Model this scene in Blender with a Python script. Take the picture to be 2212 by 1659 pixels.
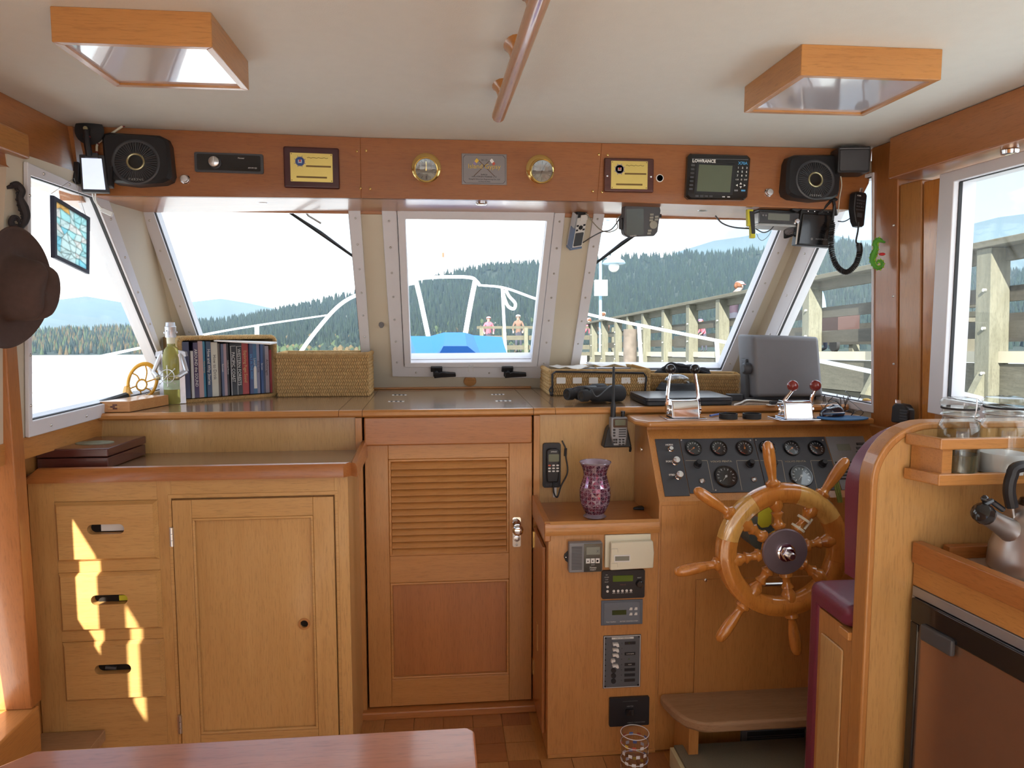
import bpy, bmesh, math, random
from math import sin, cos, pi, radians
from mathutils import Vector, Matrix
from mathutils.geometry import tessellate_polygon
random.seed(7)
scene = bpy.context.scene
for o in list(bpy.data.objects): bpy.data.objects.remove(o)

# ------------------------------------------------------------------ camera
F = 1600.0; CX, CY = 1106.0, 829.5; EYE = 1.392
VX, VY = 950.0, 680.0                      # vanishing point of the cabin's fore-and-aft lines
PITCH = math.atan((CY-VY)/F); YAW = math.atan((CX-VX)*cos(PITCH)/F)
FW = Vector((sin(YAW)*cos(PITCH), cos(YAW)*cos(PITCH), -sin(PITCH)))
RT = Vector((cos(YAW), -sin(YAW), 0)); UP = RT.cross(FW)
CAM = Vector((0, 0, EYE))
cd = bpy.data.cameras.new('camera'); cam = bpy.data.objects.new('camera', cd)
scene.collection.objects.link(cam); scene.camera = cam
cd.sensor_fit = 'HORIZONTAL'; cd.sensor_width = 36; cd.lens = F/2212*36
cd.clip_start = 0.02; cd.clip_end = 60000
cam.location = CAM; cam.rotation_euler = (pi/2-PITCH, 0, -YAW)

# ------------------------------------------------------------------ sky, sun, exposure
TRIM = radians(2.86)                       # the boat lies bow-up by this much: the sea frame is tilted against the cabin
vs = scene.view_settings
vs.view_transform = 'Standard'; vs.look = 'None'; vs.gamma = 1.0; vs.use_curve_mapping = False
vs.exposure = 1.08
w = bpy.data.worlds.new('sky'); scene.world = w; w.use_nodes = True
nt = w.node_tree; nt.nodes.clear()
tc = nt.nodes.new('ShaderNodeTexCoord'); mp = nt.nodes.new('ShaderNodeMapping')
mp.inputs['Location'].default_value = (4.4, 2.4, 1.3); mp.inputs['Scale'].default_value = (1.0, 1.0, 2.6)
nz = nt.nodes.new('ShaderNodeTexNoise'); nz.inputs['Scale'].default_value = 1.15; nz.inputs['Detail'].default_value = 7; nz.inputs['Roughness'].default_value = .55
rp = nt.nodes.new('ShaderNodeValToRGB')
rp.color_ramp.elements[0].position = .43; rp.color_ramp.elements[0].color = (.215,.275,.385,1)
rp.color_ramp.elements[1].position = .56; rp.color_ramp.elements[1].color = (.96, .99, 1.05, 1)
bg = nt.nodes.new('ShaderNodeBackground'); bg.inputs['Strength'].default_value = 1.75
wo = nt.nodes.new('ShaderNodeOutputWorld')
nt.links.new(tc.outputs['Generated'], mp.inputs['Vector']); nt.links.new(mp.outputs[0], nz.inputs['Vector'])
nt.links.new(nz.outputs['Fac'], rp.inputs[0]); nt.links.new(rp.outputs[0], bg.inputs['Color']); nt.links.new(bg.outputs[0], wo.inputs['Surface'])
HAZE = 0.65e-4
SUN_AZ, SUN_EL = radians(18), radians(31)  # low sun from astern, a little to port
sd = bpy.data.lights.new('sun', 'SUN'); sun = bpy.data.objects.new('sun', sd); scene.collection.objects.link(sun)
sd.energy = 9.0; sd.angle = radians(.7); sd.color = (1.0, .92, .79)
sun_dir = Vector((sin(SUN_AZ)*cos(SUN_EL), cos(SUN_AZ)*cos(SUN_EL), -sin(SUN_EL)))   # the way the light travels
sun.rotation_euler = sun_dir.to_track_quat('-Z', 'Y').to_euler(); sun.location = (-3, -8, 6)
# ------------------------------------------------------------------ pixel -> point helpers
def ray(u, v): return FW + RT*((u-CX)/F) - UP*((v-CY)/F)
def P(u, v, x=None, y=None, z=None):
    d = ray(u, v)
    t = (x/d.x) if x is not None else (y/d.y) if y is not None else ((z-EYE)/d.z)
    return CAM + d*t
def PL(u, v, pl):
    p0, n = Vector(pl[0]), Vector(pl[1]); d = ray(u, v)
    return CAM + d*((p0-CAM).dot(n)/d.dot(n))
ca, sa = cos(TRIM), sin(TRIM)
def S(X, Y, Z): return Vector((X, Y*ca+Z*sa, EYE - Y*sa + Z*ca))      # sea frame (level, origin at the eye) -> cabin frame
def sea_ray(u, v):
    d = ray(u, v); return Vector((d.x, d.y*ca - d.z*sa, d.y*sa + d.z*ca))
def PS(u, v, X=None, Y=None, Z=None):                                  # pixel -> sea frame coordinates
    d = sea_ray(u, v)
    t = X/d.x if X is not None else Y/d.y if Y is not None else Z/d.z
    return d*t

# ------------------------------------------------------------------ object helpers
COL = scene.collection
def wmat(o):
    m = o.matrix_basis.copy()
    while o.parent: o = o.parent; m = o.matrix_basis @ m
    return m
def tag(o, label=None, cat=None, group=None, kind=None):
    if label: o['label'] = label
    if cat: o['category'] = cat
    if group: o['group'] = group
    if kind: o['kind'] = kind
    return o
def thing(name, label, cat, loc=(0,0,0), rot=(0,0,0), group=None):
    o = bpy.data.objects.new(name, None); COL.objects.link(o); o.empty_display_size = .05
    o.location = loc; o.rotation_euler = rot
    return tag(o, label, cat, group)
def structure(name, label=None):
    o = bpy.data.objects.new(name, None); COL.objects.link(o); o.empty_display_size = .05
    return tag(o, label, kind='structure')
def frame(origin, xdir, ydir):
    "matrix with columns x, y, z=x cross y"
    x = Vector(xdir).normalized(); y = Vector(ydir); y = (y - x*y.dot(x)).normalized(); z = x.cross(y)
    m = Matrix((x, y, z)).transposed().to_4x4(); m.translation = Vector(origin); return m

class B:
    "collects shapes; done() links them as ONE mesh object"
    def __init__(s, m=None): s.v = []; s.f = []; s.m = m
    def add(s, vs, fs, m=None):
        n = len(s.v)
        for p in vs:
            p = Vector(p)
            if m is not None: p = m @ p
            if s.m is not None: p = s.m @ p
            s.v.append(p)
        s.f += [tuple(i+n for i in f) for f in fs]; return s
    def box(s, x0, x1, y0, y1, z0, z1, m=None):
        return s.add([(x,y,z) for x in (x0,x1) for y in (y0,y1) for z in (z0,z1)],
            [(0,1,3,2),(4,6,7,5),(0,4,5,1),(2,3,7,6),(0,2,6,4),(1,5,7,3)], m)
    def cbox(s, c, sx, sy, sz, m=None):
        return s.box(c[0]-sx/2,c[0]+sx/2,c[1]-sy/2,c[1]+sy/2,c[2]-sz/2,c[2]+sz/2,m)
    def hexa(s, a, b):
        "a, b: two lists of 4 points, near and far face"
        return s.add(list(a)+list(b), [(0,1,2,3),(7,6,5,4),(0,4,5,1),(1,5,6,2),(2,6,7,3),(3,7,4,0)])
    def prism(s, pts, d, holes=()):
        "polygon (3D points) pushed along vector d, with holes"
        d = Vector(d); loops = [list(map(Vector, pts))]+[list(map(Vector, h)) for h in holes]
        flat = [p for l in loops for p in l]; n = len(flat)
        tris = tessellate_polygon(loops)
        fs = [tuple(t) for t in tris]+[tuple(i+n for i in reversed(t)) for t in tris]
        o = 0
        for l in loops:
            k = len(l)
            fs += [(o+i, o+(i+1)%k, o+(i+1)%k+n, o+i+n) for i in range(k)]; o += k
        return s.add(flat+[p+d for p in flat], fs)
    def poly2(s, pts, z0, z1, m=None, holes=()):
        b = B(); b.prism([(x,y,z0) for x,y in pts], (0,0,z1-z0), [[(x,y,z0) for x,y in h] for h in holes])
        return s.add(b.v, b.f, m)
    def ring(s, o, i, d):
        return s.prism(o, d, [i])
    def lathe(s, prof, seg=20, m=None, a0=0, a1=2*pi, sx=1, sy=1, caps=True):
        full = abs(a1-a0-2*pi) < 1e-6; n = seg if full else seg+1
        vs = [(r*cos(a0+(a1-a0)*k/seg)*sx, r*sin(a0+(a1-a0)*k/seg)*sy, z) for r, z in prof for k in range(n)]
        fs = []
        for j in range(len(prof)-1):
            for k in range(seg):
                k2 = (k+1) % n
                fs.append((j*n+k, j*n+k2, (j+1)*n+k2, (j+1)*n+k))
        if full and caps:
            if prof[0][0] > 1e-6: fs.append(tuple(reversed(range(n))))
            if prof[-1][0] > 1e-6: fs.append(tuple(range((len(prof)-1)*n, len(prof)*n)))
        return s.add(vs, fs, m)
    def cyl(s, p, q, r, seg=14, r2=None):
        p, q = Vector(p), Vector(q); L = (q-p).length
        z = (q-p).normalized(); x = z.orthogonal().normalized(); y = z.cross(x)
        m = Matrix((x,y,z)).transposed().to_4x4(); m.translation = p
        return s.lathe([(r,0),(r if r2 is None else r2, L)], seg, m)
    def turn(s, p, q, prof, seg=14):
        "lathe profile [(radius, fraction along p-q)]"
        p, q = Vector(p), Vector(q); L = (q-p).length
        z = (q-p).normalized(); x = z.orthogonal().normalized(); y = z.cross(x)
        m = Matrix((x,y,z)).transposed().to_4x4(); m.translation = p
        return s.lathe([(r, t*L) for r, t in prof], seg, m)
    def sphere(s, c, r, seg=14, rings=8, sc=(1,1,1), m=None):
        mm = Matrix.Translation(Vector(c)) @ Matrix.Diagonal((sc[0],sc[1],sc[2],1))
        if m is not None: mm = m @ mm
        return s.lathe([(max(1e-7, r*sin(pi*j/rings)), -r*cos(pi*j/rings)) for j in range(rings+1)], seg, mm)
    def torus(s, R, r, m=None, seg=32, rs=10, sx=1, sy=1):
        vs = []; fs = []
        for k in range(seg):
            a = 2*pi*k/seg
            for j in range(rs):
                b = 2*pi*j/rs
                vs.append(((R+r*cos(b))*cos(a)*sx, (R+r*cos(b))*sin(a)*sy, r*sin(b)))
        for k in range(seg):
            for j in range(rs):
                fs.append((k*rs+j, ((k+1)%seg)*rs+j, ((k+1)%seg)*rs+(j+1)%rs, k*rs+(j+1)%rs))
        return s.add(vs, fs, m)
    def tube(s, pts, r, seg=8, closed=False, flat=1.0):
        pts = [Vector(p) for p in pts]; n = len(pts); R = r if isinstance(r,(list,tuple)) else [r]*n
        vs = []; fs = []; prev = None
        for i in range(n):
            if closed: t = pts[(i+1)%n]-pts[i-1]
            else: t = pts[min(i+1,n-1)]-pts[max(i-1,0)]
            t.normalize()
            x = (t.orthogonal() if prev is None else prev - t*prev.dot(t)).normalized(); prev = x; y = t.cross(x)
            vs += [pts[i]+x*(R[i]*cos(2*pi*k/seg))+y*(R[i]*flat*sin(2*pi*k/seg)) for k in range(seg)]
        for i in range(n if closed else n-1):
            j = (i+1) % n
            for k in range(seg): fs.append((i*seg+k, i*seg+(k+1)%seg, j*seg+(k+1)%seg, j*seg+k))
        if not closed: fs += [tuple(reversed(range(seg))), tuple(range((n-1)*seg, n*seg))]
        return s.add(vs, fs)
    def done(s, name, mat, parent=None, bevel=0, segs=2, local=False, kind=None, label=None, smooth=True, sub=0, angle=.6):
        me = bpy.data.meshes.new(name); vs = s.v
        if parent is not None and not local:
            inv = wmat(parent).inverted(); vs = [inv @ p for p in vs]
        me.from_pydata([tuple(p) for p in vs], [], s.f)
        bm = bmesh.new(); bm.from_mesh(me); bmesh.ops.remove_doubles(bm, verts=bm.verts, dist=1e-6)
        bmesh.ops.recalc_face_normals(bm, faces=bm.faces); bm.to_mesh(me); bm.free()
        if smooth:
            me.polygons.foreach_set('use_smooth', [True]*len(me.polygons)); me.set_sharp_from_angle(angle=angle)
        me.materials.append(mat)
        o = bpy.data.objects.new(name, me); COL.objects.link(o)
        if parent is not None: o.parent = parent
        if bevel:
            md = o.modifiers.new('bevel','BEVEL'); md.width = bevel; md.segments = segs; md.limit_method = 'ANGLE'; md.angle_limit = .7
            md.harden_normals = smooth
        if sub:
            md = o.modifiers.new('sub','SUBSURF'); md.levels = sub; md.render_levels = sub
        if kind: o['kind'] = kind
        if label: o['label'] = label
        return o
def solo(b, name, mat, label, cat, loc, rot=(0,0,0), group=None, local=False, **k):
    "a thing that is one mesh, with its origin at its base"
    e = Matrix.Translation(Vector(loc)) @ __import__('mathutils').Euler(rot).to_matrix().to_4x4()
    if not local:
        inv = e.inverted(); b.v = [inv @ p for p in b.v]
    o = b.done(name, mat, None, **k); o.location = loc; o.rotation_euler = rot
    return tag(o, label, cat, group)
def copy_tree(o, parent=None):
    c = o.copy(); COL.objects.link(c); c.parent = parent
    for ch in list(o.children): copy_tree(ch, c)
    return c
def text(body, size, mat, parent, m, name='lettering', align='CENTER', depth=.0006, sx=1.0, bold=0.0):
    "flat lettering; m: matrix (x along the line, y up, z out of the surface), in world space"
    cu = bpy.data.curves.new(name, 'FONT'); cu.body = body; cu.size = size; cu.align_x = align; cu.align_y = 'CENTER'
    cu.extrude = depth; cu.resolution_u = 2; cu.offset = bold
    t = bpy.data.objects.new(name, cu)
    me = bpy.data.meshes.new_from_object(t); bpy.data.objects.remove(t); bpy.data.curves.remove(cu)
    inv = wmat(parent).inverted() if parent is not None else Matrix.Identity(4)
    me.transform(inv @ m @ Matrix.Diagonal((sx,1,1,1))); me.materials.clear(); me.materials.append(mat)
    o = bpy.data.objects.new(name, me); COL.objects.link(o); o.parent = parent
    return o
def rrect(w, h, r, n=4, cx=0, cy=0):
    pts = []
    for (sx, sy, a) in ((1,1,0),(-1,1,pi/2),(-1,-1,pi),(1,-1,1.5*pi)):
        for k in range(n+1):
            t = a+pi/2*k/n; pts.append((cx+sx*(w/2-r)+r*cos(t), cy+sy*(h/2-r)+r*sin(t)))
    return pts
def circle(r, n=16, cx=0, cy=0, a0=0): return [(cx+r*cos(a0+2*pi*k/n), cy+r*sin(a0+2*pi*k/n)) for k in range(n)]
def bez(pts, n=12):
    "smooth curve through points (Catmull-Rom)"
    p = [Vector(q) for q in pts]; p = [p[0]*2-p[1]]+p+[p[-1]*2-p[-2]]; out = []
    for i in range(1, len(p)-2):
        for k in range(n):
            t = k/n; a,b,c,d = p[i-1],p[i],p[i+1],p[i+2]
            out.append(.5*((2*b)+(c-a)*t+(2*a-5*b+4*c-d)*t*t+(3*b-a-3*c+d)*t**3))
    return out+[p[-2]]

# ------------------------------------------------------------------ materials
MATS = {}
def _new(name):
    m = MATS.get(name) or bpy.data.materials.new(name); m.use_nodes = True; m.node_tree.nodes.clear(); nt = m.node_tree
    out = nt.nodes.new('ShaderNodeOutputMaterial'); pb = nt.nodes.new('ShaderNodeBsdfPrincipled')
    nt.links.new(pb.outputs[0], out.inputs['Surface']); MATS[name] = m
    return m, nt, pb, out
def mat(name, c, rough=.5, metal=0, var=.08, scale=30, bump=0, bscale=200, coat=0, spec=.5, trans=0, ior=1.45, alpha=1, sss=0):
    m, nt, pb, out = _new(name)
    tc = nt.nodes.new('ShaderNodeTexCoord'); nz = nt.nodes.new('ShaderNodeTexNoise'); nz.inputs['Scale'].default_value = scale; nz.inputs['Detail'].default_value = 4
    mx = nt.nodes.new('ShaderNodeMix'); mx.data_type = 'RGBA'
    mx.inputs[6].default_value = tuple(k*(1-var) for k in c)+(1,); mx.inputs[7].default_value = tuple(min(1,k*(1+var)) for k in c)+(1,)
    nt.links.new(tc.outputs['Object'], nz.inputs['Vector']); nt.links.new(nz.outputs['Fac'], mx.inputs[0]); nt.links.new(mx.outputs[2], pb.inputs['Base Color'])
    pb.inputs['Roughness'].default_value = rough; pb.inputs['Metallic'].default_value = metal
    pb.inputs['Specular IOR Level'].default_value = spec; pb.inputs['Coat Weight'].default_value = coat; pb.inputs['Coat Roughness'].default_value = .08
    pb.inputs['Transmission Weight'].default_value = trans; pb.inputs['IOR'].default_value = ior; pb.inputs['Alpha'].default_value = alpha
    if bump:
        n2 = nt.nodes.new('ShaderNodeTexNoise'); n2.inputs['Scale'].default_value = bscale; n2.inputs['Detail'].default_value = 3
        bp = nt.nodes.new('ShaderNodeBump'); bp.inputs['Strength'].default_value = bump; bp.inputs['Distance'].default_value = .002
        nt.links.new(tc.outputs['Object'], n2.inputs['Vector']); nt.links.new(n2.outputs['Fac'], bp.inputs['Height']); nt.links.new(bp.outputs[0], pb.inputs['Normal'])
    return m
def wood(name, c1, c2, axis='z', rough=.34, fine=150, coat=.38, c3=None):
    m, nt, pb, out = _new(name); N = nt.nodes.new; L = nt.links.new
    tc = N('ShaderNodeTexCoord')
    def stretched(s_long, s_across, det, rgh):
        mp = N('ShaderNodeMapping'); sc = {'x':(s_long,s_across,s_across),'y':(s_across,s_long,s_across),'z':(s_across,s_across,s_long)}[axis]
        mp.inputs['Scale'].default_value = sc; nz = N('ShaderNodeTexNoise'); nz.inputs['Scale'].default_value = 1; nz.inputs['Detail'].default_value = det; nz.inputs['Roughness'].default_value = rgh
        nz.inputs['Distortion'].default_value = .25
        L(tc.outputs['Object'], mp.inputs['Vector']); L(mp.outputs[0], nz.inputs['Vector']); return nz
    a = stretched(2.2, 30, 5, .65); b = stretched(22, fine*1.8, 3, .7); c = stretched(.8, 3.0, 2, .5)
    ra = N('ShaderNodeValToRGB'); ra.color_ramp.elements[0].position = .22; ra.color_ramp.elements[1].position = .78
    ra.color_ramp.elements[0].color = (*c2,1); ra.color_ramp.elements[1].color = (*c1,1)
    L(a.outputs['Fac'], ra.inputs[0])
    dk = tuple(k*.62 for k in c2); mx = N('ShaderNodeMix'); mx.data_type = 'RGBA'; mx.inputs[7].default_value = (*dk,1)
    rb = N('ShaderNodeMapRange'); rb.inputs[1].default_value = .50; rb.inputs[2].default_value = .72; rb.inputs[4].default_value = .55
    L(b.outputs['Fac'], rb.inputs[0]); L(rb.outputs[0], mx.inputs[0]); L(ra.outputs[0], mx.inputs[6])
    m2 = N('ShaderNodeMix'); m2.data_type = 'RGBA'; m2.blend_type = 'MULTIPLY'; m2.inputs[0].default_value = .5
    rc = N('ShaderNodeValToRGB'); rc.color_ramp.elements[0].position = .3; rc.color_ramp.elements[1].position = .7
    rc.color_ramp.elements[0].color = (.72,.66,.60,1); rc.color_ramp.elements[1].color = (1.1,1.08,1.0,1)
    L(c.outputs['Fac'], rc.inputs[0]); L(mx.outputs[2], m2.inputs[6]); L(rc.outputs[0], m2.inputs[7]); L(m2.outputs[2], pb.inputs['Base Color'])
    pb.inputs['Roughness'].default_value = rough; pb.inputs['Coat Weight'].default_value = coat; pb.inputs['Coat Roughness'].default_value = .10
    bp = N('ShaderNodeBump'); bp.inputs['Strength'].default_value = .12; bp.inputs['Distance'].default_value = .0008
    L(b.outputs['Fac'], bp.inputs['Height']); L(bp.outputs[0], pb.inputs['Normal'])
    return m
TL1, TL2 = (.66,.40,.155), (.57,.32,.11)         # lighter teak of the cabinets
TR1, TR2 = (.49,.195,.056), (.40,.145,.038)          # redder teak of the trim
TM1, TM2 = (.58,.275,.082), (.48,.21,.058)
for ax in 'xyz':
    wood('teak_'+ax, TL1, TL2, ax); wood('red_teak_'+ax, TR1, TR2, ax); wood('mid_teak_'+ax, TM1, TM2, ax)
wood('header_teak', (.385,.145,.042), (.31,.105,.029), 'x')
wood('wheel_wood', (.62,.255,.052), (.52,.19,.036), 'z', rough=.16, fine=60, coat=.8)
wood('wheel_wood_light', (.74,.44,.13), (.64,.36,.09), 'z', rough=.16, fine=60, coat=.8)
wood('panel_teak_z', (.57,.355,.14), (.50,.29,.105), 'z')
wood('counter_wood', (.30,.19,.11), (.24,.145,.08), 'x', rough=.22, coat=.5)
wood('mahogany', (.115,.035,.028), (.075,.02,.018), 'x', rough=.25, coat=.5)
wood('table_wood', (.52,.20,.095), (.42,.14,.06), 'x', rough=.30, fine=90, coat=.6)
wood('worn_wood', (.42,.26,.145), (.32,.18,.09), 'x', rough=.6, coat=0)
wood('pier_wood', (.165,.165,.13), (.09,.092,.07), 'z', rough=.85, fine=40, coat=0)
wood('pier_wood_y', (.115,.11,.085), (.065,.063,.048), 'y', rough=.85, fine=40, coat=0)
wood('olive_wood', (.62,.33,.13), (.45,.20,.07), 'x', rough=.3)
mat('ceiling_vinyl', (.77,.80,.765), .62, var=.03, bump=.22, bscale=420)
mat('cream_panel', (.66,.60,.475), .5, var=.04, scale=8)
mat('white_frame', (.74,.74,.78), .35, var=.02)
mat('gasket', (.02,.02,.022), .6)
mat('screw_metal', (.55,.54,.52), .3, 1)
mat('chrome', (.85,.85,.88), .06, 1, var=.02)
mat('steel', (.62,.62,.62), .28, 1, var=.03)
mat('brass', (.80,.58,.22), .18, 1, var=.04)
mat('gold_plate', (.78,.62,.20), .32, .75, var=.06)
mat('black_plastic', (.016,.016,.019), .42, var=.15)
mat('black_gloss', (.012,.012,.014), .14, var=.1, coat=.4)
mat('grey_plastic', (.165,.165,.18), .45, var=.05, bump=.1, bscale=700)
mat('dark_grey', (.06,.062,.07), .45)
mat('mid_grey', (.23,.235,.25), .4)
mat('panel_grey', (.052,.056,.066), .42, var=.06)
mat('lcd_green', (.13,.155,.105), .22, var=.05)
mat('lcd_grey', (.20,.22,.19), .22, var=.05)
mat('lcd_olive', (.035,.055,.008), .2)
mat('white_plastic', (.76,.76,.74), .4, var=.02)
mat('ivory_plastic', (.74,.71,.56), .42, var=.02)
mat('white_print', (.72,.72,.70), .6)
mat('blue_print', (.10,.38,.70), .6)
mat('red_print', (.6,.06,.03), .5)
mat('yellow_tape', (.66,.62,.04), .55)
mat('burgundy_vinyl', (.165,.026,.050), .32, var=.1, scale=12, bump=.12, bscale=260)
mat('felt_hat', (.095,.060,.050), .92, var=.18, scale=60, bump=.15, bscale=500)
mat('hat_band', (.035,.022,.018), .8)
mat('white_paint', (.84,.84,.84), .3, var=.02)
mat('blue_canvas', (.008,.10,.36), .75, var=.06, scale=6)
mat('rubber', (.02,.02,.022), .75)
mat('seagrass', (.52,.34,.145), .8, var=.35, scale=70)
mat('seagrass_dark', (.38,.26,.12), .85, var=.3, scale=50)
mat('paper', (.80,.79,.76), .7)
mat('carpet', (.19,.165,.115), .95, var=.3, scale=300, bump=.5, bscale=900)
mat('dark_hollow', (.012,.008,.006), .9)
def glass_mat(name, tint=(1,1,1), refl=.6, ior=1.45, rough=.0):
    m = MATS.get(name) or bpy.data.materials.new(name); m.use_nodes = True; nt = m.node_tree; nt.nodes.clear(); MATS[name] = m
    out = nt.nodes.new('ShaderNodeOutputMaterial'); mx = nt.nodes.new('ShaderNodeMixShader'); tr = nt.nodes.new('ShaderNodeBsdfTransparent'); gl = nt.nodes.new('ShaderNodeBsdfGlossy')
    lw = nt.nodes.new('ShaderNodeLayerWeight'); lw.inputs['Blend'].default_value = .5; pw = nt.nodes.new('ShaderNodeMath'); pw.operation = 'POWER'; pw.inputs[1].default_value = 4.0
    fr = nt.nodes.new('ShaderNodeMath'); fr.operation = 'MULTIPLY_ADD'; fr.inputs[1].default_value = .9; fr.inputs[2].default_value = .045
    nt.links.new(lw.outputs['Facing'], pw.inputs[0]); nt.links.new(pw.outputs[0], fr.inputs[0]); mu = nt.nodes.new('ShaderNodeMath'); mu.operation = 'MULTIPLY'; mu.inputs[1].default_value = refl
    tr.inputs['Color'].default_value = (*tint,1); gl.inputs['Roughness'].default_value = rough
    nt.links.new(fr.outputs[0], mu.inputs[0]); nt.links.new(mu.outputs[0], mx.inputs[0]); nt.links.new(tr.outputs[0], mx.inputs[1]); nt.links.new(gl.outputs[0], mx.inputs[2]); nt.links.new(mx.outputs[0], out.inputs['Surface'])
    return m
glass_mat('window_glass', (.96,.98,.98), .28)
glass_mat('clear_glass', (.93,.95,.95), 1.0)
mat('bottle_glass', (.42,.40,.12), .10, trans=.45, ior=1.3, var=.1)
def M_(n):
    if n not in MATS: MATS[n] = bpy.data.materials.new(n)          # filled in when its recipe comes further down
    return MATS[n]
# ------------------------------------------------------------------ the cabin shell
ZC = 1.077; YD = 2.5; YC = 2.2; YH = 2.4; ZH = 1.756; ZT = 1.942
WS = ((0,2.70,1.756), (0,1,.70))             # raked windshield plane
LW = ((-1.15,1.9,1.0), (1,-.08,-.106))       # port side, leaning in
RW = ((1.45,2.3,1.9), (1,.217,.05))          # starboard side, forward piece
def wsy(z): return 2.70+.70*(1.756-z)
def lwx(y, z): return -1.15+.08*(y-1.9)+.106*(z-1.0)
def rwx(y, z): return 1.45-.217*(y-2.3)-.05*(z-1.9)
WSN = Vector(WS[1]).normalized(); LWN = Vector(LW[1]).normalized(); RWN = Vector(RW[1]).normalized()

# ceiling and roof
cl = structure('ceiling', 'pale vinyl headliner')
B().box(-1.16,1.62,-2.6,2.74,ZT,ZT+.03).done('headliner', M_('ceiling_vinyl'), cl)
rf = structure('trim_1', 'roof slab over the cabin')
B().box(-1.658,1.80,-2.9,2.80,ZT+.06,ZT+.12).done('roof_slab', M_('white_paint'), rf)  # unseen port overhang sized to cut the sun at window and drawers

# floor with parquet squares
fl = structure('floor', 'teak parquet sole')
B().box(-1.3,1.7,-2.6,2.6,-.06,-.004).done('subfloor', M_('mid_teak_y'), fl)
B().box(-1.12,.95,-2.55,.9,-.004,.006).done('bounce_carpet', mat('bounce_carpet_beige',(.62,.55,.44),.95), fl)  # unseen pale carpet added to bounce sunlight up into the cabin
B().box(-1.6,1.8,-6.5,-2.68,-.12,-.06).done('bounce_deck', M_('white_paint'), fl)  # unseen white deck added to bounce sun onto ceiling and cabinets
tones = []
for i,(a,b) in enumerate([((.46,.20,.065),(.37,.15,.045)),((.40,.155,.05),(.31,.11,.035)),((.52,.25,.09),(.42,.19,.06)),((.30,.10,.035),(.24,.075,.025))]):
    for ax in 'xy': tones.append(wood('parquet_%d%s'%(i,ax), a, b, ax, rough=.3, fine=90))
tb = B().box(-.0488,.0488,-.0488,.0488,0,.004)
tile_mesh = {}
for iy in range(8):
    for ix in range(12):
        x = -.30+.1*ix+.05; y = 2.49-.1*iy-.05
        if x > .32 and y > 2.19: continue
        if x > .66 and y > 2.1: continue
        mi = random.choice([0,1,2,3,4,5,0,1,4,5,6,7])
        if mi not in tile_mesh:
            o = B().box(-.0488,.0488,-.0488,.0488,-.004,.0005).done('floor_tile', tones[mi], fl); tile_mesh[mi] = o.data
        else:
            o = bpy.data.objects.new('floor_tile', tile_mesh[mi]); COL.objects.link(o); o.parent = fl
        o.location = (x, y, random.uniform(-.0004,.0004))

# windshield wall, cream, with three openings
w2o = [PL(u,v,WS) for u,v in ((302,438),(778,438),(803,800),(432,800))]
w2i = [PL(u,v,WS) for u,v in ((328,438),(752,438),(782,776),(446,776))]
w3o = [PL(u,v,WS) for u,v in ((824,440),(1222,440),(1183,814),(848,810))]
w3m = [PL(u,v,WS) for u,v in ((857,448),(1198,451),(1160,788),(873,788))]
w3i = [PL(u,v,WS) for u,v in ((876,468),(1180,472),(1147,775),(888,777))]
w4o = [PL(u,v,WS) for u,v in ((1284,438),(1735,438),(1571,815),(1228,815))]
w4i = [PL(u,v,WS) for u,v in ((1308,438),(1708,438),(1557,797),(1249,797))]
def shrink(p, k=.012):
    c = sum(p, Vector())/4; return [q+(c-q).normalized()*k for q in p]
wf = structure('wall_front', 'cream panelled windshield wall')
zb, zt = 1.06, 1.84
outer = [Vector((lwx(wsy(zt),zt),wsy(zt),zt)), Vector((rwx(wsy(zt),zt),wsy(zt),zt)), Vector((rwx(wsy(zb),zb),wsy(zb),zb)), Vector((lwx(wsy(zb),zb),wsy(zb),zb))]
B().prism(outer, WSN*.04, [shrink(w2o), shrink(w3o), shrink(w4o)]).done('windshield_panel', M_('cream_panel'), wf)
def screws(pts, n, nrm, parent, r=.0042):
    "domed screw heads along a polyline"
    b = B(); pts = [Vector(p) for p in pts]; L = [(pts[i+1]-pts[i]).length for i in range(len(pts)-1)]; T = sum(L)
    for k in range(n):
        d = T*(k+.5)/n; i = 0
        while d > L[i]: d -= L[i]; i += 1
        c = pts[i].lerp(pts[i+1], d/L[i])
        b.sphere(c-nrm*.001, r, 8, 5)
    return b.done('screw_heads', M_('screw_metal'), parent, kind='stuff')
def mid(a, b, t=.45): return [p.lerp(q, t) for p, q in zip(a, b)]
def window(n, o, i, nrm, label, inset=.0, depth=.012, gas=.0032, sc=()):
    w = structure('window_%d' % n, label)
    B().ring([p-nrm*.002 for p in o], [p-nrm*.002 for p in i], nrm*-depth).done('window_frame', M_('white_frame'), w, bevel=.003)
    ii = shrink(i, gas)
    B().ring([p+nrm*.004 for p in i], [p+nrm*.004 for p in ii], nrm*-.010).done('gasket', M_('gasket'), w)
    B().prism([p+nrm*.012 for p in shrink(i,-.006)], nrm*.005).done('pane', M_('window_glass'), w)
    B().ring([p+nrm*.002 for p in shrink(i,-.012)], [p+nrm*.002 for p in i], nrm*.045).done('reveal', M_('white_frame'), w)
    m = [p-nrm*(depth+.001) for p in mid(o, i)]
    for a, b, k in sc: screws([m[a], m[b]], k, nrm, w)
    return w
win2 = window(2, w2o, w2i, WSN, 'white framed windshield pane beside the port corner', sc=((0,3,6),(1,2,7)))
win4 = window(4, w4o, w4i, WSN, 'white framed windshield pane behind the helm', sc=((0,3,7),(1,2,6)))
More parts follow.
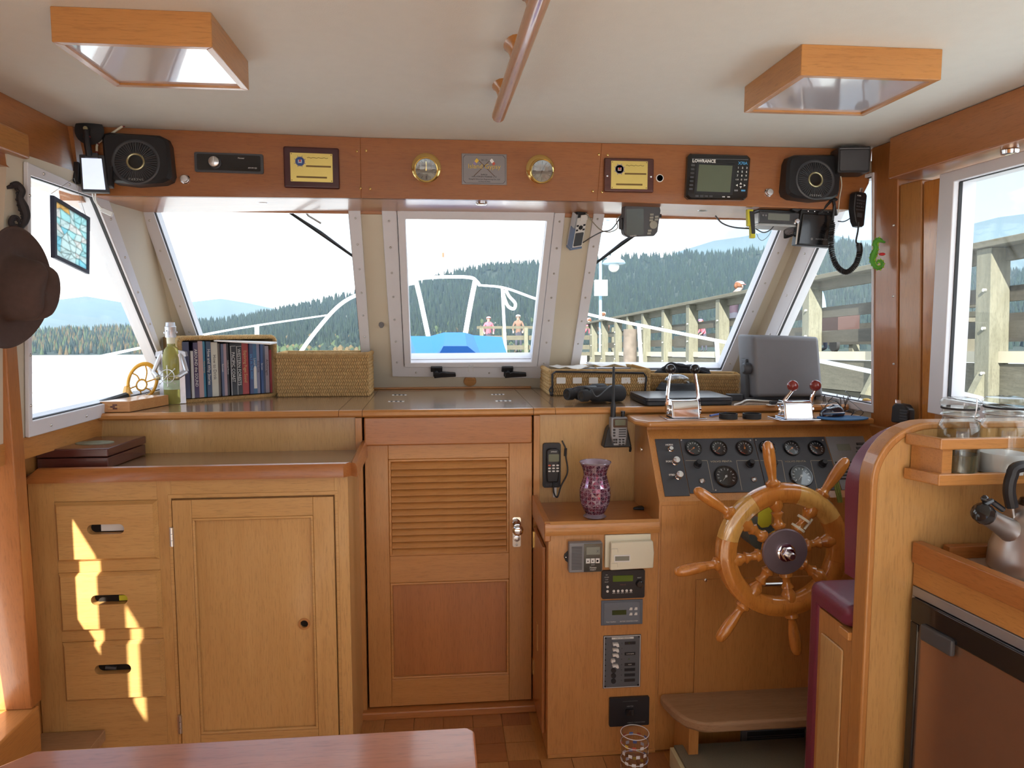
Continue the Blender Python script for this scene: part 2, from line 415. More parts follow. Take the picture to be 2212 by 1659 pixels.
# centre window: fixed flange and a hinged sash
win3 = structure('window_3', 'white framed centre windshield with hinged sash')
B().ring(w3o, w3m, WSN*-.012).done('window_frame', M_('white_frame'), win3, bevel=.003)
B().ring(mid(w3m,w3i,-.05), mid(w3m,w3i,.06), WSN*-.006).done('gasket', M_('gasket'), win3)
B().ring(mid(w3m,w3i,.08), w3i, WSN*-.022).done('sash', M_('white_frame'), win3, bevel=.004)
B().ring([p+WSN*.003 for p in w3m], [p+WSN*.003 for p in w3i], WSN*.04).done('reveal', M_('white_frame'), win3)
B().prism([p+WSN*.01 for p in shrink(w3i,-.005)], WSN*.005).done('pane', M_('window_glass'), win3)
m = [p-WSN*.013 for p in mid(w3o,w3m,.45)]
screws([m[0],m[3]],7,WSN,win3); screws([m[1],m[2]],7,WSN,win3); screws([m[3],m[2]],4,WSN,win3)
for u0 in (928, 1080):                                     # cam latches
    lt = B()
    c = PL(u0+15,788,WS); fm = frame(c-WSN*.024, (1,0,0), (0,-.573,.819))
    lt.box(-.024,.024,-.012,.012,0,.010,fm).box(-.014,.016,-.034,-.010,0,.014,fm).cyl(fm@Vector((0,-.012,.008)),fm@Vector((0,-.012,.024)),.011)
    lt.add(*(lambda b: (b.v,b.f))(B().poly2([(-.012,-.020),(.02,-.004),(.078,-.010),(.080,-.026),(.02,-.030),(-.010,-.034)],.014,.024)), fm)
    lt.done('latch', M_('black_plastic'), win3, bevel=.002)
tk = B()
for u in (1013,1022): 
    a = PL(u,781,WS)-WSN*.024; b_ = PL(u-1,795,WS)-WSN*.024
    tk.cyl(a,b_,.0016,6)
tk.done('tape_strips', M_('white_plastic'), win3)

# port side wall
wl = structure('wall_left', 'port side wall with teak lower panel and cream window surround')
w1o = [PL(u,v,LW) for u,v in ((48,348),(226,430),(378,856),(52,945))]
w1i = [PL(u,v,LW) for u,v in ((56,378),(196,426),(365,837),(60,908))]
yj = 1.985
def lp(y, z): return Vector((lwx(y,z), y, z))
B().prism([lp(yj,1.02), lp(yj,1.80), lp(wsy(1.80)+.02,1.80), lp(wsy(1.02),1.02)], -LWN*.045, [shrink(w1o)]).done('upper_panel', M_('cream_panel'), wl)
B().box(-1.24,-1.178,2.10,3.2,-.02,1.022).done('lower_panel', M_('mid_teak_z'), wl)
B().box(-1.20,-1.125,2.501,3.16,1.0,1.06).done('ledge', M_('mid_teak_y'), wl)
window(1, w1o, w1i, -LWN, 'white framed side window at the port corner', sc=((0,1,3),(1,2,6),(2,3,5),(3,0,5)))
# beam under the headliner and door post
bt = [P(u,v,z=ZT) for u,v in ((-260,68),(165,266))]
B().hexa([Vector((-1.078,-2.5,ZT-.001)), Vector((-1.078,2.34,ZT-.001)), Vector((-1.062,2.40,1.755)), Vector((-1.062,-2.5,1.772))],
         [Vector((-1.16,-2.5,ZT-.001)), Vector((-1.16,2.34,ZT-.001)), Vector((-1.16,2.40,1.755)), Vector((-1.16,-2.5,1.772))]).done('deck_beam', M_('red_teak_y'), wl)
B().hexa([Vector((-1.064,2.34,ZT-.001)), Vector((-1.04,2.62,ZT-.001)), Vector((-1.03,2.72,1.70)), Vector((-1.058,2.36,1.73))],
         [Vector((-1.12,2.34,ZT-.001)), Vector((-1.12,2.62,ZT-.001)), Vector((-1.12,2.72,1.70)), Vector((-1.12,2.36,1.73))]).done('corner_beam', M_('red_teak_y'), wl)
q0 = P(62,345,x=-1.045); q1 = P(62,292,x=-1.045)
B().box(-1.16,-1.040,.85,q0.y,q0.z,q1.z).done('door_head', M_('mid_teak_y'), wl, bevel=.006)
B().hexa([Vector((-1.26,2.085,.30)),Vector((-1.138,2.085,.30)),Vector((-1.083,1.965,1.80)),Vector((-1.20,1.965,1.80))],[Vector((-1.26,2.14,.30)),Vector((-1.138,2.14,.30)),Vector((-1.083,2.015,1.80)),Vector((-1.20,2.015,1.80))]).done('door_post', M_('red_teak_z'), wl, bevel=.004)
B().prism([Vector((lwx(y,z)+.004,y,z)) for y,z in ((2.0,1.0),(2.56,1.0),(2.56,1.066),(2.0,1.058))],(-.06,0,0)).done('sill_trim', M_('mid_teak_y'), wl)
B().box(-1.24,-1.13,.70,2.11,.0,.30).done('door_sill', M_('mid_teak_y'), wl, bevel=.006)
B().box(-1.20,-1.15,.62,.70,.30,1.80).done('door_post', M_('red_teak_z'), wl)
d2 = structure('sun_patch_door', 'unseen teak port door with two panes shaped for the sun patches')  # added out of view; its panes shape the sun patches on the drawers
B().box(-1.25,-1.205,1.85,1.95,.30,1.80).done('stile', M_('mid_teak_z'), d2)
lights_ = [[Vector((-1.236,y,z)) for y,z in ((y0,z0),(y0,z1),(y1,z1),(y1,z0))] for y0,y1,z0,z1 in ((1.44,1.70,.82,1.17),(1.11,1.29,.82,1.17))]
B().prism([Vector((-1.236,y,z)) for y,z in ((.60,.30),(1.85,.30),(1.85,1.80),(.60,1.80))],(.020,0,0),lights_).done('door_leaf', M_('mid_teak_z'), d2)
for q in lights_:
    c_ = sum(q,Vector())/4; o_ = [p+(p-c_).normalized()*.022+Vector((.020,0,0)) for p in q]
    B().ring(o_,[p+Vector((.020,0,0)) for p in q],(.008,0,0)).done('light_frame', M_('red_teak_z'), d2)
    B().prism([p+Vector((.008,0,0)) for p in q],(.003,0,0)).done('pane', M_('window_glass'), d2)
B().box(-1.24,-1.178,-2.6,.70,-.02,.88).done('aft_panel', M_('mid_teak_z'), wl)
B().box(-1.24,-1.19,-.5,.62,.88,1.79).done('aft_panel', M_('mid_teak_z'), wl)  # unseen, added to stop sun glancing onto the cabinet door
for y0 in (-2.6,-1.55,-.5,.55): B().box(-1.20,-1.15,y0,y0+.07,.88,1.78).done('mullion', M_('mid_teak_z'), wl)

# starboard side wall
wr = structure('wall_right', 'starboard side wall of varnished teak posts and beam')
w5o = [PL(u,v,RW) for u,v in ((1795,395),(1893,372),(1893,892),(1608,842))]
w5i = [PL(u,v,RW) for u,v in ((1828,400),(1889,380),(1889,873),(1637,826))]
def rp_(y, z): return Vector((rwx(y,z), y, z))
B().prism([rp_(2.335,1.0), rp_(2.335,1.90), rp_(wsy(1.9)+.02,1.90), rp_(wsy(1.0),1.0)], RWN*.045, [shrink(w5o)]).done('upper_panel', M_('cream_panel'), wr)
B().box(1.44,1.55,2.2,3.2,-.02,1.02).done('lower_panel', M_('mid_teak_z'), wr)
window(5, w5o, w5i, RWN, 'white framed side window at the starboard corner', sc=((0,3,5),(3,2,3)))
def rb(u, v, y): return P(u,v,y=y)
# broad post face, then the stepped jamb pieces, all upright posts leaning a little outboard
def post(name, xa, ya, xb, yb, z0, z1, lean, m, th=.09):
    "vertical board from (xa,ya) to (xb,yb) in plan"
    a0, b0 = Vector((xa+lean*(ZT-z0),ya,z0)), Vector((xb+lean*(ZT-z0),yb,z0)); a1, b1 = Vector((xa+lean*(ZT-z1),ya,z1)), Vector((xb+lean*(ZT-z1),yb,z1))
    d = Vector((0,0,1)).cross(b0-a0).normalized()*th
    if d.x < 0: d = -d
    return B().hexa([a0,b0,b1,a1],[p+d for p in (a0,b0,b1,a1)]).done(name, m, wr, bevel=.004)
post('corner_post', 1.425,2.385, 1.434,2.255, .0, ZT-.001, .045, M_('red_teak_z'))
post('door_jamb', 1.439,2.252, 1.446,2.155, .0, 1.80, .045, M_('mid_teak_z'), .08)
post('door_stop', 1.443,2.142, 1.450,2.06, .0, 1.79, .045, M_('wheel_wood'), .07)
pb = B()
for u,v in ((1893,485),(1931,487),(1893,642),(1930,640),(1892,786),(1931,786),(1892,925)):
    y = 2.37 if u < 1910 else 2.255; pb.sphere(Vector((P(u,v,y=y).x-.001, y, P(u,v,y=y).z)), .004, 8, 5)
pb.done('screw_heads', M_('screw_metal'), wr, kind='stuff')
bz = [P(u,v,x=1.42) for u,v in ((1945,300),(1945,378))]
B().hexa([Vector((1.40,2.245,ZT-.001)), Vector((1.40,-2.5,ZT-.001)), Vector((1.40,-2.5,1.80)), Vector((1.40,2.245,1.815))],
         [Vector((1.56,2.245,ZT-.001)), Vector((1.56,-2.5,ZT-.001)), Vector((1.56,-2.5,1.80)), Vector((1.56,2.245,1.815))]).done('deck_beam', M_('red_teak_y'), wr, bevel=.005)
dl = P(2175,305,x=1.45); B().lathe([(.012,0),(.012,-.006),(.022,-.006),(.020,.003),(.0,.003)],14,Matrix.Translation((1.46,dl.y,1.806))@Matrix.Rotation(pi,4,'X')).done('downlight', M_('chrome'), wr)
XW = 1.475
w6 = [Vector((XW,2.075,1.80)), Vector((XW,.55,1.80)), Vector((XW,.55,1.10)), Vector((XW,2.075,1.10))]
w6n = Vector((1,0,0))
w6i = [Vector((XW,2.012,1.768)), Vector((XW,.60,1.768)), Vector((XW,.60,1.15)), Vector((XW,2.012,1.15))]
window(6, w6, w6i, w6n, 'white framed galley side window', depth=.02)
B().box(1.478,1.56,-2.6,2.075,-.02,1.11).done('galley_panel', M_('mid_teak_z'), wr)
B().box(1.478,1.54,.35,.56,1.1,1.81).done('mullion', M_('mid_teak_z'), wr)
for y0 in (-2.6,-1.2): B().box(1.478,1.54,y0,y0+.08,1.1,1.81).done('mullion', M_('mid_teak_z'), wr)
# aft bulkhead: made up, left wide open to let daylight in
wb = structure('wall_back', 'unseen aft bulkhead with wide opening for daylight')
B().box(-1.2,1.56,-2.66,-2.6,-.02,.35).done('sill_panel', M_('mid_teak_x'), wb)
B().box(-1.2,1.56,-2.66,-2.6,1.85,ZT).done('head_panel', M_('mid_teak_x'), wb)
for x0 in (-1.2,-.35,.6,1.46): B().box(x0,x0+.08,-2.66,-2.6,.35,1.85).done('mullion', M_('mid_teak_z'), wb)

# header over the windshield: three fascia boards and a soffit
hd = structure('trim_2', 'teak fascia over the windshield carrying instruments')
hx = [(165,266,200,425),(778,295,780,428),(1300,312,1290,435),(1884,318,1884,458)]
HY = [2.335,2.4,2.4,2.4]
tops = []; bots = []
for (a,b,c,d), y in zip(hx, HY):
    t = P(a,b,y=y); t.z = ZT-.001; tops.append(t)
    q = P(c,d,y=y); q.z = max(min(q.z,1.765),1.742); bots.append(q)
for i in range(3):
    f = [tops[i],tops[i+1],bots[i+1],bots[i]]
    if i == 2: f = [tops[2],tops[3],Vector((1.432,2.4,1.83)),Vector((1.40,2.4,1.765)),Vector((1.375,2.4,bots[3].z+.004)),bots[2]]
    B().prism(f, (0,.02,0)).done('fascia_board', M_('header_teak'), hd, bevel=.0015)
    s_ = [bots[i]+Vector((0,.001,0)), bots[i+1]+Vector((0,.001,0)), Vector((bots[i+1].x,2.705,bots[i+1].z)), Vector((bots[i].x,2.705,bots[i].z))]
    if i == 2: s_ = [bots[2]+Vector((0,.001,0)), Vector((1.375,2.402,bots[3].z)), Vector((1.34,2.705,bots[3].z)), Vector((bots[2].x,2.705,bots[2].z))]
    if i == 0: s_[3].x = -1.03
    B().prism(s_, (0,0,.018)).done('soffit_board', M_('red_teak_x'), hd)
B().prism([Vector((-1.03,2.712,1.748)), Vector((1.34,2.712,1.742)), Vector((1.34,2.694,1.742)), Vector((-1.03,2.694,1.748))], (0,0,.03)).done('edge_bead', M_('red_teak_x'), hd, bevel=.003)
sb = B()
for u,v in ((771,327),(791,326),(779,407),(800,408),(1293,334),(1312,335),(1280,413),(1300,415)): sb.sphere(P(u,v,y=2.3985), .0045, 8, 5)
sb.done('screw_heads', M_('brass'), hd, kind='stuff')
cb = B()
a = P(215,428,z=1.754); b_ = P(295,448,z=1.754); cb.tube([a,b_], .006, 6); cb.done('corner_bead', M_('teak_x'), hd)
dl = B()
for u,v in ((567,437),(1040,440),(1518,453)):
    c = P(u,v,z=1.753); dl.lathe([(.0,-.001),(.016,-.001),(.019,.002),(.019,.006)],16,Matrix.Translation(c-Vector((0,0,.003))))
dl.done('downlight_rims', M_('chrome'), hd)

# bulkhead under the counter
bk = structure('wall_front_lower', 'teak bulkhead below the counter')
B().box(-1.178,-.285,YD,YD+.02,-.02,1.05).done('bulkhead_panel', M_('panel_teak_z'), bk)
B().box(.335,1.45,YD,YD+.02,-.02,1.05).done('bulkhead_panel', M_('panel_teak_z'), bk)
B().box(-.285,-.262,YD-.012,YD+.02,0,1.05).done('door_casing', M_('mid_teak_z'), bk, bevel=.002)
B().box(.316,.338,YD-.012,YD+.02,0,1.05).done('door_casing', M_('mid_teak_z'), bk, bevel=.002)
B().box(-.285,.338,YD-.035,YD+.02,-.001,.028).done('threshold', M_('red_teak_x'), bk, bevel=.006)
B().box(-.255,.31,YD-.022,YD+.01,.955,1.052).done('drop_board', M_('red_teak_x'), bk, bevel=.006)

# closed forward cabin beyond the bulkhead
B().box(-1.24,1.55,YD+.03,3.19,-.06,-.02).done('forward_sole', M_('mid_teak_x'), bk)
B().box(-1.24,1.55,3.19,3.23,-.06,1.055).done('forward_bulkhead', M_('white_paint'), bk)
# companionway door
dr = structure('door_1', 'low teak companionway door with louvres')
X0,X1 = -.256,.312; Z0,Z1 = .032,.972
li = (-.178,.232)                                # inner opening
B().box(X0,li[0],YD-.004,YD+.02,Z0,Z1).done('stile', M_('mid_teak_z'), dr, bevel=.002)
B().box(li[1],X1,YD-.004,YD+.02,Z0,Z1).done('stile', M_('mid_teak_z'), dr, bevel=.002)
zt1 = P(960,990,y=YD).z; zt0 = P(960,1198,y=YD).z; zb1 = P(960,1255,y=YD).z; zb0 = P(960,1462,y=YD).z
B().box(li[0],li[1],YD-.004,YD+.02,zt1,Z1).done('rail', M_('mid_teak_x'), dr, bevel=.002)
B().box(li[0],li[1],YD-.004,YD+.02,zb1,zt0).done('rail', M_('mid_teak_x'), dr, bevel=.002)
B().box(li[0],li[1],YD-.004,YD+.02,Z0,zb0).done('rail', M_('mid_teak_x'), dr, bevel=.002)
B().box(li[0],li[1],YD+.008,YD+.016,zb0,zb1).done('door_panel', M_('red_teak_z'), dr)
bd = B()
for (a,b_,c,d) in ((li[0],li[1],zt0,zt1),(li[0],li[1],zb0,zb1)):
    o = [Vector((a,YD-.006,c)),Vector((b_,YD-.006,c)),Vector((b_,YD-.006,d)),Vector((a,YD-.006,d))]
    i_ = [Vector((a+.009,YD-.006,c+.009)),Vector((b_-.009,YD-.006,c+.009)),Vector((b_-.009,YD-.006,d-.009)),Vector((a+.009,YD-.006,d-.009))]
    B().ring(o,i_,(0,.016,0)).done('moulding', M_('mid_teak_x'), dr, bevel=.003)
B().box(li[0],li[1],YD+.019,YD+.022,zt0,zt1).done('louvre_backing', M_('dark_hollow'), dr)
n = 14; pitch = (zt1-zt0-.018)/n; first = None
for k in range(n):
    z = zt0+.009+pitch*(k+.5)
    if first is None:
        first = B().hexa([Vector((li[0]+.009,-.012,-.013)),Vector((li[1]-.009,-.012,-.013)),Vector((li[1]-.009,-.004,-.015)),Vector((li[0]+.009,-.004,-.015))],
                 [Vector((li[0]+.009,.010,.016)),Vector((li[1]-.009,.010,.016)),Vector((li[1]-.009,.017,.016)),Vector((li[0]+.009,.017,.016))]).done('louvre_slat', M_('mid_teak_x'), dr, bevel=.0015)
        o = first
    else:
        o = first.copy(); COL.objects.link(o)
    o.location = (0, YD, z)
kp = P(1116,1149,y=YD-.004)
pl_ = B(frame(kp, (1,0,0), (0,0,1)))
pl_.poly2(rrect(.028,.105,.006),0,.003); lockp = pl_.done('lock_plate', M_('chrome'), dr)
kk = B(frame(kp+Vector((0,0,.018)), (1,0,0), (0,0,1))); kk.lathe([(.011,.003),(.008,.008),(.007,.018),(.014,.024),(.019,.034),(.019,.044),(.012,.052),(0,.054)],20); kk.done('door_knob', M_('chrome'), dr)
kk = B(frame(kp+Vector((0,0,-.022)), (1,0,0), (0,0,1))); kk.lathe([(.012,.003),(.011,.007),(.005,.008),(.004,.004),(0,.004)],14); kk.done('keyhole_boss', M_('steel'), dr)
for dz in (.045,-.045):
    kk = B(frame(kp+Vector((0,0,dz)), (1,0,0), (0,0,1))); kk.sphere((0,0,.002),.004,8,5); kk.done('screw', M_('screw_metal'), dr)

# ceiling hatches
def hatch(corners_b, label, ztop, zbot):
    h = thing('roof_hatch', label, 'skylight', loc=sum(corners_b, Vector())/4)
    o = [Vector((p.x,p.y,zbot)) for p in corners_b]; c = sum(o,Vector())/4
    i = [p+Vector(((c.x-p.x)/abs(c.x-p.x)*.015,(c.y-p.y)/abs(c.y-p.y)*.015,0)) for p in o]
    names = ('x','y','x','y')
    for k in range(4):
        a, b_ = o[k], o[(k+1)%4]; ai, bi = i[k], i[(k+1)%4]; d = Vector((0,0,ztop-zbot))
        B().prism([a,b_,bi,ai], d).done('frame_rail', M_('mid_teak_'+('x' if abs(a.x-b_.x)>abs(a.y-b_.y) else 'y')), h, bevel=.0015)
    B().prism([p+Vector((0,0,.005)) for p in i], (0,0,.006)).done('acrylic_panel', M_('hatch_acrylic'), h)
mat('hatch_acrylic', (.62,.60,.66), .03, var=.01, spec=1.0, coat=1.0)
zb_ = ZT-.062
hatch([Vector((x,y,zb_)) for x,y in ((P(118,95,z=zb_).x,P(280,96,z=zb_).y),(P(455,98,z=zb_).x,P(280,96,z=zb_).y),(P(455,98,z=zb_).x,P(400,192,z=zb_).y),(P(118,95,z=zb_).x,P(400,192,z=zb_).y))],
      'teak framed ceiling hatch with milky panel on the left', ZT, zb_)
c0 = P(1738,157,z=zb_); c1 = P(2030,178,z=zb_); c2 = P(1613,240,z=zb_); c3 = P(1850,255,z=zb_)
xa = (c0.x+c2.x)/2; xb = (c1.x+c3.x)/2; ya = (c0.y+c1.y)/2; yb = (c2.y+c3.y)/2
hatch([Vector((x,y,zb_)) for x,y in ((xa,ya),(xb,ya),(xb,yb),(xa,yb))], 'smaller teak framed ceiling hatch with milky panel on the right', ZT, zb_)
# grab rail on the headliner
gr = thing('grab_rail', 'long varnished teak grab rail under the headliner', 'grab rail', loc=(P(1068,262,z=ZT-.05).x, P(1068,262,z=ZT-.05).y, ZT))
e = P(1075,255,z=ZT-.055); s0 = P(1165,0,z=ZT-.055)
dirv = (s0-e).normalized(); far = e+dirv*1.6
B().tube([e+dirv*.004, e+dirv*.02, far], [.010,.0165,.0165], 12).done('rail_bar', M_('mid_teak_y'), gr)
for px in ((1070,235),(1093,155),(1122,48),(1165,-110)):
    q = P(px[0]+6,px[1],z=ZT-.055); t = (q-e).dot(dirv); c = e+dirv*max(t,.03)
    b = B(); prof = [(.055,0),(.04,.006),(.024,.018),(.018,.035),(.018,.056)]
    m = frame((c.x,c.y,ZT), (dirv.x,dirv.y,0), (-dirv.y,dirv.x,0)) @ Matrix.Rotation(pi,4,'X') 
    b.lathe([(.5*r if False else r,z) for r,z in prof],16,m,sx=1,sy=.38); b.done('standoff', M_('mid_teak_y'), gr)
# ------------------------------------------------------------------ port cabinet
def pr(u0,v0,u1,v1,y): a = P(u0,v0,y=y); b = P(u1,v1,y=y); return min(a.x,b.x),max(a.x,b.x),min(a.z,b.z),max(a.z,b.z)
cab = thing('storage_cabinet', 'teak cabinet with three drawers and a framed door, left of the companionway', 'cabinet', loc=(-.72,2.35,0))
XL, XR = -1.175, -.276; CT = .928
bodyb = B().box(XL,XR,YC+.012,YD,.0,CT); body = bodyb.done('carcass', M_('teak_z'), cab)
DZ = [(.857,.683),(.648,.474),(.440,.262)]; DX = (-1.105,-.822); KX = (-.782,-.316); KZ = (.075,.86)
def fr(name, x0,x1,z0,z1, ax): B().box(x0,x1,YC,YC+.014,z0,z1).done(name, M_('teak_'+ax), cab, bevel=.001)
fr('face_stile',XL,DX[0],0,CT,'z'); fr('face_stile',DX[1],KX[0],0,CT,'z'); fr('face_stile',KX[1],XR,0,CT,'z')
fr('face_rail',DX[0],DX[1],DZ[0][0],CT,'x'); fr('face_rail',KX[0],KX[1],KZ[1],CT,'x'); fr('face_rail',KX[0],KX[1],0,KZ[0],'x')
fr('face_rail',DX[0],DX[1],DZ[1][0],DZ[0][1],'x'); fr('face_rail',DX[0],DX[1],DZ[2][0],DZ[1][1],'x'); fr('face_rail',DX[0],DX[1],0,DZ[2][1],'x')
for k,(zt_,zb_) in enumerate(DZ):
    dw = bpy.data.objects.new('drawer', None); COL.objects.link(dw); dw.parent = cab; dw.empty_display_size=.03
    cx, cz = (DX[0]+DX[1])/2+.002, (zt_+zb_)/2; w_, h_ = DX[1]-DX[0], zt_-zb_
    fm = frame((cx,YC,cz),(1,0,0),(0,0,1))
    hole = rrect(.102,.029,.0144,5,0,.008)
    o_ = [(-w_/2,-h_/2),(w_/2,-h_/2),(w_/2,h_/2),(-w_/2,h_/2)]; i_ = [(x*.93,y*.90) for x,y in o_]
    b = B(fm)
    b.add([(x,y,.004) for x,y in o_]+[(x,y,.016) for x,y in i_],[(0,1,5,4),(1,2,6,5),(2,3,7,6),(3,0,4,7)])
    b.add([(x,y,-.004) for x,y in o_]+[(x,y,.004) for x,y in o_],[(0,1,5,4),(1,2,6,5),(2,3,7,6),(3,0,4,7)])
    loops = [[Vector((x,y,.016)) for x,y in i_],[Vector((x,y,.016)) for x,y in hole]]
    flat = [p for l in loops for p in l]; b.add(flat, [tuple(t) for t in tessellate_polygon(loops)])
    hv = [(x,y,.016) for x,y in hole]+[(x,y,-.010) for x,y in hole]; n_ = len(hole)
    b.add(hv, [(i,(i+1)%n_,(i+1)%n_+n_,i+n_) for i in range(n_)])
    b.done('drawer_front', M_('teak_x'), dw)
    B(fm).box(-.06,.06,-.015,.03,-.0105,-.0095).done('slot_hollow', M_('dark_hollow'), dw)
    c1 = M_('white_plastic') if k == 0 else M_('yellow_tape') if k == 1 else M_('dark_grey')
    bb = B(fm)
    if k == 0: bb.box(-.022,.047,-.003,.018,-.0094,-.006)
    elif k == 1: bb.box(.018,.042,-.004,.012,-.0094,-.006)
    else: bb.cyl(fm.inverted()@(fm@Vector((-.03,.004,-.008))), fm.inverted()@(fm@Vector((.0,.0,-.008))), .006, 8)
    bb.done('contents', c1, dw)
# framed door
kd = bpy.data.objects.new('cabinet_door', None); COL.objects.link(kd); kd.parent = cab
ys = YC-.008; xi0,xi1 = P(414,1120,y=ys).x, P(676,1112,y=ys).x; zi1 = P(545,1117,y=ys).z; zi0 = P(550,1582,y=ys).z
kx0,kx1,kz0,kz1 = KX[0]+.003,KX[1]-.003,KZ[0]+.003,KZ[1]-.004
B().box(kx0,xi0,ys,YC+.012,kz0,kz1).done('stile', M_('teak_z'), kd, bevel=.002)
B().box(xi1,kx1,ys,YC+.012,kz0,kz1).done('stile', M_('teak_z'), kd, bevel=.002)
B().box(xi0,xi1,ys,YC+.012,zi1,kz1).done('rail', M_('teak_x'), kd, bevel=.002)
B().box(xi0,xi1,ys,YC+.012,kz0,zi0).done('rail', M_('teak_x'), kd, bevel=.002)
fmk = frame((0,ys+.010,0),(1,0,0),(0,0,1)); hc = P(657,1348,y=ys+.008)
B(fmk).poly2([(xi0,zi0),(xi1,zi0),(xi1,zi1),(xi0,zi1)],-.006,0,holes=[circle(.0115,16,hc.x,hc.z)]).done('panel', M_('teak_z'), kd)
B(frame((hc.x,ys+.0095,hc.z),(1,0,0),(0,0,1))).ring([(x,y,0) for x,y in circle(.018,20)],[(x,y,0) for x,y in circle(.0115,20)],(0,0,.003)).done('finger_ring', M_('mid_teak_x'), kd, bevel=.001)
B().cbox((hc.x,ys+.02,hc.z),.03,.004,.03).done('hole_hollow', M_('dark_hollow'), kd)
o_ = [Vector((x,ys-.001,z)) for x,z in ((xi0,zi0),(xi1,zi0),(xi1,zi1),(xi0,zi1))]; i_ = [Vector((x,ys-.001,z)) for x,z in ((xi0+.008,zi0+.008),(xi1-.008,zi0+.008),(xi1-.008,zi1-.008),(xi0+.008,zi1-.008))]
B().ring(o_,i_,(0,.010,0)).done('moulding', M_('teak_x'), kd, bevel=.003)
for v in (1160,1565):
    c = P(372 if v<1300 else 389,v,y=ys-.002); h_ = B()
    h_.box(KX[0]-.006,KX[0]+.006,ys-.003,ys+.004,c.z-.028,c.z+.028); 
    for j in range(3): h_.cyl((KX[0]+.001,ys-.003,c.z-.028+j*.019),(KX[0]+.001,ys-.003,c.z-.028+j*.019+.0175),.0035,8)
    h_.done('hinge', M_('steel'), kd)
# beading round door opening
o_ = [Vector((x,YC-.003,z)) for x,z in ((KX[0]-.010,KZ[0]-.01),(KX[1]+.010,KZ[0]-.01),(KX[1]+.010,KZ[1]+.012),(KX[0]-.010,KZ[1]+.012))]
i_ = [Vector((x,YC-.003,z)) for x,z in ((KX[0],KZ[0]),(KX[1],KZ[0]),(KX[1],KZ[1]),(KX[0],KZ[1]))]
B().ring(o_,i_,(0,.006,0)).done('door_bead', M_('teak_x'), cab, bevel=.002)
# top board and fiddle rail
B().box(XL,XR,YC,YD-.001,CT,CT+.012).done('top_board', M_('counter_wood'), cab)
fp = [(-.02,0),(-.02,.030),(-.014,.040),(-.004,.042),(.004,.034),(.006,0)]     # section
zf = .916
b = B(); n_ = len(fp); xs = [XL+.004, XL+.03, XR+.012]
b.add([(XL+.004,YC+p[0],zf+p[1]*.35) for p in fp]+[(XL+.035,YC+p[0],zf+p[1]) for p in fp]+[(XR+.010-p[0]*-1,YC+p[0],zf+p[1]) for p in fp],
      [(s*n_+i,s*n_+(i+1)%n_,(s+1)*n_+(i+1)%n_,(s+1)*n_+i) for s in range(2) for i in range(n_)]+[tuple(range(n_)),tuple(range(2*n_,3*n_))])
b.done('fiddle_rail', M_('red_teak_x'), cab)
b = B(); b.add([(XR+.010+p[0]*-1-.0,YC+p[0],zf+p[1]) for p in fp]+[(XR+.010-p[0],YD-.002,zf+p[1]*1.35) for p in fp],
      [(i,(i+1)%n_,(i+1)%n_+n_,i+n_) for i in range(n_)]+[tuple(range(n_)),tuple(range(n_,2*n_))]); b.done('fiddle_rail', M_('red_teak_y'), cab)

# ------------------------------------------------------------------ the counter under the windshield
ct = thing('dash_counter', 'dark teak counter running the width of the windshield with moulded edge', 'counter', loc=(.1,2.85,ZC-.027))
segx = [-1.118, P(732,886,y=YD-.02).x, P(783,886,y=YD-.02).x, P(1152,883,y=YD-.02).x, P(1199,881,y=YD-.02).x, 1.435]
for i in range(5):
    b = B(); x0,x1 = segx[i]+.0008, segx[i+1]-.0008
    pf = [(YD-.024,ZC-.024),(YD-.030,ZC-.018),(YD-.031,ZC-.008),(YD-.026,ZC-.001),(YD-.016,ZC),(YD-.016,ZC-.024)]
    b.prism([Vector((x0,y,z)) for y,z in pf],(x1-x0,0,0)); b.done('edge_moulding', M_('mid_teak_x'), ct)
yb_ = wsy(ZC)-.004
tl = [(segx[0],segx[1]),(segx[1],segx[2]),(segx[2],segx[3]),(segx[3],segx[4]),(segx[4],segx[5])]
for i,(x0,x1) in enumerate(tl):
    xb0, xb1 = x0, x1
    if i == 0: xb0 = -1.07
    if i == 4: xb1 = 1.26
    B().prism([Vector((x0+.0008,YD-.016,ZC-.022)),Vector((x1-.0008,YD-.016,ZC-.022)),Vector((xb1-.0008,yb_,ZC-.022)),Vector((xb0+.0008,yb_,ZC-.022))],(0,0,.022 if i!=2 else .0222)).done('top_board', M_('counter_wood'), ct)
B().box(-.29,.39,yb_-.014,yb_+.002,ZC,ZC+.008).done('back_bead', M_('mid_teak_x'), ct, bevel=.003)
for (u,v,w_) in ((856,867,36),(863,853,32),(1087,866,36),(1075,852,30)):
    c = P(u,v,z=ZC); hh = bpy.data.objects.new('lid_hinge', None); COL.objects.link(hh); hh.parent = ct
    wd = w_/1600*c.y*.95
    for k in range(7):
        B().box(c.x-wd/2+wd*k/7,c.x-wd/2+wd*(k+1)/7,c.y-.010,c.y+.010,ZC,ZC+.0012).done('knuckle', M_('steel' if k%2==0 else 'dark_grey'), hh)

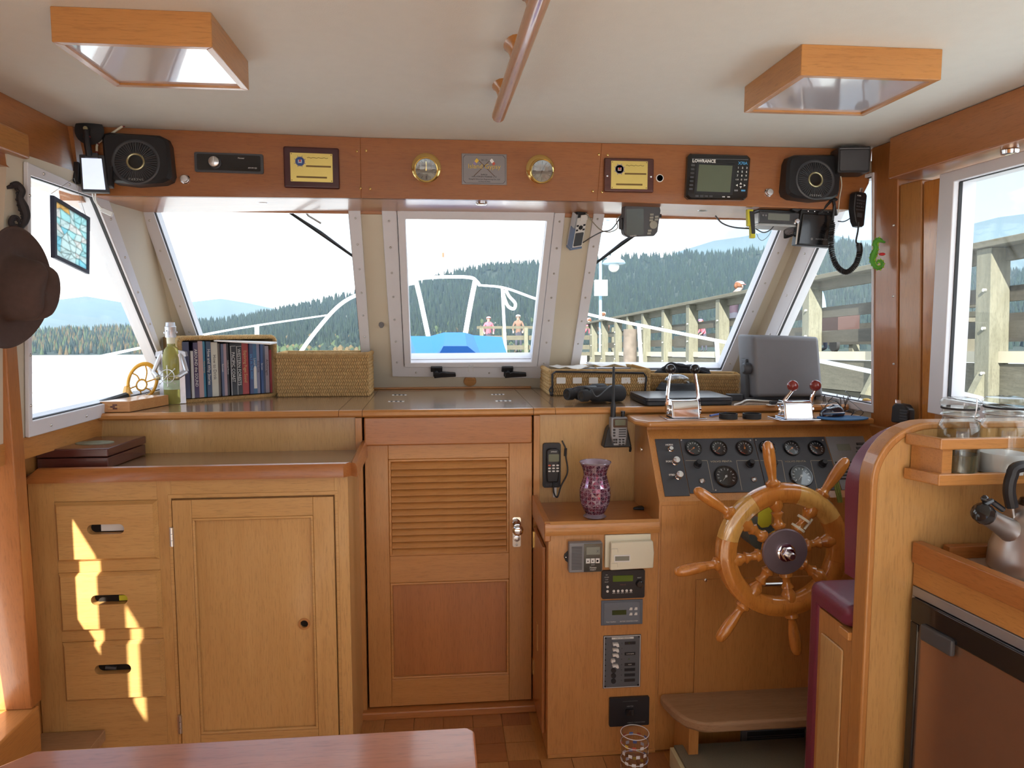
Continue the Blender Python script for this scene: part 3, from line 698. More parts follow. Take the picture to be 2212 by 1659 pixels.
# ------------------------------------------------------------------ instrument cabinet right of the door
XI, XQ = .326, .672
ic = thing('instrument_cabinet', 'low teak cabinet with a shelf top, right of the companionway door', 'cabinet', loc=(.5,2.35,0))
SZ = .755
B().box(XI,XQ,YC+.001,YD-.001,.0,SZ-.03).done('carcass', M_('mid_teak_z'), ic)
B().box(XI-.001,XQ,YC-.003,YC+.002,.0,SZ-.03).done('front_panel', M_('mid_teak_z'), ic, bevel=.0015)
B().box(XI-.002,XQ,YC-.002,YD-.002,SZ-.03,SZ-.012).done('shelf_board', M_('red_teak_x'), ic)
B().prism([Vector((XI-.012,YC-.012,SZ-.036)),Vector((XI-.012,YC-.016,SZ-.020)),Vector((XI-.012,YC-.012,SZ-.002)),Vector((XI-.012,YC-.002,SZ+.006)),Vector((XI-.012,YC+.006,SZ+.004)),Vector((XI-.012,YC+.008,SZ-.036))],(XQ-XI+.011,0,0)).done('fiddle_rail', M_('mid_teak_x'), ic)
B().hexa([Vector((XI-.014,YC-.012,SZ-.055)),Vector((XI+.006,YC-.012,SZ-.055)),Vector((XI+.006,YC-.012,SZ+.004)),Vector((XI-.014,YC-.012,SZ+.004))],
         [Vector((XI-.014,YD-.003,SZ-.055)),Vector((XI+.006,YD-.003,SZ-.055)),Vector((XI+.006,YD-.003,SZ+.018)),Vector((XI-.014,YD-.003,SZ+.018))]).done('fiddle_rail', M_('red_teak_y'), ic, bevel=.004)
sdp = bpy.data.objects.new('side_door', None); COL.objects.link(sdp); sdp.parent = ic
B().box(XI-.012,XI-.001,YC+.05,YD-.03,.05,SZ-.09).done('door_leaf', M_('red_teak_z'), sdp, bevel=.002)
for v in (1165,1440):
    z = P(1155,v,y=YD-.04).z; B().box(XI-.015,XI-.011,YD-.045,YD-.028,z-.028,z+.028).done('hinge', M_('brass'), sdp)
z = P(1172,1370,y=2.37).z; B().box(XI-.014,XI-.011,2.345,2.375,z-.045,z+.045).done('wood_patch', M_('teak_z'), sdp)
B().box(XI,XQ,YC-.008,YC-.003,.0,.012).done('toe_bead', M_('mid_teak_x'), ic)

# ------------------------------------------------------------------ helm console
hc_ = thing('helm_console', 'teak helm console with sloping instrument face below the windshield', 'console', loc=(1.05,2.35,0))
XE = 1.445
A_ = P(1421,1082,x=XQ); B_ = P(1393,926,x=XQ)
yA, zA, yB, zB = YC, A_.z, 2.352, B_.z
CONP = ((XQ,yA,zA), Vector((1,0,0)).cross(Vector((0,yB-yA,zB-zA))).normalized())
CN = Vector(CONP[1]); CN = CN if CN.y < 0 else -CN            # out of the panel, toward the helmsman
prof = [(YC,0),(YC,zA),(yB,zB),(yB,1.034),(YD-.001,1.034),(YD-.001,0)]
B().prism([Vector((XQ,y,z)) for y,z in prof],(XE-XQ,0,0)).done('console_body', M_('mid_teak_z'), hc_, bevel=.003)
zl = 1.052
lip = [P(1358,899,z=zl),P(1394,911,z=zl)]
lp_ = [Vector((lip[0].x,YD-.035,zl)), Vector((lip[0].x,lip[1].y+.055,zl)), Vector((lip[1].x+.012,lip[1].y,zl)), Vector((XE-.02,lip[1].y,zl)), Vector((XE-.02,YD-.032,zl))]
B().prism(lp_,(0,0,-.020)).done('console_top', M_('mid_teak_x'), hc_, bevel=.008, segs=3)
LIPY = lip[1].y
# removable access panel
ax0 = P(1502,1300,y=YC).x; az1 = P(1600,1248,y=YC).z; az0 = P(1600,1500,y=YC).z
B().box(ax0,XE-.04,YC-.006,YC,az0,az1).done('access_panel', M_('mid_teak_z'), hc_, bevel=.001)
B().box(XQ+.008,ax0-.002,YC-.003,YC,az0-.02,zA-.012).done('side_board', M_('mid_teak_z'), hc_)
for u,v in ((1524,1253),): B().sphere(P(u,v,y=YC-.007),.006,10,6).done('screw', M_('chrome'), hc_)
hp = P(1672,1262,y=YC-.03)
B().tube([hp+Vector((-.035,.024,0)),hp+Vector((-.032,0,0)),hp+Vector((.032,0,0)),hp+Vector((.035,.024,0))],.006,8).done('pull_handle', M_('steel'), hc_)
lk = P(1386,971,x=XQ-.001); B().lathe([(.008,0),(.007,.003),(0,.003)],14,frame(lk,(0,-1,0),(0,0,1))).done('key_lock', M_('chrome'), hc_)

# helm foot step and carpeted box
st = thing('foot_step', 'worn rounded teak foot step under the steering wheel', 'step', loc=(.95,2.1,.15))
sx0 = P(1425,1512,y=YC-.004).x; yf = 2.015
pts = [(sx0,YC-.004),(sx0,YC-.035),(sx0+.012,2.10),(sx0+.035,2.05),(sx0+.07,2.025),(sx0+.11,yf),(1.40,yf),(1.40,YC-.004)]
B().poly2(pts,.160,.192).done('tread', M_('worn_wood'), st, bevel=.014, segs=4)
B().box(sx0+.05,sx0+.08,2.06,YC-.004,.02,.160).done('bracket', M_('mid_teak_z'), st)
cbx = thing('carpet_box', 'cream edged box step with brown carpet top, on the floor under the helm', 'step', loc=(1.0,2.05,0))
x0 = P(1455,1622,y=2.08).x
B().poly2([(x0,2.115),(x0,1.98),(x0+.02,1.90),(1.38,1.90),(1.38,2.115)],.002,.062).done('box_body', mat('cream_box',(.62,.55,.33),.7), cbx)
B().poly2([(x0+.012,2.113),(x0+.012,1.985),(x0+.03,1.912),(1.38,1.912),(1.38,2.113)],.062,.070).done('carpet_top', M_('carpet'), cbx)
vt = thing('air_register', 'grey metal heater register low on the console beneath the foot step', 'vent', loc=P(1672,1590,y=YC-.004))
a0,a1,b0,b1 = pr(1600,1577,1745,1606,YC-.004)
o_ = [Vector((x,YC-.001,z)) for x,z in ((a0,b0),(a1,b0),(a1,b1),(a0,b1))]; i_ = [Vector((x,YC-.001,z)) for x,z in ((a0+.02,b0+.009),(a1-.012,b0+.009),(a1-.012,b1-.004),(a0+.02,b1-.004))]
B().ring(o_,i_,(0,-.010,0)).done('register_frame', M_('mid_grey'), vt, bevel=.002)
for k in range(4): B().box(a0+.02,a1-.012,YC-.006,YC-.002,b0+.012+k*.007,b0+.014+k*.007).done('slat', M_('mid_grey'), vt)
B().box(a0+.01,a1-.006,YC-.0025,YC-.001,b0+.004,b1).done('register_back', M_('dark_grey'), vt)

# ------------------------------------------------------------------ dining table and port step
tb_ = thing('dining_table', 'polished reddish teak dining table in the foreground', 'table', loc=(-.35,.6,0))
T = .70; e0 = P(1025,1568,z=T); e1 = P(1032,1659,z=T); xl = P(75,1623,z=T)
xr = (e0.x+e1.x)/2; yt = e0.y
pts = [(xl.x,yt-.002),(xr-.012,yt),(xr,yt-.012),(xr,-.1),(-1.02,-.1),(-1.02,yt-.25),(xl.x-.04,yt-.045)]
tt = B().poly2(pts,T-.03,T).done('table_top', M_('table_wood'), tb_, bevel=.006, segs=3)
B().cyl((-.45,.5,.004),(-.45,.5,T-.03),.05,18).done('pedestal', M_('mid_teak_z'), tb_)
B().box(-.62,-.28,.33,.67,.0,.02).done('pedestal_base', M_('mid_teak_x'), tb_, bevel=.006)
ps = thing('boarding_step', 'worn teak step board beside the port cabinet', 'step', loc=(-1.08,1.9,0))
x1 = P(228,1575,y=YC-.002).x
B().box(-1.176,x1,1.35,YC-.002,.135,.168).done('tread', M_('worn_wood'), ps, bevel=.003)
B().box(-1.170,x1-.012,1.37,YC-.004,.001,.135).done('riser', M_('mid_teak_y'), ps)
# ------------------------------------------------------------------ engine instrument panel on the sloping face
def cp(u, v, out=0.0): return PL(u,v,CONP)+CN*out
CU = Vector((0,yB-yA,zB-zA)).normalized()                      # up the slope
def cfr(u, v, out=0.0): return frame(cp(u,v,out), (1,0,0), CU)
ep = thing('engine_gauges', 'charcoal engine gauge panel set into the sloping console', 'instrument panel', loc=cp(1620,1068))
def plate(name, u0, u1, vt, vb, m, out=.003, uref=None):
    xa, xb = cp(u0,1005).x, cp(u1,1005).x
    t1, t0 = cp(1600,vt), cp(1600,vb)
    q = [Vector((xa,t0.y,t0.z)),Vector((xb,t0.y,t0.z)),Vector((xb,t1.y,t1.z)),Vector((xa,t1.y,t1.z))]
    return B().prism(q, CN*out).done(name, m, ep, bevel=.001)
plate('switch_plate', 1424, 1477, 946, 1069, M_('panel_grey'))
plate('gauge_plate', 1478, 1641, 947, 1064, M_('panel_grey'), .0035)
plate('gauge_plate', 1642, 1799, 947, 1064, M_('panel_grey'), .0035)
plate('alarm_plate', 1801, 1885, 947, 1064, M_('mid_grey'), .003)
mat('gauge_white', (.75,.75,.75), .5); mat('needle_orange', (.75,.25,.05), .5); mat('gold_print', (.42,.36,.26), .6)
def gauge(u, v, r, ang, big=False):
    m = cfr(u,v,.0036)
    g = B(m).lathe([(r*1.02,0),(r*1.06,.004),(r*1.0,.008),(r*.90,.008),(r*.86,.003)],28,caps=False).done('gauge', M_('black_gloss'), ep)
    B(m).lathe([(0,.0026),(r*.88,.0026)],28).done('dial_face', M_('black_plastic'), g)
    t = B(m); n = 11
    for k in range(n):
        a = radians(215-250*k/(n-1)); c, s_ = cos(a), sin(a); w_ = .0007 if k%2 else .0012
        t.add([(c*r*.80-s_*w_,s_*r*.80+c*w_,.0032),(c*r*.80+s_*w_,s_*r*.80-c*w_,.0032),(c*r*.62+s_*w_,s_*r*.62-c*w_,.0032),(c*r*.62-s_*w_,s_*r*.62+c*w_,.0032)],[(0,1,2,3)])
    t.done('dial_ticks', M_('gauge_white'), g)
    nb = B(m); c, s_ = cos(ang), sin(ang)
    nb.add([(-c*r*.15-s_*.0014,-s_*r*.15+c*.0014,.0045),(-c*r*.15+s_*.0014,-s_*r*.15-c*.0014,.0045),(c*r*.68,s_*r*.68,.0045)],[(0,1,2)]); nb.lathe([(r*.10,.003),(r*.10,.0055),(0,.006)],10)
    nb.done('needle', M_('gauge_white') if big else M_('needle_orange'), g)
    if not big:
        arc = B(m); n = 8; a0, a1 = radians(200), radians(262)
        for k in range(n):
            b0, b1 = a0+(a1-a0)*k/n, a0+(a1-a0)*(k+1)/n
            arc.add([(cos(b0)*r*.80,sin(b0)*r*.80,.0031),(cos(b1)*r*.80,sin(b1)*r*.80,.0031),(cos(b1)*r*.72,sin(b1)*r*.72,.0031),(cos(b0)*r*.72,sin(b0)*r*.72,.0031)],[(0,1,2,3)])
        arc.done('red_arc', M_('red_print'), g)
    B(m).lathe([(0,.0075),(r*.5,.0073),(r*.9,.0066)],20).done('gauge_glass', M_('clear_glass'), g)
for u, a in ((1497,215),(1552,225),(1607,88),(1657,215),(1709,215),(1762,150)): gauge(u,970,.0262,radians(a))
gauge(1567,1031,.036,radians(228),True); gauge(1729,1030,.036,radians(228),True)
for u,v,r in ((1506,1005,.013),(1619,1004,.013),(1669,1005,.013),(1775,1004,.013)):
    B(cfr(u,v,.003)).lathe([(r,0),(r,.004),(r*.8,.006),(r*.72,.022),(r*.6,.024),(0,.024)],16).done('control_knob', M_('black_plastic'), ep)
for u,v in ((1516,1040),(1628,1037)):
    B(cfr(u,v,.003)).lathe([(.009,0),(.009,.004),(.006,.006),(.004,.004),(0,.004)],14).done('key_switch', M_('steel'), ep)
for k,(u,v) in enumerate(((1448,972),(1457,1001),(1464,1032))):
    b = B(cfr(u,v,.003)).lathe([(.010,0),(.010,.004),(.0075,.006),(.0065,.012)]+([(.0,.012)] if k==0 else [(.0065,.018),(.011,.020),(.012,.024),(.0105,.027),(0,.028)]),18); b.done('push_button', M_('chrome'), ep)
for body,u,v in (('HORN',1445,962),('PORT',1445,998),('STBD',1451,1027)): text(body,.0085,M_('white_print'),ep,cfr(u,v,.0033),bold=.0002)
for body,u in (('VOLVO PENTA',1557),('VOLVO PENTA',1717)): text(body,.0085,M_('gold_print'),ep,cfr(u,998,.0038),sx=1.25)
ln = B()
def pline(u0,v0,u1,v1,w_=.0006):
    a, b = cp(u0,v0,.0037), cp(u1,v1,.0037); d = (b-a).normalized(); n = d.cross(CN)*w_
    ln.add([a+n,b+n,b-n,a-n],[(0,1,2,3)])
for a in ((1480,996,1527,996),(1527,996,1540,1060),(1590,996,1640,996),(1590,996,1602,1060),(1642,996,1688,996),(1688,996,1700,1060),(1750,996,1797,996),(1750,996,1765,1060)): pline(*a)
ln.done('panel_lines', M_('gold_print'), ep)
sc_ = B()
for u,v in ((1471,952),(1620,952),(1632,952),(1776,952),(1545,1060),(1640,1059)): sc_.sphere(cp(u,v,.0035),.003,8,5)
sc_.done('screw_heads', M_('screw_metal'), ep)
B(cfr(1822,967,.003)).poly2(rrect(.045,.024,.002),0,.001).done('alarm_display', M_('lcd_grey'), ep)
for k in range(6): B(cfr(1822,1000+k*7,.003)).box(-.03,.03,-.0025,.0025,0,.002).done('speaker_slot', M_('black_plastic'), ep)
for k in range(3): B(cfr(1860,960+k*9,.003)).box(-.018,.018,-.004,.004,0,.003).done('key_row', M_('dark_grey'), ep)

# ------------------------------------------------------------------ steering wheel
WY = 1.985
wc = P(1690,1188,y=WY)
sw = thing('steering_wheel', 'varnished eight-spoked wooden ship steering wheel on the helm console', 'steering wheel', loc=wc)
WM = frame(wc,(1,0,0),(0,0,1))                                # z of this frame points aft
RO, RI = .194, .139
rim = [(RI,-.014),(RI,.012),(RI+.006,.018),(RI+.012,.019),(RI+.016,.024),(RO-.016,.024),(RO-.010,.019),(RO-.004,.018),(RO,.010),(RO,-.014),(RO-.008,-.020),(RI+.008,-.020),(RI,-.014)]
# rim in eight felloes with fine joints
for k in range(8):
    a0 = radians(90+10+22.5-45*k); rb_ = B(WM)
    n = 8; vs_ = []; fs_ = []; np_ = len(rim)-1
    for j in range(n+1):
        a = a0-radians(44.9)*j/n
        vs_ += [(r*cos(a),r*sin(a),z) for r,z in rim[:-1]]
    for j in range(n):
        for i in range(np_): fs_.append((j*np_+i,j*np_+(i+1)%np_,(j+1)*np_+(i+1)%np_,(j+1)*np_+i))
    fs_ += [tuple(range(np_)),tuple(range(n*np_,(n+1)*np_))]
    rb_.add(vs_,fs_); rb_.done('rim_segment', M_('wheel_wood') if k not in (7,1) else M_('wheel_wood_light'), sw, angle=.9)
for k in range(8):
    a = radians(90+10-45*k); d = Vector((cos(a),sin(a),0))
    p0 = WM@(d*.05); p1 = WM@(d*.322)
    s_ = [(.014,0),(.014,.06),(.019,.075),(.019,.10),(.013,.115),(.0105,.17),(.017,.215),(.018,.225),(.012,.24),(.016,.27),(.021,.30),(.021,.36)]
    h = [(.017,.515),(.021,.53),(.021,.555),(.0135,.575),(.0115,.60),(.0135,.66),(.0165,.75),(.0175,.84),(.0165,.92),(.013,.97),(.006,.995),(0,1.0)]
    sp = B().turn(p0,p1,s_+h,14).done('spoke', M_('wheel_wood'), sw, angle=.9)
    if k == 1:
        for t0,t1 in ((.20,.225),(.09,.115)):
            B().turn(p0.lerp(p1,t0),p0.lerp(p1,t1),[(.0205,0),(.021,.5),(.0205,1)],12).done('tape_wrap', M_('ivory_plastic'), sp)
        q0, q1 = p0.lerp(p1,.09)+Vector((.018,-.006,0)), p0.lerp(p1,.22)+Vector((.020,-.006,0)); B().tube([q0,q1],.0035,6).done('tape_strip', M_('ivory_plastic'), sp)
B(WM).lathe([(.055,-.018),(.055,.012),(.04,.014)],28).done('hub', M_('wheel_wood'), sw)
mat('hub_metal', (.27,.215,.25), .42, .6, var=.15, scale=20)
B(WM).lathe([(.066,.012),(.067,.016),(.064,.020),(.02,.021),(0,.021)],40).done('hub_disc', M_('hub_metal'), sw)
B(WM).lathe([(.027,.020),(.026,.026),(.020,.029)],20).done('washer', M_('chrome'), sw)
B(WM).poly2(circle(.020,6),.028,.046).done('hub_nut', M_('chrome'), sw, bevel=.002)
B(WM).lathe([(.011,.046),(.011,.060),(.008,.064),(0,.064)],16).done('shaft_end', M_('steel'), sw)
B(WM).lathe([(.012,-.2),(.012,-.018)],14).done('shaft', M_('steel'), sw)
tc_ = P(1652,1165,y=YC-.05)
b = B(); b.cyl((wc.x,YC-.085,wc.z),(wc.x,YC-.001,wc.z),.042,24); b.done('steering_pump', mat('pump_teal',(.09,.12,.12),.5), sw)
yk = P(1651,1108,y=YC-.10)
kf = solo(B(frame(yk,(1,0,0),(0,0,1))).poly2([(-.021,.038),(.020,.042),(.021,-.030),(.012,-.042),(-.010,-.044),(-.021,-.032)],0,.008), 'float_tag', M_('yellow_tape'), 'yellow plastic tag hanging behind the steering wheel', 'tag', yk, bevel=.003)

# ------------------------------------------------------------------ throttle and shift levers on the console top
def control(u0, u1, vb, label, knob, levers, name='engine_control'):
    c = P((u0+u1)/2,vb,z=zl); y = c.y+.045
    xa, xb = P(u0,vb,y=c.y).x, P(u1,vb,y=c.y).x; w_ = xb-xa
    t = thing(name, label, 'throttle', loc=((xa+xb)/2,y,zl))
    cx = (xa+xb)/2
    B().box(xa-.008,xb+.008,y-.048,y+.048,zl,zl+.004).done('base_plate', M_('chrome'), t, bevel=.0015)
    pr_ = [(-.042,.004),(-.034,.030),(-.030,.050),(-.020,.062),(.020,.062),(.032,.048),(.040,.004)]
    B().prism([Vector((cx-w_/2+.012,y+a,zl+b_)) for a,b_ in pr_],(w_-.024,0,0)).done('housing', M_('chrome'), t, bevel=.006, segs=3)
    for side,(pts,kn) in zip((-1,1),levers):
        x = cx+side*(w_/2-.006)
        B().lathe([(.016,0),(.016,.010),(0,.010)],16,frame((x-.005*side,y,zl+.03),(0,side,0),(0,0,1))).done('pivot_cap', M_('chrome'), t)
        pp = bez([Vector((x+a,y+b_,zl+c_)) for a,b_,c_ in pts],6)
        B().tube(pp,[.0075-.003*i/len(pp) for i in range(len(pp))],10).done('lever', M_('chrome'), t)
        B().sphere(pp[-1]+Vector((0,0,kn*.8)),kn,18,12).done('knob', M_(knob), t)
mat('red_knob', (.23,.030,.025), .2, coat=.6)
control(1446,1522,907,'chrome twin lever engine control with black ball knobs','black_gloss',
   [([(0,0,.02),(.0,.0,.07),(.008,.012,.12),(.016,.02,.148)],.0165),([(0,0,.02),(-.002,.0,.07),(-.006,.008,.12),(-.010,.012,.148)],.0165)])
control(1690,1768,909,'chrome twin lever engine control with dark red ball knobs','red_knob',
   [([(0,0,.03),(.016,.0,.055),(.034,-.004,.082),(.044,-.006,.095)],.0185),([(0,0,.03),(.002,.0,.055),(.006,-.004,.082),(.012,-.006,.095)],.0185)])

# ------------------------------------------------------------------ helm seat with its teak back panel
PY = 1.47; PT = .05; XS = P(1880,1100,y=PY).x; ZP = P(2000,912,y=PY).z
hs = thing('helm_chair', 'burgundy vinyl helm seat backed by a tall round-cornered teak panel', 'seat', loc=(1.15,1.58,0))
R_ = .125
def outline(x0, x1, z0, z1, r, n=10):
    return [(x0,z0)]+[(x0+r-r*cos(pi/2*k/n), z1-r+r*sin(pi/2*k/n)) for k in range(n+1)]+[(x1,z1),(x1,z0)]
B().prism([Vector((x,PY+.004,z)) for x,z in outline(XS+.01,1.474,0,ZP-.012,R_)],(0,PT-.008,0)).done('back_panel', M_('teak_z'), hs)
ol = outline(XS,1.474,0,ZP,R_+.005)[:-1]; il = outline(XS+.016,1.474,0,ZP-.016,R_-.008)[:-1]
b = B(); n_ = len(ol)
for i in range(n_-1):
    a,b_,c,d = ol[i],ol[i+1],il[i+1],il[i]
    b.hexa([Vector((p[0],PY,p[1])) for p in (a,b_,c,d)],[Vector((p[0],PY+PT,p[1])) for p in (a,b_,c,d)])
b.done('edge_trim', M_('mid_teak_z'), hs, bevel=.005, segs=3)
zbk = P(1840,1248,y=1.55).z
cu = outline(XS+.004,1.46,zbk,ZP-.020,R_+.02)
cu[0] = (XS+.012,zbk)
B().prism([Vector((x,PY+PT,z)) for x,z in cu],(0,.060,0)).done('backrest_cushion', M_('burgundy_vinyl'), hs, bevel=.024, segs=5)
zs = P(1810,1278,y=1.62).z; yfr = 1.715
pr_ = [(PY+PT+.002,zs-.055),(PY+PT+.002,zs),(yfr,zs),(yfr,.02),(1.660,.02),(1.660,zs-.055)]
B().prism([Vector((XS-.004,y,z)) for y,z in pr_],(1.46-XS,0,0)).done('seat_cushion', M_('burgundy_vinyl'), hs, bevel=.026, segs=5)
B().box(XS+.002,1.46,PY+PT,1.664,0,zs-.056).done('seat_base', M_('mid_teak_z'), hs)
B().box(XS-.004,XS+.003,PY+PT+.03,1.645,.06,zs-.11).done('base_panel', M_('teak_z'), hs, bevel=.006)
B().box(XS-.008,XS+.003,PY+PT,1.56,zs-.075,zs-.056).done('base_rail', M_('mid_teak_y'), hs, bevel=.002)

# ------------------------------------------------------------------ galley unit aft of the panel
G0 = P(1976,1169,y=PY-.002); zg = G0.z; G1 = P(2204,1262,z=zg)
gd = (G1-G0); gd.z = 0; gd.normalize(); gn = Vector((gd.y,-gd.x,0))
if gn.x > 0: gn = -gn                                         # toward the cabin
GE = G0+gd*1.0
def gface(t0,t1,z0,z1,out0,out1):
    a,b_ = G0+gd*t0, G0+gd*t1
    return B().hexa([Vector((p.x+gn.x*out1,p.y+gn.y*out1,z)) for p,z in ((a,z0),(b_,z0),(b_,z1),(a,z1))],[Vector((p.x+gn.x*out0,p.y+gn.y*out0,z)) for p,z in ((a,z0),(b_,z0),(b_,z1),(a,z1))])
ga = thing('galley_counter', 'teak galley counter with raised edge behind the helm seat panel', 'counter', loc=(1.3,1.0,0))
zl1 = P(1976,1214,y=PY-.002).z; zl2 = P(1978,1262,y=PY-.002).z
gface(0.0,1.0,zl1,zg,-.02,.006).done('fiddle_board', M_('red_teak_y'), ga, bevel=.003)
gface(0.0,1.0,zl2,zl1,-.02,.0).done('face_board', M_('mid_teak_y'), ga, bevel=.001)
B().prism([Vector((p.x,p.y,zg-.06)) for p in (G0-gn*.021,GE-gn*.021,Vector((1.474,GE.y,0)),Vector((1.474,PY-.002,0)))],(0,0,.025)).done('counter_top', mat('galley_laminate',(.52,.44,.40),.4), ga)
B().prism([Vector((p.x,p.y,.0)) for p in (G0-gn*.20,GE-gn*.20,Vector((1.474,GE.y,0)),Vector((1.474,PY-.002,0)))],(0,0,zg-.061)).done('carcass', M_('mid_teak_z'), ga)
sp_ = P(2060,1195,y=PY-.01); B().box(sp_.x-.02,1.474,PY-.024,PY-.002,zg-.035,zg-.008).done('back_trim', M_('red_teak_x'), ga, bevel=.002)
fg = thing('fridge', 'built-in galley fridge with black trim and bronze mirror door', 'fridge', loc=G0+gd*.3-Vector((0,0,G0.z)))
zf1 = zl2; 
mat('fridge_flange', (.36,.36,.38), .35, .6); mat('bronze_mirror', (.36,.22,.15), .2, .7, var=.05)
gface(0.004,.80,zf1-.022,zf1-.001,-.02,.003).done('trim_flange', M_('fridge_flange'), fg, bevel=.001)
gface(0.004,.012,.02,zf1-.022,-.02,.003).done('trim_flange', M_('fridge_flange'), fg)
gface(0.012,.80,zf1-.075,zf1-.023,-.02,.012).done('door_top_trim', M_('black_gloss'), fg, bevel=.003)
gface(0.012,.034,.02,zf1-.075,-.02,.012).done('door_edge_trim', M_('black_gloss'), fg, bevel=.003)
gface(0.034,.80,.02,zf1-.075,-.02,.006).done('door_panel', M_('bronze_mirror'), fg)
gface(0.05,.135,zf1-.100,zf1-.065,.008,.020).done('door_latch', M_('dark_grey'), fg, bevel=.004)

# ------------------------------------------------------------------ spice rack with jars
rk = thing('spice_rack', 'teak spice rack with two rails on the back of the helm panel', 'rack', loc=(1.25,PY-.04,1.05))
yr = 1.392
def rail(vt_, vb_, vt2, vb2, name):
    a0 = P(1955,vt_,y=PY-.001); z1 = P(2033,vt2,y=yr).z; z0 = P(2033,vb2,y=yr).z
    xa_, xb_ = a0.x, P(2033,950,y=yr).x
    return xa_, xb_, z0, z1
for (vt_,vb_,nm) in ((948,972,'upper_rail'),(1025,1050,'lower_rail')):
    z1 = P(2033,vt_,y=yr).z; z0 = P(2033,vb_,y=yr).z; xa_ = P(1955,940,y=PY-.001).x; xb_ = P(2033,950,y=yr).x
    B().poly2([(xa_,PY-.001),(xb_,yr),(1.46,yr),(1.46,yr+.014),(xb_+.012,yr+.014),(xa_+.02,PY-.001)],z0,z1).done(nm, M_('mid_teak_x'), rk, bevel=.003)
zr0 = P(2033,1040,y=yr).z; zr1 = P(2033,955,y=yr).z
B().poly2([(xa_+.016,PY-.001),(xb_+.012,yr+.010),(xb_+.035,yr+.012),(xb_+.035,yr+.02),(xb_+.02,yr+.022),(xa_+.03,PY-.001)],zr0,zr1).done('end_block', M_('mid_teak_x'), rk)
B().poly2([(xa_+.012,PY-.001),(xb_+.008,yr+.008),(1.46,yr+.008),(1.46,PY-.001)],zr0-.012,zr0-.001).done('shelf_board', M_('mid_teak_x'), rk)
zsh = zr0-.001
def jar(u, w_, label, fill, vtop, x=None):
    y = 1.432; x = P(u,950,y=y).x; r = w_/2/1600*1.52
    ht = P(u,vtop,y=y).z-zsh
    t = thing('glass_jar', label, 'jar', loc=(x,y,zsh), group=None)
    M = Matrix.Translation((x,y,zsh))
    B(M).lathe([(0,.003),(r*.96,.003),(r,.010),(r,ht*.60),(r*.93,ht*.68),(r*.80,ht*.72),(r*.80,ht*.76),(r*.86,ht*.77),(r*.86,ht*.80),(r*.82,ht*.81),(r*.82,ht*.85),(r*.79,ht*.85),(r*.77,ht*.72),(r*.90,ht*.66),(r*.96,ht*.58),(r*.96,.010),(0,.007)],26).done('jar_glass', M_('jar_glass'), t)
    B(M).lathe([(r*.88,ht*.855),(r*.90,ht*.865),(r*.88,ht*.88)],26,caps=False).done('rubber_seal', M_('rubber'), t)
    B(M).lathe([(r*.84,ht*.88),(r*.92,ht*.90),(r*.93,ht*.95),(r*.80,ht*.985),(r*.45,ht),(0,ht*.985)],26).done('glass_lid', M_('jar_glass'), t)
    B(M).lathe([(0,.008),(r*.93,.010),(r*.93,ht*.30),(0,ht*.32)],20).done('contents', M_(fill), t)
    ww = B(M); wp = [Vector((r*.6*cos(a),-r*.95,ht*.80+ht*.13*sin(a))) for a in [pi*k/10 for k in range(11)]]
    ww.tube([(r*.2,-r*.93,ht*1.0),(r*.18,-r*.96,ht*.9),(r*.1,-r*.96,ht*.76),(r*.5,-r*.85,ht*.72),(r*.85,-r*.5,ht*.74)],.0014,6); ww.torus(r*.86,.0014,Matrix.Translation((0,0,ht*.785)),28,6)
    ww.done('wire_bail', M_('steel'), t)
glass_mat('jar_glass', (.95,.965,.95), .9)
mat('dried_herb', (.07,.055,.025), .9, var=.5, scale=180); mat('white_sugar', (.78,.79,.84), .7)
jar(2070,84,'clip-top glass jar of dark dried herbs on the spice rack','dried_herb',858)
jar(2168,98,'wide clip-top glass jar of white sugar on the spice rack','white_sugar',856)

# ------------------------------------------------------------------ kettle
kx, ky, kz = 1.195, 1.345, zg-.035
kt = thing('kettle', 'brushed steel whistling kettle with black curved handle on the galley counter', 'kettle', loc=(kx,ky,kz))
KM = Matrix.Translation((kx,ky,kz))
B(KM).lathe([(0,.002),(.082,.002),(.088,.012),(.085,.05),(.070,.10),(.050,.135),(.040,.142),(0,.142)],32).done('body', mat('kettle_steel',(.50,.46,.44),.34,.85,var=.05), kt)
B(KM).lathe([(.041,.142),(.036,.152),(.012,.158),(.010,.165),(.016,.172),(.012,.180),(0,.182)],20).done('lid', M_('black_gloss'), kt)
s0 = Vector((kx-.052,ky,kz+.085)); s1 = P(2128,1112,y=ky-.03)
B().turn(s0,s1,[(.026,0),(.021,.4),(.0185,.75),(.0185,1)],18).done('spout', M_('steel'), kt)
d = (s1-s0).normalized()
B().turn(s1-d*.004,s1+d*.024,[(.0195,0),(.021,.3),(.019,.75),(.008,1),(0,1)],16).done('whistle_cap', M_('black_gloss'), kt)
B().tube([s1+d*.006+Vector((0,0,.018)),s1+d*.002+Vector((.012,0,.026)),s0.lerp(s1,.55)+Vector((.006,0,.028))],.006,8).done('trigger', M_('black_gloss'), kt)
B().sphere(s1+d*.004+Vector((0,0,.03)),.0075,10,8).done('trigger_ball', M_('black_gloss'), kt)
h0 = Vector((kx-.045,ky,kz+.128))
hp_ = [P(2190,1125,y=ky),P(2186,1095,y=ky),P(2180,1060,y=ky),P(2186,1028,y=ky),P(2204,1008,y=ky)]
hp_ += [Vector((2*kx-p.x,p.y,p.z)) for p in reversed(hp_)]
B().tube([h0,hp_[0],hp_[1]],.0045,8).done('handle_bracket', M_('steel'), kt)
B().tube([Vector((2*kx-p.x,p.y,p.z)) for p in (h0,hp_[0],hp_[1])],.0045,8).done('handle_bracket', M_('steel'), kt)
B().tube(bez(hp_[1:-1],5),.0115,10).done('handle', M_('black_plastic'), kt)
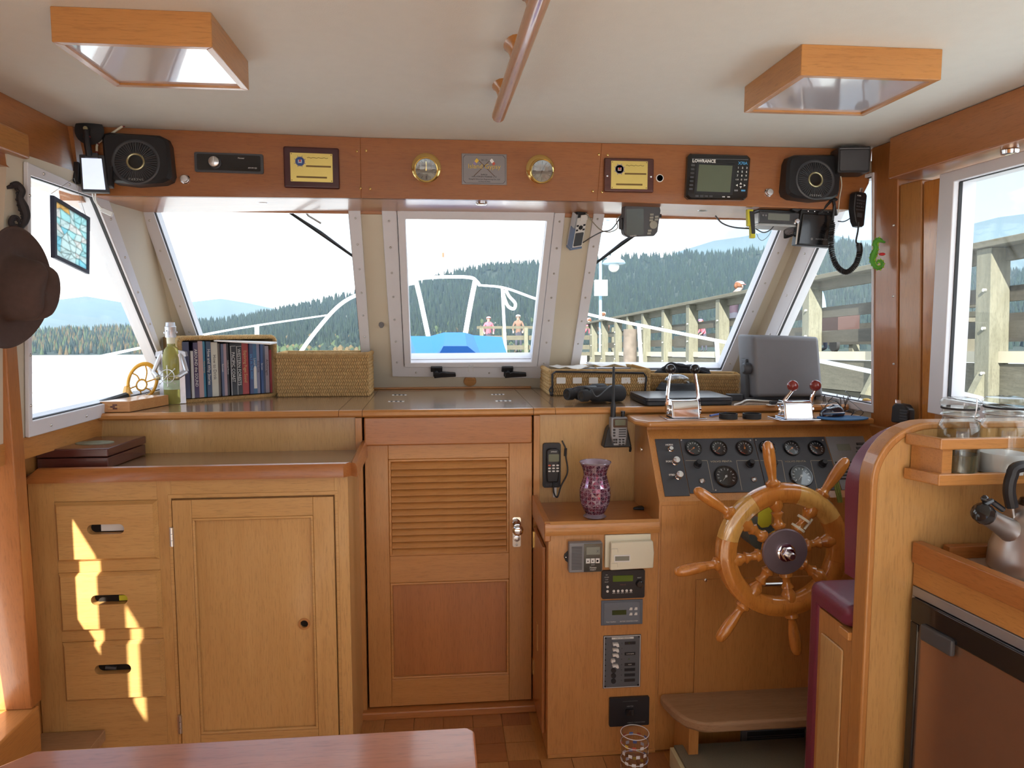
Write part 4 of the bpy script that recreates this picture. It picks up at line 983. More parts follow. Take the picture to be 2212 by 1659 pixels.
# ------------------------------------------------------------------ things on the header board
def mpp(p): return (Vector(p)-CAM).dot(FW)/F                       # metres per pixel at a point
hl0, hl1 = Vector((tops[0].x,HY[0],0)), Vector((tops[1].x,HY[1],0))
HLX = (hl1-hl0).normalized(); HLN = Vector((HLX.y,-HLX.x,0))          # aft-facing normal of the port board
HLP = (hl0, HLN); HCP = (Vector((0,YH,0)), Vector((0,-1,0)))
def hfr(u, v, out=0.0, tilt=0.0):
    pl = HLP if u < 779 else HCP; x = HLX if u < 779 else Vector((1,0,0)); n = Vector(pl[1])
    m = frame(PL(u,v,pl)+n*out, x, (0,0,1))
    return m @ Matrix.Rotation(tilt,4,'X') if tilt else m
def yfr(u, v, y): return frame(P(u,v,y=y), (1,0,0), (0,0,1))

def air_vent(u, v, label, flip=False):
    m = hfr(u,v,.0); k = mpp(m.translation)
    t = thing('cabin_speaker', label, 'speaker', loc=m.translation, group=None)
    s_ = -1 if flip else 1
    o = [(-.098,.070),(-.080,.078),(.060,.078),(.080,.066),(.100,-.045),(.092,-.062),(.06,-.070),(.0,-.076),(-.06,-.072),(-.088,-.062),(-.098,-.050)]
    o = [(-.092,.060),(-.086,.072),(-.070,.077),(.068,.073),(.088,.064),(.096,.045),(.102,-.042),(.096,-.058),(.076,-.068),(.0,-.076),(-.060,-.070),(-.078,-.060),(-.084,-.045)]
    o = [(x*s_,y) for x,y in o]
    if flip: o = o[::-1]
    i_ = [(x*.92,y*.90) for x,y in o]
    b = B(m); n = len(o)
    b.add([(x,y,0) for x,y in o]+[(x*.98,y*.98,.030+.018*(.5-y/.15)) for x,y in o]+[(x*.90,y*.90,.040+.018*(.5-y/.15)) for x,y in o],
          [(r*n+i,r*n+(i+1)%n,(r+1)*n+(i+1)%n,(r+1)*n+i) for r in range(2) for i in range(n)]+[tuple(range(2*n,3*n))])
    b.done('housing', M_('black_plastic'), t, angle=.5)
    slope = math.atan(.018/.15)
    mf = m @ Matrix.Translation((.004*s_,-.010,.0512)) @ Matrix.Rotation(-slope,4,'X')
    B(mf).lathe([(.064,-.004),(.066,.001),(.062,.003),(.058,0)],36,caps=False).done('grille_rim', M_('dark_grey'), t)
    rad = B(mf)
    for q in range(48):
        a = 2*pi*q/48; rad.box(.026,.057,-.0011,.0011,-.002,.0022,Matrix.Rotation(a,4,'Z'))
    rad.done('grille_ribs', M_('dark_grey'), t, smooth=False)
    B(mf).torus(.0225,.0032,Matrix.Translation((0,0,.003)),32,8).done('centre_ring', M_('brass_dull'), t)
    B(mf).lathe([(0,.003),(.019,.002)],20).done('centre_cap', M_('black_gloss'), t)
    text('TRI SONIC',.009,M_('white_print'),t,m@Matrix.Translation((.004*s_,-.0605,.0568))@Matrix.Rotation(-slope,4,'X'))
    B(m).box(-.075,.07,.045,.047,.040,.0425).done('trim_line', M_('dark_grey'), t)
mat('brass_dull', (.42,.38,.22), .3, .7)
air_vent(302,350,'black slotted speaker with a centre ring at the port end of the header')
air_vent(1747,388,'black slotted speaker with a centre ring at the starboard end of the header',True)

# stereo
m = hfr(496,353); st_ = thing('car_stereo', 'slim black car stereo with a round silver knob in the header', 'stereo', loc=m.translation)
B(m).poly2(rrect(.198,.058,.005),0,.008).done('bezel', M_('dark_grey'), st_, bevel=.002)
B(m).poly2(rrect(.182,.046,.004),.008,.012).done('face', M_('black_gloss'), st_, bevel=.001)
B(m).lathe([(.019,.012),(.019,.016),(.016,.017)],24,Matrix.Translation((-.040,-.001,0))).done('knob_ring', M_('black_plastic'), st_)
kb = B(m).lathe([(.0155,.016),(.015,.030),(.012,.032),(0,.032)],24,Matrix.Translation((-.040,-.001,0))).done('volume_knob', M_('steel'), st_)
B(m).box(-.0412,-.0388,-.015,.013,.032,.0325).done('knob_mark', M_('white_print'), kb)
B(m).poly2(rrect(.09,.030,.003),.012,.013,Matrix.Translation((.036,.002,0))).done('display', M_('black_gloss'), st_)
text('Pioneer',.006,M_('white_print'),st_,m@Matrix.Translation((.036,.014,.0133))); text('AM FM CD',.0055,M_('white_print'),st_,m@Matrix.Translation((.068,-.014,.0133)))

# white push lights
for u,v,lb in ((400,387,'small round silver button on the header beside the car stereo'),(1660,416,'small round silver button on the header beside the fishfinder')):
    m = hfr(u,v); k_ = thing('push_button', lb, 'button', loc=m.translation)
    B(m).lathe([(.0145,0),(.0145,.004),(.012,.007)],22).done('ring', M_('chrome'), k_); B(m).lathe([(.0115,.004),(.0115,.013),(.010,.015),(0,.0155)],22).done('cap', M_('steel'), k_)
m = hfr(1425,385); k_ = thing('power_socket', 'small black socket hole beside the brown plaque', 'socket', loc=m.translation)
B(m).lathe([(.0125,0),(.0125,.002),(.010,.003)],22,caps=False).done('ring', M_('white_plastic'), k_); B(m).lathe([(0,.0025),(.0105,.0025)],22).done('cap', M_('black_gloss'), k_)

# plaques
def plaque(u, v, w_, h_, pw, ph, wood_, label, screws_):
    m = hfr(u,v); t = thing('award_plaque', label, 'plaque', loc=m.translation)
    B(m).box(-w_/2,w_/2,-h_/2,h_/2,0,.014).done('backboard', M_(wood_), t, bevel=.005)
    B(m).poly2([(-pw/2,-ph/2),(pw/2,-ph/2),(pw/2,ph/2),(-pw/2,ph/2)],.014,.0155).done('brass_plate', M_('gold_plate'), t, bevel=.0005)
    z = .0158; cx, cy, r = -pw*.27, ph*.20, ph*.15
    em = B(m).lathe([(0,z),(r,z)],24,Matrix.Translation((cx,cy,0))).done('emblem', M_('badge_blue'), t)
    B(m).torus(r*1.02,.0012,Matrix.Translation((cx,cy,z)),24,6).done('emblem_ring', M_('badge_grey'), em)
    sp = B(m)
    for q in range(8):
        a = 2*pi*(q+.5)/8; sp.box(r,r*1.42,-.0007,.0007,z-.0002,z+.0006,Matrix.Translation((cx,cy,0))@Matrix.Rotation(a,4,'Z'))
    sp.done('emblem_spokes', M_('badge_grey'), em)
    fl_ = B(m).box(cx-r*.42,cx-r*.28,cy-r*.4,cy+r*.4,z,z+.0006).box(cx+r*.28,cx+r*.42,cy-r*.4,cy+r*.4,z,z+.0006).box(cx-r*.2,cx+r*.2,cy-r*.35,cy-r*.15,z,z+.0006)
    fl_.done('emblem_bars', M_('white_print'), em)
    B(m).box(cx-r*.2,cx+r*.2,cy-r*.05,cy+r*.35,z,z+.0006).done('emblem_mark', M_('red_print'), em)
    # a line of script and two engraved lines, unreadable in the photograph: kept as engraved strokes
    q = [(pw*(-.10+.045*i), ph*(.34+.018*math.sin(i*2.3))) for i in range(12)]
    B().tube([m@Vector((a,b_,z)) for a,b_ in q],.0007,5).done('engraved_script', M_('engraving'), t)
    for x0,x1,yy in ((-.13*pw,.46*pw,.045*ph),(-.36*pw,.36*pw,-.34*ph)):
        B(m).box(x0,x1,yy-.03*ph,yy+.03*ph,z-.0002,z+.0003).done('engraved_line', M_('engraving'), t)
    pins = B(m)
    for sx in (-1,1):
        for sy in (-1,1): pins.sphere((sx*(pw/2-.004),sy*(ph/2-.004),.0155),.0016,8,4)
    pins.done('plate_pins', M_('engraving'), t)
    if screws_:
        for sx in (-1,1): B(m).sphere((sx*(w_/2-.010),-.004,.014),.0038,10,5).done('screw', M_('chrome'), t)
mat('badge_blue', (.10,.20,.55), .4); mat('badge_grey', (.16,.16,.30), .4); mat('engraving', (.17,.10,.02), .5)
mat('dark_mahogany', (.055,.010,.014), .3, coat=.4)
plaque(674,364,.166,.124,.126,.086,'dark_mahogany','brass plaque on a dark maroon board left of the two brass gauges',False)
plaque(1357,380,.163,.108,.120,.088,'mahogany','brass plaque on a brown board with two screws left of the fishfinder',True)

# brass clock and barometer
def ship_gauge(u, v, label, name, cat, hands):
    m = hfr(u,v); t = thing(name, label, cat, loc=m.translation)
    B(m).lathe([(.046,0),(.046,.004),(.040,.010),(.036,.011)],36).done('flange', M_('brass'), t)
    mt = m @ Matrix.Translation((0,-.004,.008)) @ Matrix.Rotation(radians(14),4,'X')
    B(mt).lathe([(.037,-.004),(.037,.034),(.0385,.036),(.0385,.042),(.036,.045),(.033,.042)],36,caps=False).done('case', M_('brass'), t)
    f = B(mt).lathe([(0,.036),(.034,.036)],36).done('dial', M_('dial_silver'), t)
    tk = B(mt)
    for q in range(12):
        a = 2*pi*q/12; tk.box(.022 if q%3 else .019,.030,-.0006 if q%3 else -.0011,.0006 if q%3 else .0011,.0361,.0364,Matrix.Rotation(a,4,'Z'))
    tk.done('dial_marks', M_('black_plastic'), f)
    hb = B(mt)
    for a,L,w_ in hands: hb.box(-.004,L,-w_,w_,.037,.0376,Matrix.Rotation(radians(a),4,'Z'))
    hb.lathe([(.0022,.036),(.0022,.039),(0,.039)],10); hb.done('hands', M_('black_plastic') if name=='ship_barometer' else M_('brass'), f)
    B(mt).lathe([(0,.0435),(.02,.043),(.0335,.041)],28).done('crystal', M_('clear_glass'), t)
mat('dial_silver', (.34,.33,.31), .3, .15, var=.1, scale=90)
ship_gauge(921,363,'round brass ship clock on the header left of the builder plate','ship_clock','clock',((90,.024,.0009),(88,.016,.0012)))
ship_gauge(1167,366,'round brass barometer on the header right of the builder plate','ship_barometer','barometer',((65,.027,.0009),(250,.018,.0008)))

# builder's plate
m = hfr(1046,366); bp_ = thing('builder_plate', 'pewter coloured builder plate with crossed flags between the brass gauges', 'sign', loc=m.translation)
mat('plate_pewter', (.24,.22,.22), .38, .65, var=.06); mat('plate_ink', (.05,.04,.045), .5); mat('flag_yellow', (.72,.48,.05), .5); mat('flag_white', (.80,.80,.80), .5); mat('flag_red', (.5,.10,.06), .5); mat('flag_violet', (.25,.20,.35), .5); mat('pole_brown', (.10,.055,.03), .5)
W_, H_ = .143, .096
B(m).box(-W_/2,W_/2,-H_/2,H_/2,0,.003).done('plate', M_('plate_pewter'), bp_, bevel=.001)
o_ = [(-.067,-.036),(-.060,-.044),(.060,-.044),(.067,-.036),(.067,.036),(.060,.044),(-.060,.044),(-.067,.036)]; i_ = [(x*.983,y*.975) for x,y in o_]
B(m).poly2(o_,.003,.0035,holes=[i_]).done('border', M_('plate_ink'), bp_)
for s_ in (1,-1):
    B(m).add([(s_*-.034,-.021,.0036),(s_*-.0325,-.0225,.0036),(s_*.0265,.034,.0036),(s_*.025,.0355,.0036)],[(0,1,2,3)]).done('flag_pole', M_('pole_brown'), bp_)
    def fl2(pts, mt_): B(m).add([(s_*x,y,.0040) for x,y in pts],[tuple(range(len(pts)))]).done('flag_cloth', M_(mt_), bp_)
    fl2([(.024,.034),(.017,.027),(.024,.018),(.031,.024)],'flag_white' if s_>0 else 'flag_yellow'); fl2([(.031,.024),(.024,.018),(.029,.011),(.036,.017)],'flag_red' if s_>0 else 'flag_violet')
text('Island Gypsy',.0205,M_('flag_yellow'),bp_,m@Matrix.Translation((0,.008,.0046)),sx=1.0,depth=.0004,bold=-.0002)
text('36\'-15',.008,M_('plate_ink'),bp_,m@Matrix.Translation((0,.028,.0036)))
for s_,yy,sz in (('built by',-.0165,.007),('HALVORSEN MARINE LTD',-.0235,.0068),('Kong & Halvorsen Engineering Co., Ltd',-.031,.0062),('HONG KONG',-.0385,.006)):
    text(s_,sz,M_('plate_ink'),bp_,m@Matrix.Translation((0,yy,.0036)))

# fishfinder
m = hfr(1548,384); ff = thing('fishfinder', 'black fishfinder with a large green screen and keypad in the header', 'fishfinder', loc=m.translation)
o_ = [(-.104,.063),(-.096,.072),(.094,.070),(.106,.060),(.099,-.062),(.088,-.073),(-.098,-.073),(-.108,-.064)]
b = B(m); n = len(o_)
b.add([(x,y,0) for x,y in o_]+[(x,y,.016) for x,y in o_]+[(x*.95,y*.94,.022) for x,y in o_],[(r*n+i,r*n+(i+1)%n,(r+1)*n+(i+1)%n,(r+1)*n+i) for r in range(2) for i in range(n)]+[tuple(range(2*n,3*n))]); b.done('casing', M_('black_gloss'), ff)
B(m).add([(-.068,.037,.0224),(.044,.035,.0224),(.038,-.050,.0224),(-.074,-.048,.0224)],[(0,1,2,3)]).done('screen', M_('lcd_green'), ff)
B(m).poly2([(-.076,.043),(.052,.041),(.046,-.057),(-.082,-.055)],.0215,.0228,holes=[[(-.068,.037),(.044,.035),(.038,-.050),(-.074,-.048)]]).done('screen_bezel', M_('black_plastic'), ff)
B(m).box(-.092,.096,.0545,.0555,.022,.0226).done('trim_line', M_('mid_grey'), ff)
text('LOWRANCE',.0138,M_('white_print'),ff,m@Matrix.Translation((-.052,.0475,.0232)),bold=.0006,depth=.0003)
text('X70A',.013,M_('blue_print'),ff,m@Matrix.Translation((.078,.043,.0232)),bold=.0003,depth=.0003)
rows = ['123','456','789']
for r,row in enumerate(rows):
    for c,ch in enumerate(row): text(ch,.0085,M_('white_print'),ff,m@Matrix.Translation((.063+c*.0145-r*.001,.0285-r*.0125,.0232)),name='keypad_digit',depth=.0003,bold=.0002)
for c,ch in enumerate(('CLR','0','ENT')): text(ch,.006 if c!=1 else .0085,M_('white_print'),ff,m@Matrix.Translation((.060+c*.0145,-.009,.0232)),name='keypad_digit',depth=.0003)
for dx,dy,a in ((0,.006,0),(-.013,0,90),(.013,0,-90),(0,-.006,180)):
    B(m).add([(-.004,-.003,0),(.004,-.003,0),(0,.004,0)],[(0,1,2)],Matrix.Translation((.073+dx,-.027+dy,.0230))@Matrix.Rotation(radians(a),4,'Z')).done('arrow_key', M_('white_print'), ff)
B(m).box(.052,.064,-.046,-.041,.0222,.0228).done('soft_key', M_('mid_grey'), ff); B(m).box(.075,.089,-.046,-.041,.0222,.0228).done('soft_key', M_('blue_print'), ff)
for r in range(7): B(m).box(-.094-r*.0009,-.082-r*.0009,.031-r*.0125,.037-r*.0125,.0222,.0226).done('soft_key', M_('dark_grey'), ff)
for c in range(4): B(m).box(-.078+c*.0155,-.067+c*.0155,-.066,-.060,.0222,.0226).done('soft_key', M_('dark_grey'), ff)
for c in range(2): B(m).box(.012+c*.017,.021+c*.017,-.066,-.063,.0222,.0228).done('soft_key', M_('white_print'), ff)

# dark box speaker in the corner
bxm = yfr(1842,346,2.33); xs_ = thing('box_speaker', 'small black box loudspeaker in the starboard corner under the headliner', 'speaker', loc=bxm.translation)
bxm = bxm @ Matrix.Rotation(radians(-10),4,'Y')
B(bxm).poly2(rrect(.100,.082,.006),-.07,.012).done('cabinet', M_('black_plastic'), xs_, bevel=.004)
B(bxm).poly2(rrect(.088,.064,.005),.012,.015,Matrix.Translation((0,-.003,0))).done('grille', M_('dark_grey'), xs_)
B(bxm).box(-.046,.046,.033,.035,.011,.014).done('trim', M_('mid_grey'), xs_)
pts = [P(1815,373,y=2.385),P(1818,400,y=2.39),P(1814,425,y=2.39),P(1812,445,y=2.39),P(1810,462,y=2.42)]
solo(B().tube(bez(pts,5),.0016,6), 'speaker_wire', M_('ivory_plastic'), 'thin pale wire hanging from the corner box speaker', 'wire', pts[0])

# suction mount with a small screen, its glow standing in for a reflection
su = hfr(200,287,.022); sm = thing('screen_mount', 'small glossy screen on a black suction cup mount in the port corner', 'mount', loc=su.translation)
B(su).lathe([(.039,0),(.040,.003),(.033,.008),(.018,.014),(.010,.020),(.008,.030),(0,.031)],28).done('suction_cup', M_('rubber'), sm)
B(su).lathe([(.006,.030),(.006,.034),(0,.035)],14).done('cup_bolt', M_('brass_dull'), sm)
a0 = su@Vector((0,-.004,.028)); a1 = PL(207,345,HLP)+HLN*.05
B().tube([a0,a0.lerp(a1,.5)+HLN*.004,a1],[.008,.0095,.0095],10).done('arm', M_('black_plastic'), sm)
for t_ in (.25,.7): B().tube([a0.lerp(a1,t_),a0.lerp(a1,t_+.03)],.0102,10).done('arm_tie', M_('red_tie'), sm)
scm = frame(PL(215,382,HLP)+HLN*.055, HLX, (0,0,1)) @ Matrix.Rotation(radians(-14),4,'X')
kk = mpp(scm.translation)
B(scm).poly2([(-.037,.056),(.030,.056),(.047,-.058),(-.026,-.058)],-.010,.004).done('screen_casing', M_('dark_grey'), sm, bevel=.003)
mat('reflection_glow', (.62,.66,.74), .10)
_pb = [n for n in MATS['reflection_glow'].node_tree.nodes if n.type=='BSDF_PRINCIPLED'][0]; _pb.inputs['Emission Color'].default_value = (.72,.82,1,1); _pb.inputs['Emission Strength'].default_value = .42  # emission stands in for sky reflected in the screen
B(scm).poly2([(-.029,.043),(.024,.043),(.038,-.050),(-.020,-.050)],.004,.006).done('screen', M_('reflection_glow'), sm)
B(scm).box(-.018,.015,.044,.058,.002,.010).done('clamp', M_('dark_grey'), sm)
B(scm).box(-.048,-.034,-.03,.03,-.012,.010).done('clamp_arm', M_('black_plastic'), sm, bevel=.002)
B(scm).box(.044,.056,-.04,.02,-.012,.010).done('clamp_arm', M_('black_plastic'), sm, bevel=.002)
mat('red_tie', (.20,.03,.04), .6)
pts = [P(293,270,y=2.352),P(278,266,y=2.33),P(258,277,y=2.328),P(235,293,y=2.328),P(212,309,y=2.325),P(209,325,y=2.32),P(210,345,y=2.31)]
cb_ = solo(B().tube(bez(pts,6),.0034,8), 'power_cable', M_('ivory_plastic'), 'white taped cable running up from the small screen to the headliner', 'cable', pts[0])
q = bez(pts,6)
for i in (9,17,24,31): B().tube([q[i],q[i+1]],.0042,8).done('cable_tie', M_('red_tie'), cb_)
pts = [PL(213,420,HLP)+HLN*.05,PL(212,436,HLP)+HLN*.03,PL(218,452,HLP)+HLN*.0,PL(228,458,HLP)]
p2 = [PL(219,420,HLP)+HLN*.05,PL(217,440,HLP)+HLN*.03,PL(222,452,HLP)+HLN*.0,PL(230,456,HLP)]
ad = solo(B().tube(bez(pts,5),.0026,7).tube(bez(p2,5),.0022,7), 'charging_lead', M_('white_plastic'), 'short white charging lead dangling below the small screen', 'cable', pts[0])
B(frame(PL(231,457,HLP),HLX,(0,0,1))@Matrix.Rotation(radians(-25),4,'Z')).box(-.016,.018,-.008,.006,-.006,.006).done('plug', M_('white_plastic'), ad, bevel=.002)

# ------------------------------------------------------------------ things hanging under the header
# handheld plotter in a wall bracket on the cream pillar
m = frame(PL(1246,490,WS)-WSN*.03, (1,0,0), (0,-.573,.819)) @ Matrix.Rotation(radians(-3),4,'Z') @ Matrix.Rotation(radians(22),4,'Y')
hg = thing('handheld_plotter', 'white handheld plotter with a dark screen in a bracket on the cream pillar', 'plotter', loc=m.translation)
B(m).poly2(rrect(.042,.122,.004),-.012,.012).done('body', M_('white_plastic'), hg, bevel=.003)
B(m).box(-.028,-.022,-.062,.075,-.016,.014).done('bracket', M_('steel'), hg)
B(m).box(-.030,.022,-.070,-.062,-.016,.014).done('bracket_foot', M_('blue_grey'), hg, bevel=.002)
B(m).box(-.0285,-.0225,-.06,.02,-.010,.015).done('blue_strip', M_('blue_grey'), hg)
B(m).poly2(rrect(.034,.054,.003),.012,.014,Matrix.Translation((0,-.028,0))).done('screen', M_('lcd_dark'), hg)
B(m).poly2(circle(.009,6,a0=pi/6),.012,.0145,Matrix.Translation((0,.020,0))).done('rocker_key', M_('black_plastic'), hg)
for dx in (-.014,.014):
    for dy in (.011,.029): B(m).box(dx-.004,dx+.004,.020+dy-.0205-.003,.020+dy-.0205+.003,.012,.014,Matrix.Translation((0,.0,0))).done('key', M_('black_plastic'), hg)
B(m).box(-.024,.018,.055,.085,-.014,.012).done('mount_block', M_('black_plastic'), hg, bevel=.003)
B(m).box(-.008,.022,.048,.07,.012,.014).done('paper_tag', M_('paper'), hg)
mat('blue_grey', (.16,.22,.34), .45); mat('lcd_dark', (.08,.09,.10), .15)
# depth sounder
m = yfr(1384,476,2.50) @ Matrix.Rotation(radians(3),4,'Z') @ Matrix.Rotation(radians(8),4,'X')
ds = thing('depth_sounder', 'dark chartplotter with grey keys hanging under the header', 'chartplotter', loc=m.translation)
o_ = [(-.060,.046),(-.052,.054),(.050,.054),(.062,.044),(.066,.030),(.056,-.040),(.044,-.054),(-.048,-.054),(-.060,-.046),(-.063,-.030)]
B(m).poly2(o_,-.03,.014).done('casing', M_('dark_grey'), ds, bevel=.005)
B(m).poly2(rrect(.060,.086,.004),.014,.0155,Matrix.Translation((-.024,-.004,0))).done('screen', M_('lcd_dark_green'), ds)
B(m).lathe([(.0135,.014),(.0135,.017),(.011,.018),(0,.018)],22,Matrix.Translation((.040,-.016,0))).done('rocker_pad', M_('key_grey'), ds)
for x,y in ((.034,.018),(.033,.008),(.032,-.001),(.051,.010),(.050,.001),(.027,-.035),(.025,-.044)): B(m).box(x-.006,x+.006,y-.0032,y+.0032,.014,.0165).done('key', M_('key_grey'), ds)
text('GARMIN',.006,M_('white_print'),ds,m@Matrix.Translation((-.03,-.0495,.0143)))
B(m).box(-.072,-.062,-.028,.010,-.02,.004).done('bracket_knob', M_('black_plastic'), ds, bevel=.003)
B(m).box(-.035,.045,.050,.068,-.03,.008).done('mount_bracket', M_('black_plastic'), ds, bevel=.003)
B(m).lathe([(.006,0),(.006,.010),(0,.010)],12,Matrix.Translation((.064,.012,-.01))@Matrix.Rotation(pi/2,4,'Y')).done('side_knob', M_('black_plastic'), ds)
mat('lcd_dark_green', (.045,.055,.042), .18); mat('key_grey', (.32,.32,.27), .5)
pts = [P(1344,462,y=2.52),P(1330,485,y=2.54),P(1318,497,y=2.55),P(1300,501,y=2.56),P(1280,511,y=2.62),P(1258,525,y=2.78)]
solo(B().tube(bez(pts,6),[.0018]*31 if False else .0022,7), 'data_cable', M_('dark_grey'), 'dark cable linking the handheld plotter to the depth sounder', 'cable', pts[0])
pts = [P(1262,456,y=2.66),P(1285,485,y=2.64),P(1300,498,y=2.6),P(1318,501,y=2.57),P(1334,492,y=2.55),P(1332,474,y=2.54),P(1344,464,y=2.52)]
solo(B().tube(bez(pts,6),.0018,7), 'grey_lead', M_('key_grey'), 'thin grey lead looping from the header soffit to the depth sounder', 'cable', pts[0])

# VHF radio in its bracket, starboard
ry = 2.45
m = yfr(1681,472,ry) @ Matrix.Rotation(radians(-2),4,'Z'); k = mpp(m.translation)
vr = thing('marine_radio', 'slim grey radio with a display and dial slung under the header', 'radio', loc=m.translation)
B(m).poly2(rrect(.135,.040,.004),-.10,.0).done('chassis', M_('steel_dull'), vr, bevel=.002)
B(m).poly2(rrect(.140,.036,.005),.0,.012).done('face', M_('dark_grey'), vr, bevel=.003)
B(m).poly2(rrect(.076,.022,.002),.012,.0135,Matrix.Translation((-.004,.003,0))).done('display', M_('lcd_grey'), vr)
B(m).lathe([(.010,.012),(.009,.026),(.007,.028),(0,.028)],18,Matrix.Translation((.056,-.009,0))).done('dial', M_('chrome'), vr)
for x in (-.06,-.05): B(m).lathe([(.0032,.012),(.0032,.015),(0,.015)],8,Matrix.Translation((x,.006,0))).done('key', M_('mid_grey'), vr)
B(m).box(-.072,.072,.020,.026,-.10,.004).done('bracket_top', M_('black_plastic'), vr)
B(m).box(-.072,.078,-.026,-.021,-.10,.004).done('bracket_bottom', M_('steel_dull'), vr)
cl_ = yfr(1715,445,2.43); B(cl_).poly2([(-.024,.022),(-.006,.030),(.016,.022),(.026,.004),(.022,-.012),(.006,-.022),(-.012,-.014),(-.010,.006)],-.01,.012).done('swivel_clamp', M_('black_plastic'), vr, bevel=.003)
mat('steel_dull', (.38,.37,.35), .4, .8)
# yellow torch clipped at its end
m = yfr(1622,482,2.44); yt = thing('yellow_torch', 'yellow and black clip torch beside the radio', 'torch', loc=m.translation)
B(m).poly2([(-.016,.045),(.004,.045),(.006,-.022),(.014,-.022),(.014,-.050),(-.002,-.050),(-.004,-.010),(-.014,-.010)],-.008,.008).done('body', M_('yellow_tape'), yt, bevel=.002)
B(m).poly2([(-.010,.038),(.006,.038),(.012,-.036),(.0,-.036)],.008,.011).done('grip', M_('black_plastic'), yt, bevel=.001)
# black external speaker
m = yfr(1763,495,2.43) @ Matrix.Rotation(radians(-2),4,'Z')
es = thing('external_speaker', 'flat black square loudspeaker hanging beside the radio', 'speaker', loc=m.translation)
B(m).poly2([(-.058,.062),(.062,.060),(.062,-.060),(-.068,-.056)],-.035,.0).done('casing', M_('black_plastic'), es, bevel=.004)
B(m).poly2([(-.052,.050),(.058,.048),(.058,-.056),(-.062,-.052)],.0,.006).done('grille_cover', M_('black_gloss'), es, bevel=.003)
B(m).add([(-.067,.02,.001),(-.0635,.02,.006),(-.068,-.054,.006),(-.0705,-.054,.001)],[(0,1,2,3)]).done('edge_strip', M_('white_plastic'), es)
text('MOTOROLA',.0075,M_('mid_grey'),es,m@Matrix.Translation((.018,-.034,.0064)),depth=.0003); B(m).lathe([(.004,.006),(.004,.0066),(0,.0066)],14,Matrix.Translation((-.016,-.034,0))).done('badge', M_('mid_grey'), es)
B(m).box(-.056,.06,.060,.066,-.03,.004).done('bracket', M_('dark_grey'), es)
sr = B(m)
for x in (-.035,-.012,.014,.036): sr.sphere((x,.058,.004),.0028,8,4)
sr.done('screws', M_('chrome'), es)
b0 = P(1768,462,y=2.42); solo(B().tube(bez([b0,P(1785,445,y=2.40),P(1800,430,y=2.395),P(1808,432,y=2.395)],5),.0045,7).tube([P(1800,430,y=2.392),P(1806,465,y=2.41)],.005,7), 'hanger_strap', M_('black_plastic'), 'black strap and strut holding the flat loudspeaker to the header', 'bracket', b0)
# wire bundle
wb_ = B(); c0 = P(1708,501,y=2.46)
for q in range(7):
    a = random.uniform(-.006,.006); wb_.tube(bez([P(1738,498+q,y=2.46),P(1712,492+q*2.2,y=2.455+a),P(1694,498+q*2.5,y=2.45+a),P(1700,508+q,y=2.455),P(1728,504,y=2.46)],5),.0013,5)
solo(wb_, 'wire_bundle', M_('black_plastic'), 'coiled bundle of thin black wires below the radio', 'wires', c0)
for pl2,lb,r in (([(1545,466),(1560,482),(1585,491),(1620,494)],'black cable sagging from the soffit to the yellow torch',.0026),([(1632,494),(1648,502),(1662,498),(1672,488)],'short black cable looping under the radio',.0020),([(1634,504),(1640,516),(1648,519),(1660,509),(1668,492)],'hair thin grey wire loop below the radio',.0008)):
    pp = [P(u,v,y=2.46+.0*i) for i,(u,v) in enumerate(pl2)]; solo(B().tube(bez(pp,6),r,6),'loose_cable',M_('dark_grey'),lb,'cable',pp[0])
# hand microphone and its coiled cord
m = yfr(1857,452,2.36) @ Matrix.Rotation(radians(16),4,'Y') @ Matrix.Rotation(radians(-4),4,'Z')
hm = thing('hand_microphone', 'black hand microphone with keypad hung by the starboard post', 'microphone', loc=m.translation)
B(m).poly2([(-.024,.050),(-.016,.056),(.022,.056),(.028,.048),(.028,-.050),(.020,-.056),(.0,-.056),(-.012,-.040),(-.024,-.002)],-.026,.0).done('body', M_('black_plastic'), hm, bevel=.005)
for r in range(4):
    for c in range(4): B(m).box(-.016+c*.009,-.010+c*.009,.026-r*.010,.0305-r*.010,0,.002).done('key', M_('dark_grey'), hm)
text('ICOM',.006,M_('white_print'),hm,m@Matrix.Translation((-.008,.043,.0004)))
B(m).box(-.008,.012,-.026,-.012,0,.0015).done('mic_slots', M_('dark_grey'), hm)
B(m).tube([(.004,.056,-.01),(.006,.070,-.01),(.014,.072,-.01),(.012,.056,-.01)],.0022,6).done('hang_loop', M_('steel'), hm)
cpts = bez([P(1799,476,y=2.40),P(1796,510,y=2.39),P(1797,545,y=2.38),P(1808,575,y=2.37),P(1828,588,y=2.36),P(1848,572,y=2.35),P(1857,545,y=2.35),P(1855,526,y=2.35)],16)
coil = []; L = len(cpts); prevx = None; turns = 58
for i in range(L-1):
    t = (cpts[i+1]-cpts[i]); tn = t.normalized(); x = (Vector((0,1,0)) - tn*tn.y).normalized(); y = tn.cross(x)
    sub = 8
    for j in range(sub):
        f_ = (i+j/sub)/(L-1); a = 2*pi*turns*f_
        ramp = min(1, f_/.05+.2, 1)
        coil.append(cpts[i]+t*(j/sub)+(x*cos(a)+y*sin(a))*.0075*ramp)
cc = B().tube(coil,.0026,5); pts = [coil[-1],P(1849,522,y=2.35),P(1853,500,y=2.35),P(1855,480,y=2.35)]
cc.tube(bez(pts,4),.0028,6); pp = [coil[0],P(1800,462,y=2.40),P(1803,442,y=2.395)]; cc.tube(pp,.0045,6)
solo(cc,'microphone_cable',M_('black_plastic'),'black coiled microphone cord hanging in a loop','cord',cpts[0])
pp = [P(1810,478,y=2.42),P(1825,478,y=2.40),P(1845,466,y=2.37)]; solo(B().tube(bez(pp,5),.0018,6),'mic_lead',M_('black_plastic'),'thin black lead between the flat loudspeaker and the microphone','cable',pp[0])
